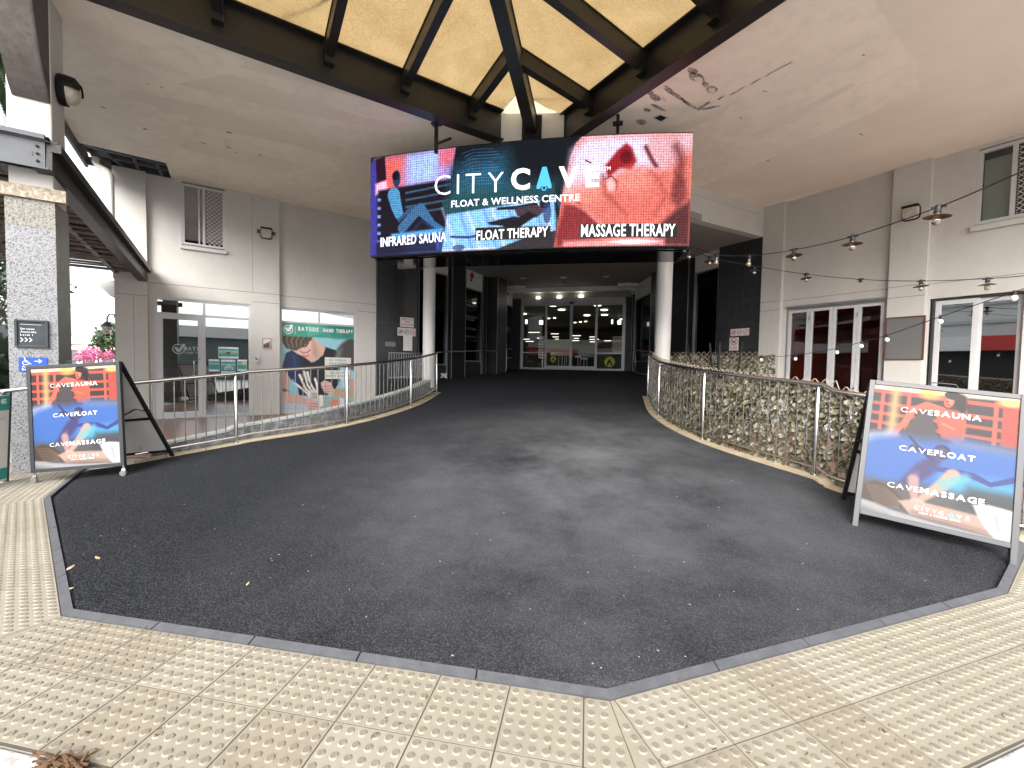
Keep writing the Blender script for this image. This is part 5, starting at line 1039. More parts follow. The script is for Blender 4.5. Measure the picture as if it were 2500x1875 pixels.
# ================================================================ A-frame boards
def poster():
    p = Pic(230, 265, 1000 / 1150., (70, 62, 66))
    p.band(-1, .40, .02, (62, 52, 56)); p.band(-.1, .035, .02, (246, 226, 186), slope=.02); 
    for v0, v1 in ((.045, .075), (.145, .17), (.225, .25), (.30, .325)): p.band(v0, v1, .008, (222, 78, 58), slope=-.02)
    for u0_ in (.075, .27, .66, .86): p.poly([(u0_ - .015, .04), (u0_ + .015, .04), (u0_ + .015, .36), (u0_ - .015, .36)], (226, 88, 64), soft=.008)
    p.poly([(.14, 0), (.20, 0), (.20, .40), (.13, .40)], (250, 190, 110), a=.8, soft=.05); p.poly([(.9, .06), (1, .06), (1, .36), (.9, .36)], (200, 66, 52)); p.ell(.42, .03, .08, .05, (250, 190, 80), a=.8, soft=.8); p.ell(.95, .04, .08, .03, (250, 200, 110), a=.9, soft=.6)
    p.poly([(.60, .0), (.66, .02), (.68, .10), (.66, .16), (.62, .14), (.54, .05)], (44, 34, 40), soft=.02); p.ell(.552, .075, .035, .05, (214, 96, 66), rot=.2); p.ell(.56, .07, .02, .03, (240, 140, 100), a=.7, soft=.6); p.ell(.575, .03, .06, .03, (50, 36, 40), rot=.2); p.line([(.535, .078), (.548, .08)], .004, (90, 30, 30)); p.line([(.54, .10), (.555, .103)], .003, (120, 30, 30))
    p.poly([(.50, .13), (.62, .14), (.68, .26), (.64, .38), (.52, .36), (.47, .22)], (206, 84, 62), soft=.02); p.line([(.50, .15), (.40, .12), (.31, .17), (.27, .28)], [.03, .024, .02, .012], (222, 96, 72)); p.line([(.32, .16), (.24, .30), (.19, .37)], .02, (226, 100, 76)); p.ell(.195, .375, .03, .02, (215, 90, 70))
    p.poly([(.36, .17), (.44, .19), (.50, .36), (.44, .5), (.26, .45), (.22, .40)], (78, 68, 74), soft=.02); p.line([(.52, .25), (.60, .28)], .008, (240, 120, 90)); 
    # blue pool
    p.poly([(-.1, .43), (.18, .37), (.4, .39), (.7, .34), (1.1, .40), (1.1, .80), (.5, .74), (.2, .78), (-.1, .80)], (52, 108, 206), a=.94, soft=.09); p.poly([(-.1, .40), (.2, .355), (.22, .385), (.05, .43), (-.1, .52)], (206, 214, 232), a=.6, soft=.06); p.poly([(.6, .36), (1.1, .36), (1.1, .42), (.6, .40)], (120, 130, 160), a=.7, soft=.06)
    p.poly([(.55, .63), (1.1, .60), (1.1, .76), (.5, .8)], (60, 176, 226), a=.85, soft=.1); p.ell(.535, .465, .06, .055, (56, 54, 92)); p.ell(.53, .47, .035, .035, (84, 76, 130), a=.9, soft=.5); p.poly([(.47, .50), (.54, .52), (.50, .62), (.40, .72), (.30, .82), (.20, .84), (.30, .68), (.37, .58)], (70, 62, 120), soft=.035); p.line([(.47, .52), (.42, .48), (.33, .46)], .02, (52, 58, 120)); p.line([(.3, .38), (.36, .44), (.46, .52)], .008, (50, 50, 90))
    p.line([(.45, .6), (.60, .59), (.75, .60), (.86, .64), (1.0, .58)], [.012, .02, .022, .016, .02], (54, 62, 150)); p.ell(.36, .68, .03, .05, (130, 96, 160), a=.6, soft=.9, rot=.5)
    # massage
    p.poly([(-.1, .74), (.25, .76), (.5, .74), (1.1, .72), (1.1, 1.1), (-.1, 1.1)], (92, 90, 92), a=.95, soft=.07); p.poly([(.72, .68), (1.1, .68), (1.1, .86), (.66, .84)], (70, 70, 74), a=.8, soft=.06)
    p.line([(.62, .62), (.56, .70), (.46, .80), (.42, .84)], [.045, .04, .028, .022], (198, 158, 138), soft=.02); p.line([(.36, .70), (.37, .78), (.38, .84)], [.035, .03, .022], (186, 140, 140), soft=.02); p.line([(.70, .62), (.56, .70)], .03, (90, 190, 200), a=.7, soft=.03)
    p.poly([(.0, .80), (.10, .76), (.22, .79), (.30, .86), (.30, .92), (.1, .95), (.0, .93)], (84, 66, 56), soft=.02)
    for k in range(9): p.line([(.02 + .01 * k, .80 + .016 * k), (.16, .80 + .017 * k), (.28, .87 + .008 * k)], .0025, (160, 132, 104), a=.7)
    p.poly([(.27, .88), (.36, .85), (.60, .86), (.82, .87), (.90, .95), (.88, .985), (.62, .965), (.36, .96)], (196, 158, 140), soft=.015); p.poly([(.36, .925), (.60, .93), (.88, .955), (.88, .985), (.5, .975), (.36, .955)], (160, 122, 108), a=.7, soft=.02)
    p.ell(.41, .865, .055, .028, (214, 172, 156), rot=.3); 
    for k in range(4): p.line([(.38 + .018 * k, .86), (.36 + .022 * k, .895)], .006, (206, 160, 144)); 
    p.poly([(.76, .80), (.86, .78), (1.1, .80), (1.1, 1.1), (.92, 1.02), (.84, .93), (.80, .88)], (206, 206, 208), soft=.015); p.line([(.90, .84), (.93, .94)], .01, (150, 150, 156), a=.7, soft=.03); p.poly([(-.1, .91), (.1, .93), (.22, .955), (.5, .98), (1.1, 1.0), (1.1, 1.1), (-.1, 1.1)], (168, 168, 172), soft=.02); p.poly([(-.1, .955), (.2, 1.0), (.3, 1.05), (-.1, 1.05)], (110, 110, 114), a=.7, soft=.04); p.noise(.04, 1); p.c = p.c * .76 + p.c.mean(axis=2, keepdims=True) * .24
    return p
PP = poster(); prm = printmat('glossy_print', rough=.5, spec=.25)
def aframe(BL, BR, hgt, tilt, lb, wheels=False, fm='greyframe', back=.62, gain=.40):
    """front leaf between two foot points, leaning back by tilt degrees"""
    pBL = np.array(BL, float); pBR = np.array(BR, float); u = pBR - pBL; W_2 = np.linalg.norm(u); u = u / W_2
    nrm = np.cross(u, UP); nrm /= np.linalg.norm(nrm); nrm = nrm if nrm @ (-pBL) > 0 else -nrm
    vv = np.cross(nrm, u); vv = vv if vv[2] > 0 else -vv; tilt = R(tilt); v_ = vv * math.cos(tilt) - nrm * math.sin(tilt); pl = nrm * math.cos(tilt) + vv * math.sin(tilt)
    t = thing('sandwich_board', (pBL + pBR) / 2 * np.array([1, 1, 0]), lb, 'sign board', 'large sandwich boards on the ramp'); zf0 = pBL[2]; zf1 = pBR[2]
    mp = lambda x, y, d=0: pBL + (pBR - pBL) * (x / W_2) + v_ * y + pl * d
    lift = .11 if wheels else .12; H_ = hgt
    mb = MB(); q = lambda x, y, d: mp(x, y, d)
    def rb(x0, x1, y0, y1, d0, d1, M_): M_.hexa([q(x0, y0, d1), q(x1, y0, d1), q(x1, y0, d0), q(x0, y0, d0), q(x0, y1, d1), q(x1, y1, d1), q(x1, y1, d0), q(x0, y1, d0)])
    y0 = lift; y1 = H_; e = .038
    rb(0, e, (0 if not wheels else y0), y1, -.03, .012, mb); rb(W_2 - e, W_2, (0 if not wheels else y0), y1, -.03, .012, mb); rb(e, W_2 - e, y1 - e, y1, -.03, .012, mb); rb(e, W_2 - e, y0, y0 + e, -.03, .012, mb); E('front_frame', mb, M[fm], t, bevel=.003)
    mb = MB(); rb(e - .004, W_2 - e + .004, y0 + e - .004, y1 - e + .004, -.014, -.001, mb); E('backing_board', mb, M['signwhite'], t)
    x0, x1, ya, yb = e, W_2 - e, y0 + e, y1 - e; picmesh('poster', PP, lambda x, y: q(x, y, .002), prm, t, x0, x1, ya, yb, gain=gain)
    w = x1 - x0; h = yb - ya; tm = lambda x, y: q(x0 + x * w, ya + y * h, .004); k = h / w
    def tx(body, xa, xb, yb_, hh, bold, m_='ink_white', sp=False):
        mb = MB(); mp2 = lambda x, y: tm(x, yb_ + y); 
        wide(mb, body, tm, xa, xb, yb_, hh, bold); E('lettering', mb, M[m_], t, fix=False)
    tx('CAVE', .215, .445, .805, .036, -.016); tx('SAUNA', .455, .77, .805, .04, .022)
    tx('CAVE', .235, .47, .505, .036, -.012); tx('FLOAT', .48, .75, .505, .041, .022)
    tx('CAVE', .18, .40, .212, .036, -.012); tx('MASSAGE', .41, .83, .212, .041, .022)
    mb = MB(); spaced(mb, 'CITY', lambda x, y: tm(x, y / k), .385, .535, .085 * k, .026 * k, -.01); E('lettering', mb, M['ink_white'], t, fix=False); mb = MB(); spaced(mb, 'C', lambda x, y: tm(x, y / k), .55, .59, .085 * k, .026 * k, .03); spaced(mb, 'VE', lambda x, y: tm(x, y / k), .665, .745, .085 * k, .026 * k, .03); E('lettering', mb, M['ink_white'], t, fix=False)
    mb = MB(); mb.add([tm(.608, .085), tm(.63, .115), tm(.652, .085)], [(0, 1, 2)]); E('logo', mb, M['cyan'], t, fix=False)
    tx('FLOAT & WELLNESS CENTRE', .42, .69, .062, .011, .02)
    # rear leaf of the board
    top = lambda x: q(x, y1 - .01, -.03); bk = back; rz = min(zf0, zf1); base = lambda x: (mp(x, 0) - nrm * (bk + H_ * math.sin(tilt))) * np.array([1, 1, 0]) + UP * (zr(*((mp(x, 0) - nrm * (bk + .2))[:2])) + .005)
    mb = MB(); rv = base(.02) - top(.02); rl = np.linalg.norm(rv); rvn = rv / rl; rn = np.cross(u, rvn)
    for x in (.018, W_2 - .018): mb.bar(top(x), base(x), .032, .032, up=rn)
    for f in (.56, .93): mb.bar(top(.03) + rv * f, top(W_2 - .03) + (base(W_2 - .02) - top(W_2 - .02)) * f, .03, .03, up=rn)
    E('rear_frame', mb, M['black'], t)
    mb = MB(); a_, b_, c_, d_ = top(.03) + rv * .03, top(W_2 - .03) + rv * .03, top(W_2 - .03) + rv * .93, top(.03) + rv * .93; mb.extr([a_, b_, c_, d_], rn * .006); E('rear_panel', mb, M['signwhite'], t)
    for x in (.02, W_2 - .02):
        mb = MB(); a_ = q(x, H_ * .52, -.03); b_ = top(x) + rv * .48; m_ = (a_ + b_) / 2 + UP * .05; mb.bar(a_, m_, .02, .008); mb.bar(m_, b_, .02, .008); E('hinge_strut', mb, M['black'], t)
    mb = MB(); c_ = q(W_2 * .5, H_, -.01); mb.tube([c_ - u * .09, c_ - u * .075 + UP * .03, c_ + u * .075 + UP * .03, c_ + u * .09], .005, 6); E('carry_handle', mb, M['greyframe'], t)
    if wheels:
        for x in (.02, W_2 - .02):
            c_ = mp(x, 0); z = (0.004 if x < .1 else zr(c_[0], c_[1])); c_ = np.array([c_[0], c_[1], z + .032]); mb = MB(); mb.lathe(c_ - nrm * .012 + nrm * .0, [(.031, 0), (.033, .008), (.033, .018), (.031, .026)], 18, axis=nrm); w_ = E('caster', mb, M['alugrey'], t, smooth=True)
            mb = MB(); tp = q(x, lift, -.01); mb.tube([tp, np.array([tp[0], tp[1], c_[2] + .05])], .012, 8); mb.bar(np.array([tp[0], tp[1], c_[2] + .045]) , c_, .035, .01, up=nrm); E('fork', mb, M['alugrey'], w_)
    return t
aframe((2.016, 3.909, .085), (2.876, 3.598, -.005), 1.26, 16, 'large advertising sandwich board with light grey frame leaning at the right edge of the ramp', back=.35)
aframe((-6.0, 3.248, .0), (-5.15, 3.56, .07), 1.27, 4, 'large advertising sandwich board on caster wheels at the left edge of the ramp', wheels=True, fm='darkframe', back=.72, gain=.55)
# teal board cut by the left picture edge
t = thing('sandwich_board', pxd(-60, 1190, 4.6) * np.array([1, 1, 0]), 'white and teal sandwich board cut off by the left picture edge', 'sign board'); Dq = 4.55
BLq, BRq = onz(-150, 1222, 0), onz(18, 1178, 0); D_ = (BRq - O) @ CF; TRq = pxd(26, 957, D_ + .12); Tv = TRq - BRq; TLq = BLq + Tv
un = (BRq - BLq) / np.linalg.norm(BRq - BLq); bn = np.cross(un, Tv); bn /= np.linalg.norm(bn); bn = bn if bn @ (O - BRq) > 0 else -bn
mq = lambda a, b, d=0: BLq + (BRq - BLq) * a + Tv * b + bn * d
def slab(a0, a1, b0, b1, d0, d1, m_, nm): mb = MB(); mb.hexa([mq(a0, b0, d1), mq(a1, b0, d1), mq(a1, b0, d0), mq(a0, b0, d0), mq(a0, b1, d1), mq(a1, b1, d1), mq(a1, b1, d0), mq(a0, b1, d0)]); return E(nm, mb, m_, t)
slab(0, 1, .03, .97, -.01, 0, M['signwhite'], 'panel'); slab(0, .985, .80, .96, 0, .002, M['teal'], 'print_band'); slab(0, .985, .05, .17, 0, .002, M['teal'], 'print_band'); slab(.985, 1.02, 0, 1, -.03, .004, M['greyframe'], 'front_frame'); slab(-.02, .02, 0, 1, -.03, .004, M['greyframe'], 'front_frame')
mb = MB(); put_text(mb, 'Treatment', lambda x, y: mq(x, y, .003), .35, .93, .69, .045, .01); E('lettering', mb, M['ink_grey'], t, fix=False); mb = MB(); put_text(mb, 'SIDE', lambda x, y: mq(x, y, .004), .55, .93, .875, .05, .03); E('lettering', mb, M['ink_white'], t, fix=False)
mb = MB(); hb2 = mq(.97, 0) - bn * .55; hb2[2] = 0; mb.bar(mq(.97, .98, -.03), hb2, .03, .03, up=bn); hb3 = mq(.03, 0) - bn * .55; hb3[2] = 0; mb.bar(mq(.03, .98, -.03), hb3, .03, .03, up=bn); E('rear_frame', mb, M['black'], t)
# ================================================================ festoon lights
def festoon(pts, lb, fixt, lamp='bulb', small=False):
    P = [pxd(*p) for p in pts]; t = thing('festoon_lights', P[0] * np.array([1, 1, 0]) + UP * P[0][2], lb, 'string lights', 'strings of festoon lights over the patio')
    c = spline([(p[0], p[1]) for p in P], 10); zs = np.interp(np.arange(len(c)) / 10., np.arange(len(P)), [p[2] for p in P])
    P3 = [(P[i // 10] if i // 10 >= len(P) - 1 else None) for i in range(len(c))]
    Z = [np.array(p) for p in P]; Z = [2 * Z[0] - Z[1]] + Z + [2 * Z[-1] - Z[-2]]; out = []
    for i in range(1, len(Z) - 2):
        for k in range(10): q = k / 10; out.append(.5 * (2 * Z[i] + (-Z[i - 1] + Z[i + 1]) * q + (2 * Z[i - 1] - 5 * Z[i] + 4 * Z[i + 1] - Z[i + 2]) * q * q + (-Z[i - 1] + 3 * Z[i] - 3 * Z[i + 1] + Z[i + 2]) * q ** 3))
    out.append(Z[-2]); mb = MB(); mb.tube(out, .0055 if not small else .005, 6); E('cable', mb, M['cable'], t, smooth=True)
    for x, y, D, sh, bb in fixt:
        p = pxd(x, y, D); tl = np.array([rng.uniform(-.1, .1), rng.uniform(-.1, .1), 0]); ax = -(UP + tl); ax /= np.linalg.norm(ax)
        if small:
            mb = MB(); mb.lathe(p + UP * .012, [(.016, 0), (.018, .045), (.014, .05)], 10, axis=ax); E('socket', mb, M['cable'], t, smooth=True); mb = MB(); mb.lathe(p - UP * .035, [(.010, 0), (.024, .018), (.028, .035), (.020, .056), (.006, .064)], 12, axis=ax); E('bulb', mb, M['ink_white'], t, smooth=True); continue
        mb = MB(); mb.lathe(p + UP * .022, [(.012, 0), (.022, .01), (.024, .05), (.028, .055), (.026, .075)], 12, axis=ax); mb.bar(p - uR * .05, p + uR * .05, .022, .02); so = E('socket', mb, M['cable'], t, smooth=True)
        if sh: mb = MB(); o_ = p + ax * .062; mb.lathe(o_, [(.018, 0), (.055, .008), (.095, .024), (.098, .027), (.055, .013), (.02, .006)], 20, axis=ax); E('lamp_shade', mb, M['copper'], t, smooth=True)
        if bb: mb = MB(); mb.lathe(p + ax * .055, [(.014, 0), (.016, .02), (.03, .05), (.033, .07), (.026, .095), (.008, .108)], 14, axis=ax); E('bulb', mb, M['bulb'], t, smooth=True); mb = MB(); mb.lathe(p + ax * .052, [(.016, 0), (.016, .026)], 10, axis=ax); E('bulb_cap', mb, M['alugrey'], t, smooth=True)
festoon([(1672, 598, 7.3), (1750, 621, 6.9), (1830, 624, 6.5), (1938, 610, 5.8), (2082, 577, 4.7), (2292, 505, 3.75), (2520, 408, 3.1)], 'highest string of copper shaded festoon bulbs rising towards the top right', [(1683, 610, 7.25, 1, 1), (1750, 622, 6.9, 0, 1), (1830, 625, 6.5, 0, 1), (1938, 609, 5.8, 1, 1), (2082, 577, 4.75, 1, 1), (2292, 505, 3.75, 1, 1)])
festoon([(1672, 600, 7.4), (1735, 628, 8.0), (1843, 650, 8.5), (1965, 669, 8.4), (2100, 682, 7.6), (2248, 686, 6.7), (2411, 680, 6.0), (2540, 670, 5.6)], 'middle string of festoon bulbs sagging across the right wall', [(1733, 627, 8.0, 1, 1), (1843, 651, 8.5, 1, 1), (1967, 669, 8.4, 1, 1), (2101, 682, 7.6, 0, 0), (2248, 686, 6.7, 1, 1), (2411, 681, 6.0, 1, 1)])
festoon([(1690, 864, 8.4), (1790, 868, 8.2), (1862, 871, 8.0), (1943, 867, 7.4), (2045, 850, 6.8), (2110, 833, 6.4), (2166, 818, 6.0), (2299, 772, 5.2), (2479, 712, 4.4), (2540, 690, 4.2)], 'lowest string with small white bulbs crossing in front of the bifold doors', [(1859, 870, 8.0, 0, 1), (1943, 867, 7.4, 0, 1), (2044, 850, 6.8, 0, 1), (2103, 834, 6.4, 0, 1), (2166, 818, 6.0, 0, 1), (2297, 772, 5.2, 0, 1), (2478, 712, 4.4, 0, 1)], small=True)
# ================================================================ small signs and fittings
def board(name, F, u, z, w, h, d, m_, lb, cat, group=None, th=.008, frame=None, fm=None):
    t = thing(name, F.P(u, d, z - h / 2), lb, cat, group); mb = MB(); mb.fbox(F, u - w / 2, u + w / 2, d, d + th, z - h / 2, z + h / 2); E('board', mb, m_, t)
    if frame: mb = MB(); frame_ring(mb, F, u - w / 2 - frame, u + w / 2 + frame, z - h / 2 - frame, z + h / 2 + frame, frame, d, d + th + .012); E('frame', mb, fm, t, bevel=.003)
    return t, (lambda x, y, e=.0015: F.P(u + x, d + th + e, z + y))
def txt(t, mp, s, x0, x1, y, h, bold=0, m_='ink_black', nm='lettering'): mb = MB(); wide(mb, s, mp, x0, x1, y, h, bold); E(nm, mb, M[m_], t, fix=False)
def disc(t, mp, cx, cy, r0, r1, m_, nm='symbol', n=28, e=.0015):
    mb = MB(); vs = [mp(cx + r * math.cos(2 * math.pi * k / n), cy + r * math.sin(2 * math.pi * k / n), e) for r in ((r0, r1) if r0 > 0 else (r1,)) for k in range(n)]
    mb.add(vs, [(k, (k + 1) % n, n + (k + 1) % n, n + k) for k in range(n)] if r0 > 0 else [tuple(range(n))]); E(nm, mb, m_, t, fix=False)
def strokes(t, mp, lines, w, m_, nm='symbol', e=.0018):
    mb = MB()
    for l in lines:
        for (xa, ya), (xb, yb) in zip(l[:-1], l[1:]):
            dx, dy = xb - xa, yb - ya; L_ = math.hypot(dx, dy) + 1e-9; px_, py_ = -dy / L_ * w / 2, dx / L_ * w / 2; mb.add([mp(xa + px_, ya + py_, e), mp(xa - px_, ya - py_, e), mp(xb - px_, yb - py_, e), mp(xb + px_, yb + py_, e)], [(0, 1, 2, 3)])
    E(nm, mb, m_, t, fix=False)
def prohib(t, mp, cx, cy, r, kind, pic):
    disc(t, mp, cx, cy, r * .84, r, M['ink_red' if kind else 'ink_black'], 'prohibition_ring'); a = r * .62
    strokes(t, mp, [[(cx - a, cy - a), (cx + a, cy + a)]] if kind != 2 else [[(cx - a, cy + a), (cx + a, cy - a)]], r * .15, M['ink_red' if kind else 'ink_black'], 'prohibition_bar', .0022)
    strokes(t, mp, [[(cx + x * r, cy + y * r) for x, y in l] for l in pic], r * .13, M['ink_black'])
CAR = [[(-.55, -.2), (.5, -.2)], [(-.5, -.05), (.5, -.05)], [(-.3, .1), (-.2, .35), (.25, .35), (.35, .1), (-.3, .1)], [(-.4, -.32), (-.2, -.32)], [(.2, -.32), (.4, -.32)]]; BOARD = [[(-.55, -.1), (.55, .1)], [(-.3, .15), (.1, -.3)], [(.2, .3), (.4, .0)]]; SMOKE = [[(-.4, -.1), (.3, -.1)], [(.3, .1), (.45, .4)]]
DOG = [[(-.5, -.45), (-.35, .05), (.3, .1), (.5, .4), (.65, .3)], [(.3, .1), (.4, -.45)], [(-.35, .05), (-.55, .3)], [(-.3, -.02), (.3, .02)], [(-.1, -.45), (-.25, 0)], [(.2, -.4), (.25, .0)], [(-.3, .03), (.3, .06)]]
def wl_(F, x, y, d): return F.uz(x, y, d)
# left tile wall
u_, z_ = wl_(FL, 993.6, 787, .02); t, mp = board('surveillance_sign', FL, u_, z_, .42, .29, .02, M['signwhite'], 'white sign with red letters about video surveillance on the left dark tiles', 'sign'); txt(t, mp, 'UNDER 24 HR.', -.17, .17, .065, .045, .03, 'ink_red'); txt(t, mp, 'VIDEO', -.08, .08, -.01, .045, .03, 'ink_red'); txt(t, mp, 'SURVEILLANCE', -.18, .18, -.095, .045, .03, 'ink_red')
u_, z_ = wl_(FL, 992.5, 810.5, .02); t, mp = board('prohibition_sign', FL, u_, z_, .56, .24, .02, M['signwhite'], 'white strip sign with three black prohibition circles on the left dark tiles', 'sign')
for k, pc_ in enumerate((CAR, BOARD, SMOKE)): prohib(t, mp, -.18 + .18 * k, 0, .08, 0 if k < 2 else 2, pc_)
u_, z_ = wl_(FL, 995.5, 838, .02); t, mp = board('paper_notice', FL, u_, z_, .28, .46, .02, M['paper'], 'plain pale notice below the prohibition signs on the left dark tiles', 'notice')
u_, z_ = wl_(FL, 953, 840, .02); t, mp = board('torn_paper', FL, u_, z_, .30, .14, .02, mat('torn_paper', (.22, .22, .22), rough=.9, var=.5, vscale=10), 'faded torn paper remnant stuck low on the left dark tiles', 'paper', th=.002)
# right tile wall
u_, z_ = wl_(FR, 1806, 811, .10); t, mp = board('prohibition_sign', FR, u_, z_, .50, .19, .10, M['signwhite'], 'white strip sign with three red prohibition circles on the right dark tiles', 'sign')
for k, pc_ in enumerate((CAR, BOARD, SMOKE)): prohib(t, mp, -.165 + .165 * k, 0, .072, 1, pc_)
u_, z_ = wl_(FR, 1792, 840, .10); t, mp = board('no_dogs_sign', FR, u_, z_, .25, .35, .10, M['signwhite'], 'white no dogs allowed sign with red crossed circle on the right dark tiles', 'sign'); prohib(t, mp, 0, .065, .10, 2, DOG); txt(t, mp, 'NO DOGS', -.095, .095, -.10, .03, .02); txt(t, mp, 'ALLOWED', -.095, .095, -.15, .03, .02)
# pillar signs
u_, z_ = wl_(FP, 79, 815, 0); t, mp = board('directory_sign', FP, u_, z_, .225, .275, .0, mat('slate_panel', (.06, .07, .08), rough=.12, var=.2), 'black framed directory sign with three arrows on the granite pillar', 'sign', frame=.022, fm=M['darkframe'], th=.015)
for s, y in (('Services', .045), ('Australia', .01), ('Level 1', -.025)): txt(t, mp, s, -.09, -.09 + .014 * len(s), y, .020, .01, 'ink_white')
strokes(t, mp, [[(-.09 + .035 * k, -.05), (-.07 + .035 * k, -.072), (-.09 + .035 * k, -.094)] for k in range(3)], .008, M['ink_white']); strokes(t, mp, [[(-.09, .105), (.08, .105)]], .003, M['ink_white'])
u_, z_ = wl_(FP, 82, 890, 0); t, mp = board('accessible_sign', FP, u_, z_, .23, .165, .0, M['blue'], 'blue accessible entrance sign with wheelchair symbol and arrow on the granite pillar', 'sign')
strokes(t, mp, [[(-.065, .065), (-.065, .03), (-.04, .03), (-.025, .005), (-.015, .008)], [(-.065, .045), (-.045, .045)]], .006, M['ink_white']); disc(t, mp, -.066, .073, 0, .006, M['ink_white']); n_ = 14; strokes(t, mp, [[(-.06 + .024 * math.cos(a), .02 + .024 * math.sin(a)) for a in np.linspace(2.2, 5.9, 12)]], .005, M['ink_white'])
strokes(t, mp, [[(.01, .04), (.07, .04)], [(.045, .06), (.07, .04), (.045, .02)]], .008, M['ink_white']); txt(t, mp, 'Access', -.09, .02, -.035, .022, .02, 'ink_white'); txt(t, mp, 'Entrance', -.09, .06, -.068, .022, .02, 'ink_white')
# left wall fittings
u_, z_ = wl_(FL, 651, 839, 0); t, mp = board('framed_picture', FL, u_, z_, .16, .24, 0, M['paper'], 'small framed brown landscape print between the shop door and window', 'picture', frame=.014, fm=mat('tan_frame', (.30, .24, .2), rough=.6))
for pts, c_ in (([(-.07, -.11), (.07, -.11), (.07, .05), (.05, .07), (.03, .03), (-.02, .01), (-.07, -.02)], 'batten'), ([(-.07, -.11), (.07, -.11), (.07, -.04), (-.07, -.06)], 'redwood')): mb = MB(); mb.add([mp(x, y, .0015 if c_ == 'batten' else .002) for x, y in pts], [tuple(range(len(pts)))]); E('print', mb, M[c_], t, fix=False)
u_, z_ = wl_(FL, 626.5, 877, 0); t, mp = board('intercom', FL, u_, z_, .11, .17, 0, M['alugrey'], 'small grey intercom panel beside the shop door', 'intercom', th=.03); mb = MB(); mb.add([mp(x, y) for x, y in ((-.025, .05), (.03, -.01), (.01, -.03), (-.03, .02))], [(0, 1, 2, 3)]); E('symbol', mb, M['black'], t, fix=False)
# menu board on the right pier
a, z1_ = FR.uz(2163, 779, .12); b, z0_ = FR.uz(2255, 876, .12); t, mp = board('menu_board', FR, (a + b) / 2, (z1_ + z0_) / 2, b - a - .05, z1_ - z0_, .12, M['greyboard'], 'blank grey board with reddish timber frame on the right pier', 'board', frame=.025, fm=M['redwood'])
# prints in the shop window
def wp(): return thing('window_print', FL.P((wx0 + wx1) / 2, -.14, .1), 'large window print of a therapist holding a skeleton hand under a teal banner', 'window print')
t = wp(); pz0, pz1 = wz0 + .055, tw - .03; PW, PH = wx1 - wx0 - .1, pz1 - pz0
pc = Pic(190, 190, PW / PH, (142, 192, 205)); Pw = lambda x, y: ((x - 684.5) / (866.5 - 684.5), 0)
def pq(cx, cy):   # crop pixel of the zoomed window -> u, v of the print ; crop origin (640, 700) scale .12658
    x, y = 640 + cx * .12658, 700 + cy * .12658; u, z = FL.uz(x, y, -.14); return ((u - wx0 - .05) / PW, (pz1 - z) / PH)
g = lambda pts: [pq(*p) for p in pts]; Y4 = 1580
pc.poly([(-.1, .86), (1.1, .83), (1.1, 1.1), (-.1, 1.1)], (178, 190, 208), soft=.02); pc.poly(g([(1130, Y4 + 540), (1800, Y4 + 540), (1800, Y4 + 800), (1130, Y4 + 790)]), (140, 172, 162))
pc.poly(g([(470, 1290), (580, 1235), (800, 1350), (1000, 1460), (1100, 1400), (1200, 1160), (1430, 1230), (1500, 1400), (1500, Y4 + 250), (1420, Y4 + 390), (1250, Y4 + 520), (720, Y4 + 520), (690, Y4 + 360), (560, Y4 + 200), (400, 1560)]), (17, 21, 32), soft=.008)
pc.poly(g([(470, 1290), (580, 1235), (720, 1330), (760, 1560), (700, Y4 + 330), (560, Y4 + 200), (400, 1560)]), (24, 38, 84), soft=.03); pc.line(g([(620, 1330), (640, 1500), (690, 1750)]), .008, (40, 60, 120), soft=.02)
pc.poly(g([(-10, 1600), (400, 1570), (540, Y4 + 200), (520, Y4 + 420), (300, Y4 + 430), (-10, Y4 + 400)]), (196, 152, 138)); pc.poly(g([(300, Y4 + 420), (520, Y4 + 430), (740, Y4 + 520), (900, Y4 + 590), (870, Y4 + 690), (300, Y4 + 660)]), (202, 164, 152)); pc.line(g([(380, Y4 + 415), (520, Y4 + 430)]), .012, (90, 64, 56), soft=.02)
pc.poly(g([(600, Y4 + 200), (700, Y4 + 400), (690, Y4 + 520), (500, Y4 + 430)]), (128, 192, 214))
pc.poly(g([(600, 1200), (720, 1310), (830, 1370), (960, 1470), (1060, 1400), (1180, 1330), (1230, 1180), (1130, 1100), (1010, 1040), (1000, 900), (700, 900)]), (206, 168, 150), soft=.01)
pc.poly(g([(560, 1210), (700, 1230), (860, 1120), (960, 1000), (1000, 1130), (980, 1300), (880, 1390), (800, 1340), (680, 1300)]), (218, 182, 170), soft=.01); pc.poly(g([(960, 1000), (1010, 1060), (1090, 1230), (1080, 1400), (960, 1300)]), (176, 138, 120), a=.7, soft=.04)
pc.line(g([(770, 1165), (850, 1150), (890, 1090)]), .008, (70, 44, 38)); pc.line(g([(830, 1280), (880, 1270), (930, 1220)]), .007, (176, 96, 96)); pc.line(g([(740, 1240), (790, 1290), (810, 1260)]), .006, (170, 120, 108)); pc.line(g([(800, 1335), (850, 1350), (900, 1330)]), .009, (190, 100, 100), soft=.02)
pc.poly(g([(370, 900), (1010, 900), (1000, 960), (960, 1030), (880, 1090), (760, 1180), (660, 1240), (560, 1220), (460, 1180), (400, 1080), (380, 1000)]), (84, 68, 56), soft=.01)
for k in range(9): pc.line(g([(450 + k * 60, 905), (420 + k * 48, 1050), (500 + k * 35, 1195 - k * 8)]), .006, (142, 120, 100) if k % 2 else (52, 42, 38), a=.75, soft=.012)
pc.poly(g([(980, 900), (1010, 940), (1010, 1040), (980, 1040), (960, 960)]), (196, 152, 134))
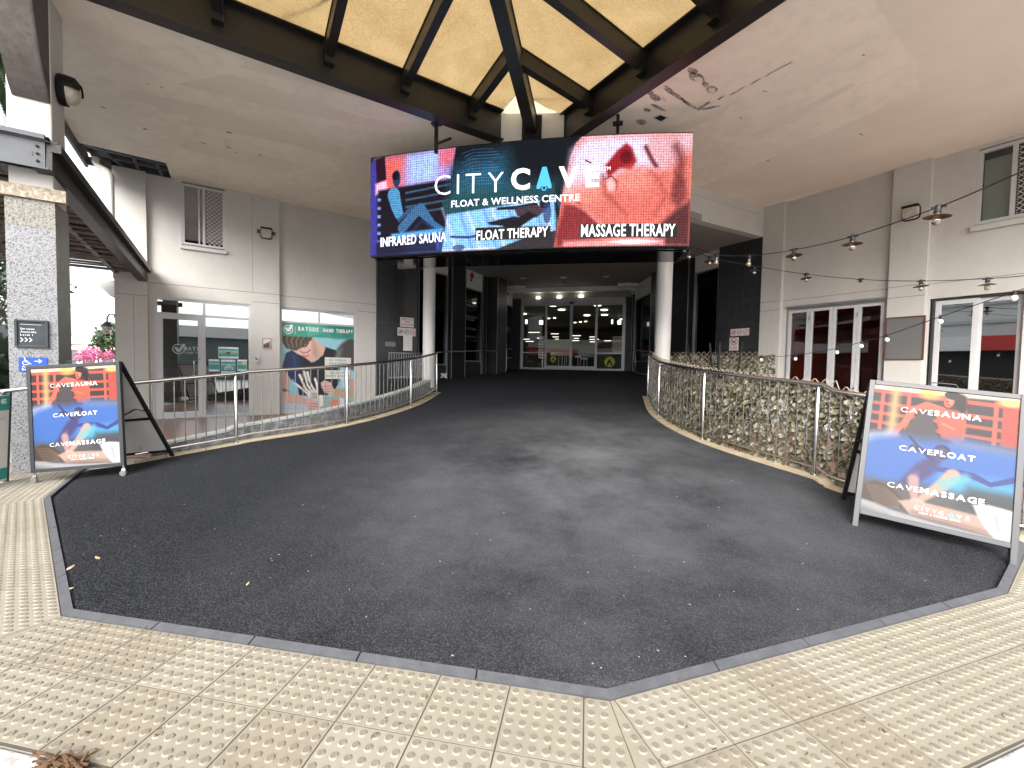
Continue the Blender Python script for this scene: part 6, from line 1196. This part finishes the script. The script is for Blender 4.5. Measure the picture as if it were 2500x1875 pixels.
pc.poly(g([(1830, 980), (1680, 1000), (1540, 1100), (1440, 1230), (1400, 1400), (1460, 1500), (1830, 1640)]), (62, 60, 56), soft=.04); pc.poly(g([(1440, 1250), (1560, 1180), (1500, 1380), (1400, 1400)]), (112, 138, 134), a=.7, soft=.05)
pc.poly(g([(1670, Y4 + 200), (1830, Y4 + 190), (1830, Y4 + 430), (1760, Y4 + 440), (1670, Y4 + 330)]), (190, 150, 132)); pc.poly(g([(1380, Y4 + 400), (1480, Y4 + 390), (1830, Y4 + 380), (1830, Y4 + 540), (1450, Y4 + 550), (1380, Y4 + 520)]), (182, 150, 124)); pc.poly(g([(1520, Y4 + 190), (1620, Y4 + 190), (1620, Y4 + 360), (1560, Y4 + 390)]), (160, 200, 214))
pc.poly(g([(1130, Y4 + 280), (1210, Y4 + 225), (1330, Y4 + 270), (1390, Y4 + 400), (1370, Y4 + 560), (1290, Y4 + 490), (1220, Y4 + 470), (1150, Y4 + 370)]), (206, 172, 160))
for k in range(3): pc.line(g([(1170, Y4 + 350 + 50 * k), (1330, Y4 + 345 + 50 * k)]), .004, (150, 110, 100))
for l in ([(730, 130), (800, 300), (850, 400), (960, 500)], [(815, 70), (850, 200), (880, 320), (980, 470)], [(880, 80), (910, 220), (960, 330), (1040, 470)], [(640, 290), (720, 350), (800, 420), (940, 540)], [(1025, 205), (1050, 280), (1070, 400), (1060, 500)]): pc.line([pq(a, Y4 + b) for a, b in l], [.014, .011, .010, .015], (226, 222, 214)); [pc.ell(*pq(a, Y4 + b), .013, .016, (236, 232, 226)) for a, b in l]
pc.ell(*pq(1020, Y4 + 530), .055, .06, (214, 208, 196), soft=.3); [pc.ell(*pq(980 + 35 * (k % 3), Y4 + 490 + 40 * (k // 3)), .014, .014, (150, 142, 130), a=.7, soft=.5) for k in range(9)]; pc.line([pq(1140, Y4 + 540), pq(1150, Y4 + 700)], .02, (224, 220, 212))
pc.poly([pq(880, Y4 + 600), pq(940, Y4 + 570), pq(1080, Y4 + 640), pq(1100, Y4 + 820), pq(900, Y4 + 830), pq(850, Y4 + 700)], (214, 170, 164)); [pc.line([pq(920, Y4 + 670 + 55 * k), pq(1080, Y4 + 690 + 55 * k)], .006, (170, 110, 108)) for k in range(3)]
pc.poly([pq(1310, Y4 + 650), pq(1400, Y4 + 610), pq(1500, Y4 + 620), pq(1520, Y4 + 740), pq(1330, Y4 + 760)], (206, 92, 84)); [pc.line([pq(1330, Y4 + 650 + 32 * k), pq(1490, Y4 + 640 + 32 * k)], .006, (230, 130, 120)) for k in range(3)]; pc.poly([pq(1500, Y4 + 560), pq(1600, Y4 + 590), pq(1600, Y4 + 720), pq(1510, Y4 + 740)], (204, 210, 226))
# teal banner
pc.poly([(-.1, -.1), (1.1, -.1), (1.1, .152), (-.1, .152)], (62, 148, 132), soft=.004); pc.poly([(.3, 0), (.5, 0), (.62, .07), (.35, .15)], (86, 172, 156), a=.8, soft=.02); pc.poly([(.62, 0), (1, 0), (1, .152), (.7, .152)], (28, 120, 106), a=.8, soft=.05); pc.poly([(.66, .152), (.76, .03), (.86, .152)], (46, 142, 126), a=.8, soft=.01); pc.noise(.03)
picmesh('print', pc, lambda x, y: FL.P(wx0 + .05 + x, -.149, pz0 + y), printmat('window_vinyl', rough=.45), t, 0, PW, 0, PH)
mp = lambda x, y, e=.0: FL.P(wx0 + .05 + x, -.147 + e, pz1 + y)
txt(t, mp, 'BAYSIDE', PW * .21, PW * .485, -.082 * PH, .048 * PH, .045, 'ink_white'); txt(t, mp, 'HAND THERAPY', PW * .55, PW * .985, -.082 * PH, .045 * PH, .045, 'ink_white')
disc(t, mp, PW * .078, -.075 * PH, .042 * PH, .05 * PH, M['ink_white'], 'logo', e=0); strokes(t, mp, [[(PW * .045, -.055 * PH), (PW * .078, -.095 * PH), (PW * .13, -.02 * PH)]], .03 * PH, M['ink_white'], 'logo', .001); strokes(t, mp, [[(PW * .17, -.035 * PH), (PW * .17, -.125 * PH)]], .008, M['ink_white'], 'divider', 0)
for nm_, y0, ls in (('notice_card', 862, ('NO REFERRAL', 'REQUIRED')), ('notice_card', 893, ('HEALTH FUND', 'REBATES AVAILABLE'))):
    a, z1_ = FL.uz(793, y0 + 12, -.14); b, _ = FL.uz(857, y0 + 12, -.14); z1_ = FL.uz(825, y0 + 11, -.14)[1]; z0_ = FL.uz(825, y0 + (32 if y0 > 880 else 33), -.14)[1]; c_ = MB(); c_.fbox(FL, a, b, -.146, -.143, z0_, z1_); E(nm_, c_, M['signwhite'], t); W2 = b - a; H2 = z1_ - z0_; m2 = lambda x, y, e=0: FL.P(a + x, -.1415, z0_ + y)
    for k, s in enumerate(ls): txt(t, m2, s, W2 * (.18 if k == 0 or y0 < 880 else .05), W2 * (.82 if k == 0 or y0 < 880 else .95), H2 * (.60 - .38 * k), H2 * .22, .02, 'ink_grey' if 0 else 'teal')
# posters on the door sidelight
for cx, cy, w, h, lb in ((557.5, 861, 48, 28, 'teal handshake poster, highest on the shop door sidelight'), (522.5, 892, 25, 29, 'small teal leaflet, lower left on the shop door sidelight'), (557, 895, 34, 34, 'teal leaflet with round photos, lower middle on the shop sidelight'), (591, 892, 23, 27, 'teal leaflet with orange badge, lower right on the shop sidelight')):
    a, z1_ = FL.uz(cx - w / 2, cy - h / 2, -.05); b, z0_ = FL.uz(cx + w / 2, cy + h / 2, -.05); t = thing('window_poster', FL.P(a, -.07, z0_), lb, 'poster', 'teal posters on the shop door sidelight'); q = Pic(40, 40, 1.2, (60, 142, 148)); q.band(-1, .16, .02, (222, 230, 232)); q.band(.3, .42, .05, (140, 200, 190)); q.band(.86, 1.1, .02, (208, 226, 232))
    if 'hand' in lb: q.poly([(0, .46), (.3, .42), (.55, .5), (1, .42), (1, .56), (.55, .66), (.3, .58), (0, .6)], (150, 170, 110)); q.ell(.5, .55, .12, .12, (80, 80, 50))
    if 'round' in lb: [q.ell(.35 + .2 * k, .62 - .1 * (k % 2), .12, .12, (210, 214, 210)) or q.ell(.35 + .2 * k, .62 - .1 * (k % 2), .06, .06, (40, 60, 60)) for k in range(3)]
    if 'orange' in lb: q.ell(.7, .3, .2, .2, (226, 178, 110))
    q.noise(.1, 2); picmesh('print', q, lambda x, y: FL.P(a + x, -.07, z0_ + y), MATS['window_vinyl'], t, 0, b - a, 0, z1_ - z0_); mb = MB(); mb.fbox(FL, a - .006, b + .006, -.074, -.0705, z0_ - .006, z1_ + .006); E('backing', mb, M['paper'], t)
# lettering on the shop door glass
t = thing('door_lettering', FL.P(dx0 + .5, -.07, 1.5), 'faint grey logo and lettering on the shop door glass', 'lettering'); mpd = lambda x, y, e=0: FL.P(x, -.075, y)
xa, ya = FL.uz(451, 855, -.075); xb, _ = FL.uz(489, 856, -.075); txt(t, mpd, 'BAYSI', xa, xb, ya, .09, .04, 'ink_grey'); txt(t, mpd, 'HAND THE', xa, xb, ya - .08, .045, .02, 'ink_grey'); xc, yc = FL.uz(436, 852, -.075); disc(t, mpd, xc, yc, .10, .118, M['ink_grey'], 'logo'); strokes(t, mpd, [[(xc - .06, yc + .04), (xc, yc - .06), (xc + .11, yc + .12)]], .05, M['ink_grey'], 'logo')
# door glass text in the passage (left wall of the entry)
def baytext(B, items, lb):
    F, L_, zf, out = B; t = thing('glass_lettering', F.P(L_ / 2, -.045, zf + 1), lb, 'lettering')
    for s, x0, x1, y, h in items:
        ua, za = F.uz(x0, y, -.045); ub, zb = F.uz(x1, y, -.045); mb = MB(); mpx = lambda x, yy: F.P(x, -.045, yy); spaced(mb, s, mpx, ua, ub, za, h * 13.5 / FPX, .012); E('lettering', mb, M['ink_grey'], t, fix=False)
baytext(FB, [('FLOAT', 1140, 1158, 738, 6), ('THERAPY', 1136, 1162, 746, 6), ('INFRARED', 1134, 1163, 773, 6), ('SAUNA', 1139, 1158, 781, 6), ('MASSAGE', 1135, 1162, 803, 6), ('HEALTH', 1137, 1160, 823, 6), ('PRACTITIONERS', 1132, 1164, 830, 3)], 'small grey service list lettering on the black glass of the left passage')
baytext(FC, [('CITYCAVE', 1208, 1251, 800, 14), ('FLOAT & WELLNESS CENTRE', 1215, 1246, 805, 3)], 'pale wide spaced name lettering on the dark window nearest the left of the sliding doors')
F, L_, zf_, _ = FB; u_, z_ = F.uz(1151.5, 673, 0); t = thing('fire_bell', F.P(u_, 0, z_), 'round red fire bell on the white panel of the left passage', 'alarm bell'); mb = MB(); mb.lathe(F.P(u_, 0, z_), [(.11, 0), (.11, .03), (.08, .06), (.02, .07)], 20, axis=F.n); E('bell', mb, M['ink_red'], t, smooth=True); mb = MB(); mb.fbox(F, u_ - .09, u_ + .04, 0, .01, z_ - .2, z_ - .13); E('plate', mb, M['black'], t)
# ceiling fittings of the entry
for x, y, lb in ((1267, 704, 'white ceiling fitting box at the left end above the sliding doors'), (1532, 698, 'white ceiling fitting box at the right end above the sliding doors')):
    c = onz(x, y - 3, ZC) ; D_ = (c - O) @ CF; c = c * 1.0; t = thing('emergency_light', (c[0], c[1], ZC), lb, 'ceiling light', 'white box fittings under the entry ceiling'); mb = MB(); mb.box((c[0], c[1] - .4, ZC - .09), .78, .22, .12); E('housing', mb, M['white'], t, bevel=.01); mb = MB(); mb.box((c[0], c[1] - .4, ZC - .02), .2, .15, .04); E('mount', mb, M['white'], t)
for k, (x, y) in enumerate(((1277, 679), (1376, 677.5), (1480, 675))):
    c = onz(x, y, ZC); mb = MB(); mb.lathe((c[0], c[1], ZC - .012), [(.13, 0), (.13, .012), (.1, .013)], 24); o = E('ceiling_downlight', mb, M['white'], loc=(c[0], c[1], ZC)); tag(o, ('unlit round downlight over the ramp, left of three', 'unlit round downlight over the ramp, middle of three', 'unlit round downlight over the ramp, right of three')[k], 'ceiling light', 'unlit downlights in the entry ceiling')
c = onz(1374, 689, ZC); mb = MB(); mb.lathe((c[0], c[1], ZC - .02), [(.14, 0), (.14, .02)], 24); o = E('ceiling_speaker', mb, M['black'], loc=(c[0], c[1], ZC)); tag(o, 'round dark ceiling speaker just behind the middle downlight', 'speaker')
for k, (x, y) in enumerate(((1311.5, 721), (1365, 720.3), (1419, 719.6))):
    p = pxd(x, y, 18.0); mb = MB(); zc_ = FD.Z(1400, 714); q = onz(x, y, p[2]); mb.lathe((q[0], YD - .35 * 0 - .02, p[2] - .05), [(.09, 0), (.095, .05)], 20, axis=np.array([0, -.3, -1])); o = E('lit_downlight', mb, M['lamp'], loc=(q[0], YD - .02, p[2])); tag(o, 'bright lit downlight over the sliding doors, ' + ('left', 'middle', 'right')[k] + ' of three', 'downlight', 'lit downlights over the sliding doors')
for P_, x, y, lb in ((PLc, 1242, 717, 'small white camera on the left passage wall before the doors'), (PRc, 1547, 713, 'small white camera on the right passage wall before the doors')):
    q = pline(P_, x); d = ray(x, y); p = O + d * np.linalg.norm(q) / np.linalg.norm(d[:2]) * .985; t = thing('security_camera', p, lb, 'camera', 'cameras beside the sliding doors'); mb = MB(); mb.box(p, .16, .22, .14); E('housing', mb, M['white'], t, bevel=.015); mb = MB(); mb.lathe(p - np.array([0, .11, .02]), [(.035, 0), (.035, .03)], 14, axis=np.array([0, -1, 0])); E('lens', mb, M['black'], t)
# yellow discs on the doors
for i, (x, y, s) in enumerate(((1350.5, 877, 16), (1488.5, 883.5, 26))):
    u_, z_ = FD.uz(x, y, .03); r_ = s / 2 * 18.2 / FPX * .95; d_ = .028 if i == 0 else -.015; t = thing('door_sticker', FD.P(u_, d_, z_), ('small round yellow sticker on the left sliding door', 'larger round yellow sticker on the right fixed door panel')[i], 'sticker'); mpx = lambda x, yy, e=0: FD.P(u_ + x, d_ + e, z_ + yy); disc(t, mpx, 0, 0, 0, r_, M['yellow'], 'disc', e=0); strokes(t, mpx, [[(-r_ * .5, -r_ * .7), (-.1 * r_, r_ * .3), (.5 * r_, -r_ * .7)], [(0, r_ * .5), (0, 0)]], r_ * .3, M['ink_black'], 'symbol', .002)
# ceiling vent, flowers
c = onz(1612, 286, ZS); t = thing('ceiling_vent', (c[0], c[1], ZS), 'small square vent in the stained right soffit', 'vent'); mb = MB(); q = [onz(*p, ZS) for p in ((1592, 286), (1612, 276), (1634, 285), (1614, 297))]; q = [tuple(p[:2]) for p in q]; mb.prism(q, ZS - .012, ZS - .004); E('vent_frame', mb, M['white'], t); cc = np.mean(q, axis=0); mb = MB(); mb.prism([tuple(cc + (np.array(p) - cc) * .7) for p in q], ZS - .016, ZS - .0125); E('vent_grid', mb, M['black'], t)
p = hp_(1084, 925, PLc, .99); p[2] = zr(p[0], p[1]); t = thing('flower_bunch', p, 'small bunch of white flowers on the ground by the left passage wall', 'flowers'); mb = MB()
for _ in range(26): c = p + np.array([rng.uniform(-.12, .12), rng.uniform(-.08, .02), rng.uniform(.05, .2)]); mb.lathe(c, [(.01, 0), (.025, .015), (.02, .035)], 7)
E('flowers', mb, M['paper'], t); mb = MB(); mb.lathe(p - np.array([.1, 0, 0]), [(.04, 0), (.05, .15), (.015, .2), (.015, .28)], 10); E('bottle', mb, M['black'], t)
# ================================================================ store interior seen through the sliding doors
lt = thing('store_lights', (-1.4, 28, 4.4), 'bright round downlights and shelf strips inside the store behind the sliding doors', 'store lights')
for x, y in ((1350, 747), (1371, 757), (1433, 770.5), (1459, 746), (1475, 757.5), (1476, 769.5), (1278, 767), (1516, 780), (1340, 778), (1354, 777), (1404, 788), (1417, 786.5), (1430, 785.5)):
    c = onz(x, y, 4.70); r_ = .13 if y < 775 else .06
    if c[1] > YD + 19.5: c = pxd(x, y, 36)
    mb = MB(); mb.lathe(c, [(r_ * 1.5, 0), (r_ * 1.5, .02)], 18); E('ceiling_lamp', mb, M['lamp'], lt)
for x0, x1, y in ((1290, 1318, 811.5), (1345, 1364, 815), (1397, 1418, 819.5), (1439, 1456, 822.5), (1278, 1293, 828), (1283, 1303, 833.5), (1349, 1364, 822.5), (1396, 1414, 831.5), (1439, 1462, 828.5), (1475, 1492, 832), (1311, 1320, 825.5), (1355, 1364, 828), (1440, 1452, 834.5), (1401, 1413, 826)):
    a, b = pxd(x0, y, 33), pxd(x1, y, 33); mb = MB(); mb.bar(a, b, .05, .045); E('shelf_light', mb, M['lampstrip'], lt)
for k, (x, y, w, h) in enumerate(((1285, 785.5, 5, 10), (1321, 787, 9, 10), (1494.5, 785.5, 4, 10), (1512, 787, 8, 10))):
    c = pxd(x, y, 27); mb = MB(); mb.box(c, w * 27 / FPX, .05, h * 27 / FPX); o = E('hanging_sign', mb, M['lampcool'], loc=c); tag(o, 'lit hanging sign inside the store, ' + ('leftmost', 'second from left', 'second from right', 'rightmost')[k], 'hanging sign', 'lit hanging signs inside the store')
for k, (x0, x1, y0, y1, D_, m_, lb) in enumerate(((1334, 1392, 830, 861, 27, 'cream', 'pale display stand behind the left sliding door'), (1397, 1456, 838, 862, 28, 'olive', 'dark green produce display behind the right sliding door'), (1494, 1524, 822, 862, 26, 'cream', 'tan wall panel at the right inside the store'), (1316, 1330, 822, 875, 22, 'signwhite', 'white printed banner inside the store left of the doors'), (1345, 1390, 861, 868, 24, 'white', 'long white counter top inside the store'))):
    a, b = pxd(x0, y1, D_), pxd(x1, y0, D_); zb_ = zr(0, 18.3); mb = MB(); mb.box(((a[0] + b[0]) / 2, a[1], (max(zb_, a[2]) + b[2]) / 2), abs(b[0] - a[0]), .4, max(.06, b[2] - max(zb_, a[2]))); t = thing('store_display', ((a[0] + b[0]) / 2, a[1], zb_), lb, 'display'); E('body', mb, M[m_], t, bevel=.02)
    if k < 3: mb = MB(); mb.box(((a[0] + b[0]) / 2, a[1], (zb_ + a[2]) / 2 + .0), abs(b[0] - a[0]) * .9, .35, max(.05, a[2] - zb_)); E('plinth', mb, M['black'], t)
    if 'banner' in lb:
        for q_ in range(7): mb = MB(); z = a[2] + (b[2] - a[2]) * (.1 + .12 * q_); mb.box(((a[0] + b[0]) / 2, a[1] - .21, z), abs(b[0] - a[0]) * .8, .01, .05); E('print_stripe', mb, M['black'], t)
for x, y, w in ((1364, 866, 21), (1379, 862, 11), (1411, 871, 15), (1426, 875.5, 17)): c = pxd(x, y, 22); mb = MB(); mb.box(c, w * 22 / FPX, .03, .11); mb.box(c - UP * .45, .03, .03, .8); mb.box(c - UP * .45 + CR * w * 9 / FPX, .03, .03, .8); o = E('store_barrier', mb, M['signwhite'], loc=c); tag(o, {1364: 'long white barrier sign behind the left sliding door', 1379: 'short white barrier sign, highest behind the left sliding door', 1411: 'white barrier sign behind the right sliding door, nearer the middle', 1426: 'white barrier sign behind the right sliding door, lowest'}[x], 'barrier', 'white barrier signs inside the store')
# reception desk and plant inside the left shop
t = thing('reception_desk', FL.P(dx0 + .9, -1.6, 0), 'white reception desk with brown band inside the left shop', 'desk'); u1_ = U(553, -1.3, 950)
for z0_, z1_, m_ in ((0, .14, 'black'), (.14, .42, 'paper'), (.42, .56, 'redwood'), (.56, 1.12, 'paper')): mb = MB(); mb.fbox(FL, dx0 - .05, u1_, -1.9, -1.3 if m_ != 'black' else -1.36, z0_, z1_); E('desk_panel', mb, M[m_], t)
mb = MB(); mb.fbox(FL, dx0 - .05, u1_ + .02, -1.95, -1.26, 1.12, 1.16); E('desk_top', mb, M['white'], t)
def bush(c, rx, rz, n, size, m_, name, parent, drop=0):
    mb = MB()
    for _ in range(n):
        d = rng.randn(3); d /= np.linalg.norm(d); r = rng.rand() ** .4; p = np.array(c) + d * np.array([rx, rx, rz]) * r; a = rng.randn(3); a /= np.linalg.norm(a); b = np.cross(a, d); b /= np.linalg.norm(b) + 1e-9; L_ = size * rng.uniform(.6, 1.3)
        mb.add([p, p + a * L_ * .5 + b * L_ * .25, p + a * L_, p + a * L_ * .5 - b * L_ * .25], [(0, 1, 2, 3)])
    return E(name, mb, m_, parent, fix=False)
green = mat('foliage', (.05, .085, .03), rough=.6, var=.5, vscale=2); dgreen = mat('dark_foliage', (.028, .05, .022), rough=.6, var=.5, vscale=2); pink = mat('pink_blossom', (.62, .16, .30), rough=.7, var=.35, vscale=3)
c = FL.P(dx0 + .35, -1.6, 1.4); t = thing('pot_plant', FL.P(dx0 + .35, -1.6, 1.16), 'small leafy plant standing on the reception desk', 'plant'); bush(c, .2, .2, 160, .13, dgreen, 'leaves', t)
mb = MB(); mb.lathe(FL.P(dx0 + .35, -1.6, 1.16), [(.06, 0), (.09, .14)], 12); E('pot', mb, M['black'], t)
c = FL.P(dx1 - .25, -1.2, .55); t = thing('pot_plant', FL.P(dx1 - .25, -1.2, 0), 'drooping green plant beside the shop sidelight', 'plant'); bush(c, .22, .3, 160, .2, green, 'leaves', t); mb = MB(); mb.lathe(FL.P(dx1 - .25, -1.2, 0), [(.12, 0), (.16, .3)], 14); E('pot', mb, M['redwood'], t)
# ================================================================ street behind on the left
def tree(p, h, r, n, size, m_, lb, name='tree', grp=None, trunk=.12):
    t = thing(name, p, lb, 'tree', grp); p = np.array(p, float); mb = MB(); mb.tube([p, p + UP * h * .4, p + UP * h * .75 + np.array([r * .1, 0, 0])], [trunk, trunk * .75, trunk * .4], 9)
    for k in range(6): a = k * 1.05; mb.tube([p + UP * h * .45, p + UP * h * .75 + np.array([math.cos(a), math.sin(a), 0]) * r * .6], [trunk * .45, trunk * .12], 6)
    E('trunk', mb, M['batten'], t, smooth=True)
    mb = MB()
    for _ in range(22):
        d = rng.randn(3); d /= np.linalg.norm(d); c = p + UP * h * .78 + d * np.array([r * .75, r * .75, h * .22]); rr = r * rng.uniform(.25, .45)
        for _ in range(n // 22):
            e = rng.randn(3); e /= np.linalg.norm(e); q = c + e * rr * rng.rand() ** .4; a = rng.randn(3); a /= np.linalg.norm(a); b = np.cross(a, e); b /= np.linalg.norm(b) + 1e-9; L_ = size * rng.uniform(.6, 1.3); mb.add([q, q + a * L_ * .5 + b * L_ * .3, q + a * L_, q + a * L_ * .5 - b * L_ * .3], [(0, 1, 2, 3)])
    E('crown', mb, m_, t, fix=False); return t
G = lambda x, D: pxd(x, 880, D) * np.array([1, 1, 0]) - UP * .1
def shed(name, x0, x1, ytop, D, dep, wallm, roofm, lb, wins=0):
    a, b = G(x0, D), G(x1, D); z = pxd(x0, ytop, D)[2]; F = fr2(b[:2], a[:2], 1); F = F if F.n @ (O - a) > 0 else fr2(b[:2], a[:2], -1); L_ = np.linalg.norm((b - a)[:2]); t = thing(name, (a + b) / 2, lb, 'building'); mb = MB(); mb.fbox(F, 0, L_, -dep, 0, -.2, z * .78); E('wall', mb, wallm, t); mb = MB(); mb.fbox(F, -.4, L_ + .4, -dep, .6, z * .78 + .01, z); E('roof', mb, roofm, t)
    for k in range(wins): mb = MB(); u = L_ * (k + .5) / wins; mb.fbox(F, u - L_ * .32 / wins, u + L_ * .32 / wins, 0, .03, .4, z * .6); E('window', mb, M['greyframe'], t)
    return t
shed('warehouse', 150, 330, 822, 62, 20, M['cream'], M['white'], 'white roofed low building in the distance beyond the awning', 4)
shed('corner_shop', -170, 18, 790, 26, 2.5, M['cream'], M['steelgrey'], 'cream shop front far left beyond the granite pillar', 2)
mb = MB(); p = G(251, 42); zt_ = pxd(250, 806, 42)[2]; mb.lathe(p, [(.16, 0), (.10, zt_)], 10); t = thing('power_pole', p, 'grey power pole with wires behind the pink blossom', 'pole'); E('pole', mb, M['paving'], t, smooth=True); mb = MB(); mb.box(p + UP * (zt_ - .3), 1.6, .1, .12); E('crossarm', mb, M['batten'], t)
for dy in (0, .35): mb = MB(); s = p + UP * (zt_ - .25 - dy); mb.tube([s, (s + pxd(140, 840, 46)) / 2 - UP * .3, pxd(140, 842 + 12 * dy, 50)], .03, 5); mb.tube([s, pxd(330, 830, 60)], .03, 5); E('wire', mb, M['cable'], t)
t = thing('bougainvillea', G(236, 40), 'pink flowering bougainvillea in front of the distant white building', 'shrub'); zc_ = pxd(236, 862, 40)
for cx, cy, r in ((215, 866, 1.0), (235, 858, 1.1), (255, 860, 1.1), (275, 866, .9), (243, 868, 1.2), (205, 874, .7)): bush(pxd(cx, cy, 40), r, r * .55, 260, .25, pink, 'blossom', t)
mb = MB(); mb.tube([G(240, 40), pxd(240, 866, 40)], [.12, .06], 8); E('stem', mb, M['batten'], t)
tree(G(283, 36), 4.2, 1.4, 1500, .3, green, 'rounded green tree right of the power pole', trunk=.14); tree(G(-20, 16), 5.6, 2.0, 2600, .24, dgreen, 'dark leafy tree at the far left edge behind the granite pillar', trunk=.14); 
t = thing('palm_tree', pxd(-60, 880, 9.5) * np.array([1, 1, 0]), 'green palm with long fronds at the top left edge beside the pillar', 'tree'); mb = MB(); top = pxd(-70, 120, 9.5); bs_ = wpos(t); mb.tube([bs_, (bs_ + top) / 2, top], [.2, .15, .13], 10); E('trunk', mb, M['batten'], t, smooth=True)
for k in range(18):
    mb = MB(); a = k * .35; dv = np.array([math.cos(a), math.sin(a), 0]); pts = [top + dv * 1.5 * s + UP * (.9 * s - 2.0 * s * s) for s in np.linspace(0, 1, 24)]; mb.tube(pts, .015, 5)
    for s in range(1, 22):
        for sg_ in (-1, 1):
            for j in (0, .5): q = pts[s] + (pts[min(23, s + 1)] - pts[s]) * j; w = np.cross(dv, UP) * sg_; mb.add([q, q + w * .30 + dv * .12 - UP * .2, q + w * .28 + dv * .17 - UP * .22, q + dv * .035], [(0, 1, 2, 3)])
    E('frond', mb, green, t, fix=False)
bush_t = thing('shrub', G(15, 9), 'dark green strappy shrub at the far left behind the handrail', 'shrub'); bush(pxd(15, 900, 9), .5, .5, 500, .35, dgreen, 'leaves', bush_t)
# buildings across the street, seen mirrored in the shop glass
F1 = Fr(np.array([2, -24, 0]) , uL, -nL); t = thing('street_building', F1.P(0, 0, 0), 'long low pale building with parapet mirrored in the left shop glass', 'building')
for a, b, h, m_, nm in ((-30, 22, 3.4, 'roomgrey', 'wall'),): mb = MB(); mb.fbox(F1, a, b, -6, 0, -.14, h); E(nm, mb, M[m_], t)
mb = MB(); mb.fbox(F1, -30, 22, -6, .6, 3.4, 4.3); E('parapet', mb, M['render'], t); mb = MB(); mb.fbox(F1, -8, 10, -5, -1, 4.3, 5.3); E('brick_storey', mb, M['redwood'], t)
F2 = Fr(np.array([-6, -24, 0]), uR, -nR); t = thing('street_building', F2.P(0, 0, 0), 'long white building with red and green awning mirrored in the right shop glass', 'building')
mb = MB(); mb.fbox(F2, -60, 50, -6, 0, -.14, 3.1); E('wall', mb, M['darkroom'], t); mb = MB(); mb.fbox(F2, -60, 50, -6, .5, 4.1, 10.5); E('upper_wall', mb, M['render'], t)
for z in (5.0, 6.3, 7.6, 8.9): mb = MB(); mb.fbox(F2, -60, 50, .5, .75, z, z + .22); E('ledge', mb, M['coping'], t)
for a, b, m_ in ((-60, -20, 'signwhite'), (-20, 2, 'ink_red'), (2, 9, 'signwhite'), (9, 14, 'teal'), (14, 50, 'signwhite')): mb = MB(); mb.fbox(F2, a, b, -.1, 1.2, 3.1, 4.1); E('awning', mb, M[m_], t)
# ================================================================ ground litter
mb = MB(); c0 = onz(165, 1872, 0)
t = thing('palm_fibre', (c0[0], c0[1], 0), 'clump of brown palm fibre lying on the kerb at the bottom left', 'debris')
for _ in range(260):
    p = c0 + np.array([rng.normal(0, .03), rng.normal(-.02, .02), 0]); h = max(.004, .05 - abs(rng.normal(0, .02))); d = np.array([rng.uniform(-1, 1), rng.uniform(-.6, .2), 0]); d /= np.linalg.norm(d); mb.bar(p + UP * h * rng.rand(), p + d * rng.uniform(.02, .06) + UP * h * rng.rand() * .7 + UP * .004, .006, .004)
E('fibres', mb, M['bark'], t)
lm = MB(); n_ = 0
while n_ < 70:
    x, y = rng.uniform(40, 2450), rng.uniform(1060, 1780); q = onz(x, y, .02)
    if not (xl(q[1]) + .2 < q[0] < xr(q[1]) - .2 and q[1] > 1.75): continue
    z = zr(q[0], q[1]) + .006; L_ = rng.uniform(.003, .012); a = rng.uniform(0, 6.28); d = np.array([math.cos(a), math.sin(a), 0]); lm.bar(np.array([q[0], q[1], z]), np.array([q[0], q[1], z]) + d * L_, rng.uniform(.002, .005), .002); n_ += 1
tag(E('litter', lm, M['coping']), 'tiny pale flecks scattered over the dark ramp', 'litter', kind='stuff')
lm = MB()
for _ in range(60):
    x, y = rng.uniform(60, 2450), rng.uniform(1520, 1870); q = onz(x, y, 0)
    if xl(q[1]) < q[0] < xr(q[1]) and q[1] > 1.6: continue
    L_ = rng.uniform(.006, .02); a = rng.uniform(0, 6.28); d = np.array([math.cos(a), math.sin(a), 0]); lm.bar(np.array([q[0], q[1], .012]), np.array([q[0], q[1], .014]) + d * L_, .004, .002)
tag(E('leaf_litter', lm, M['bark']), 'tiny dark bits of leaf on the cream tactile tiles', 'litter', kind='stuff')
for k, (x, y, s) in enumerate(((238, 1360, .03), (172, 1384, .035), (168, 1435, .03), (605, 1423, .018))):
    q = onz(x, y, .02); z = zr(q[0], q[1]) + .004; a = rng.uniform(0, 3); d = np.array([math.cos(a), math.sin(a), 0]); e = np.array([-d[1], d[0], 0]); c = np.array([q[0], q[1], z]); mb = MB(); mb.add([c - d * s, c - d * s * .3 + e * s * .35 + UP * .004, c + d * s * .5 + e * s * .3 + UP * .005, c + d * s + UP * .01, c + d * s * .4 - e * s * .3, c - d * s * .4 - e * s * .35 + UP * .003], [(0, 1, 2, 3, 4, 5)]); o = E('fallen_leaf', mb, M['leafdry'], loc=c, fix=False); tag(o, ('dry tan leaf on the ramp, highest of the three near the left ramp edge', 'dry tan leaf at the left ramp edge, middle of three', 'dry tan leaf at the left ramp edge, lowest of three', 'small brown leaf alone on the dark ramp left of the middle')[k], 'leaf', 'fallen leaves on the ramp')
for o in bpy.data.objects:
    if o.type == 'MESH' and o.parent is None and not o.get('category') and not o.get('kind'): print('UNTAGGED', o.name)
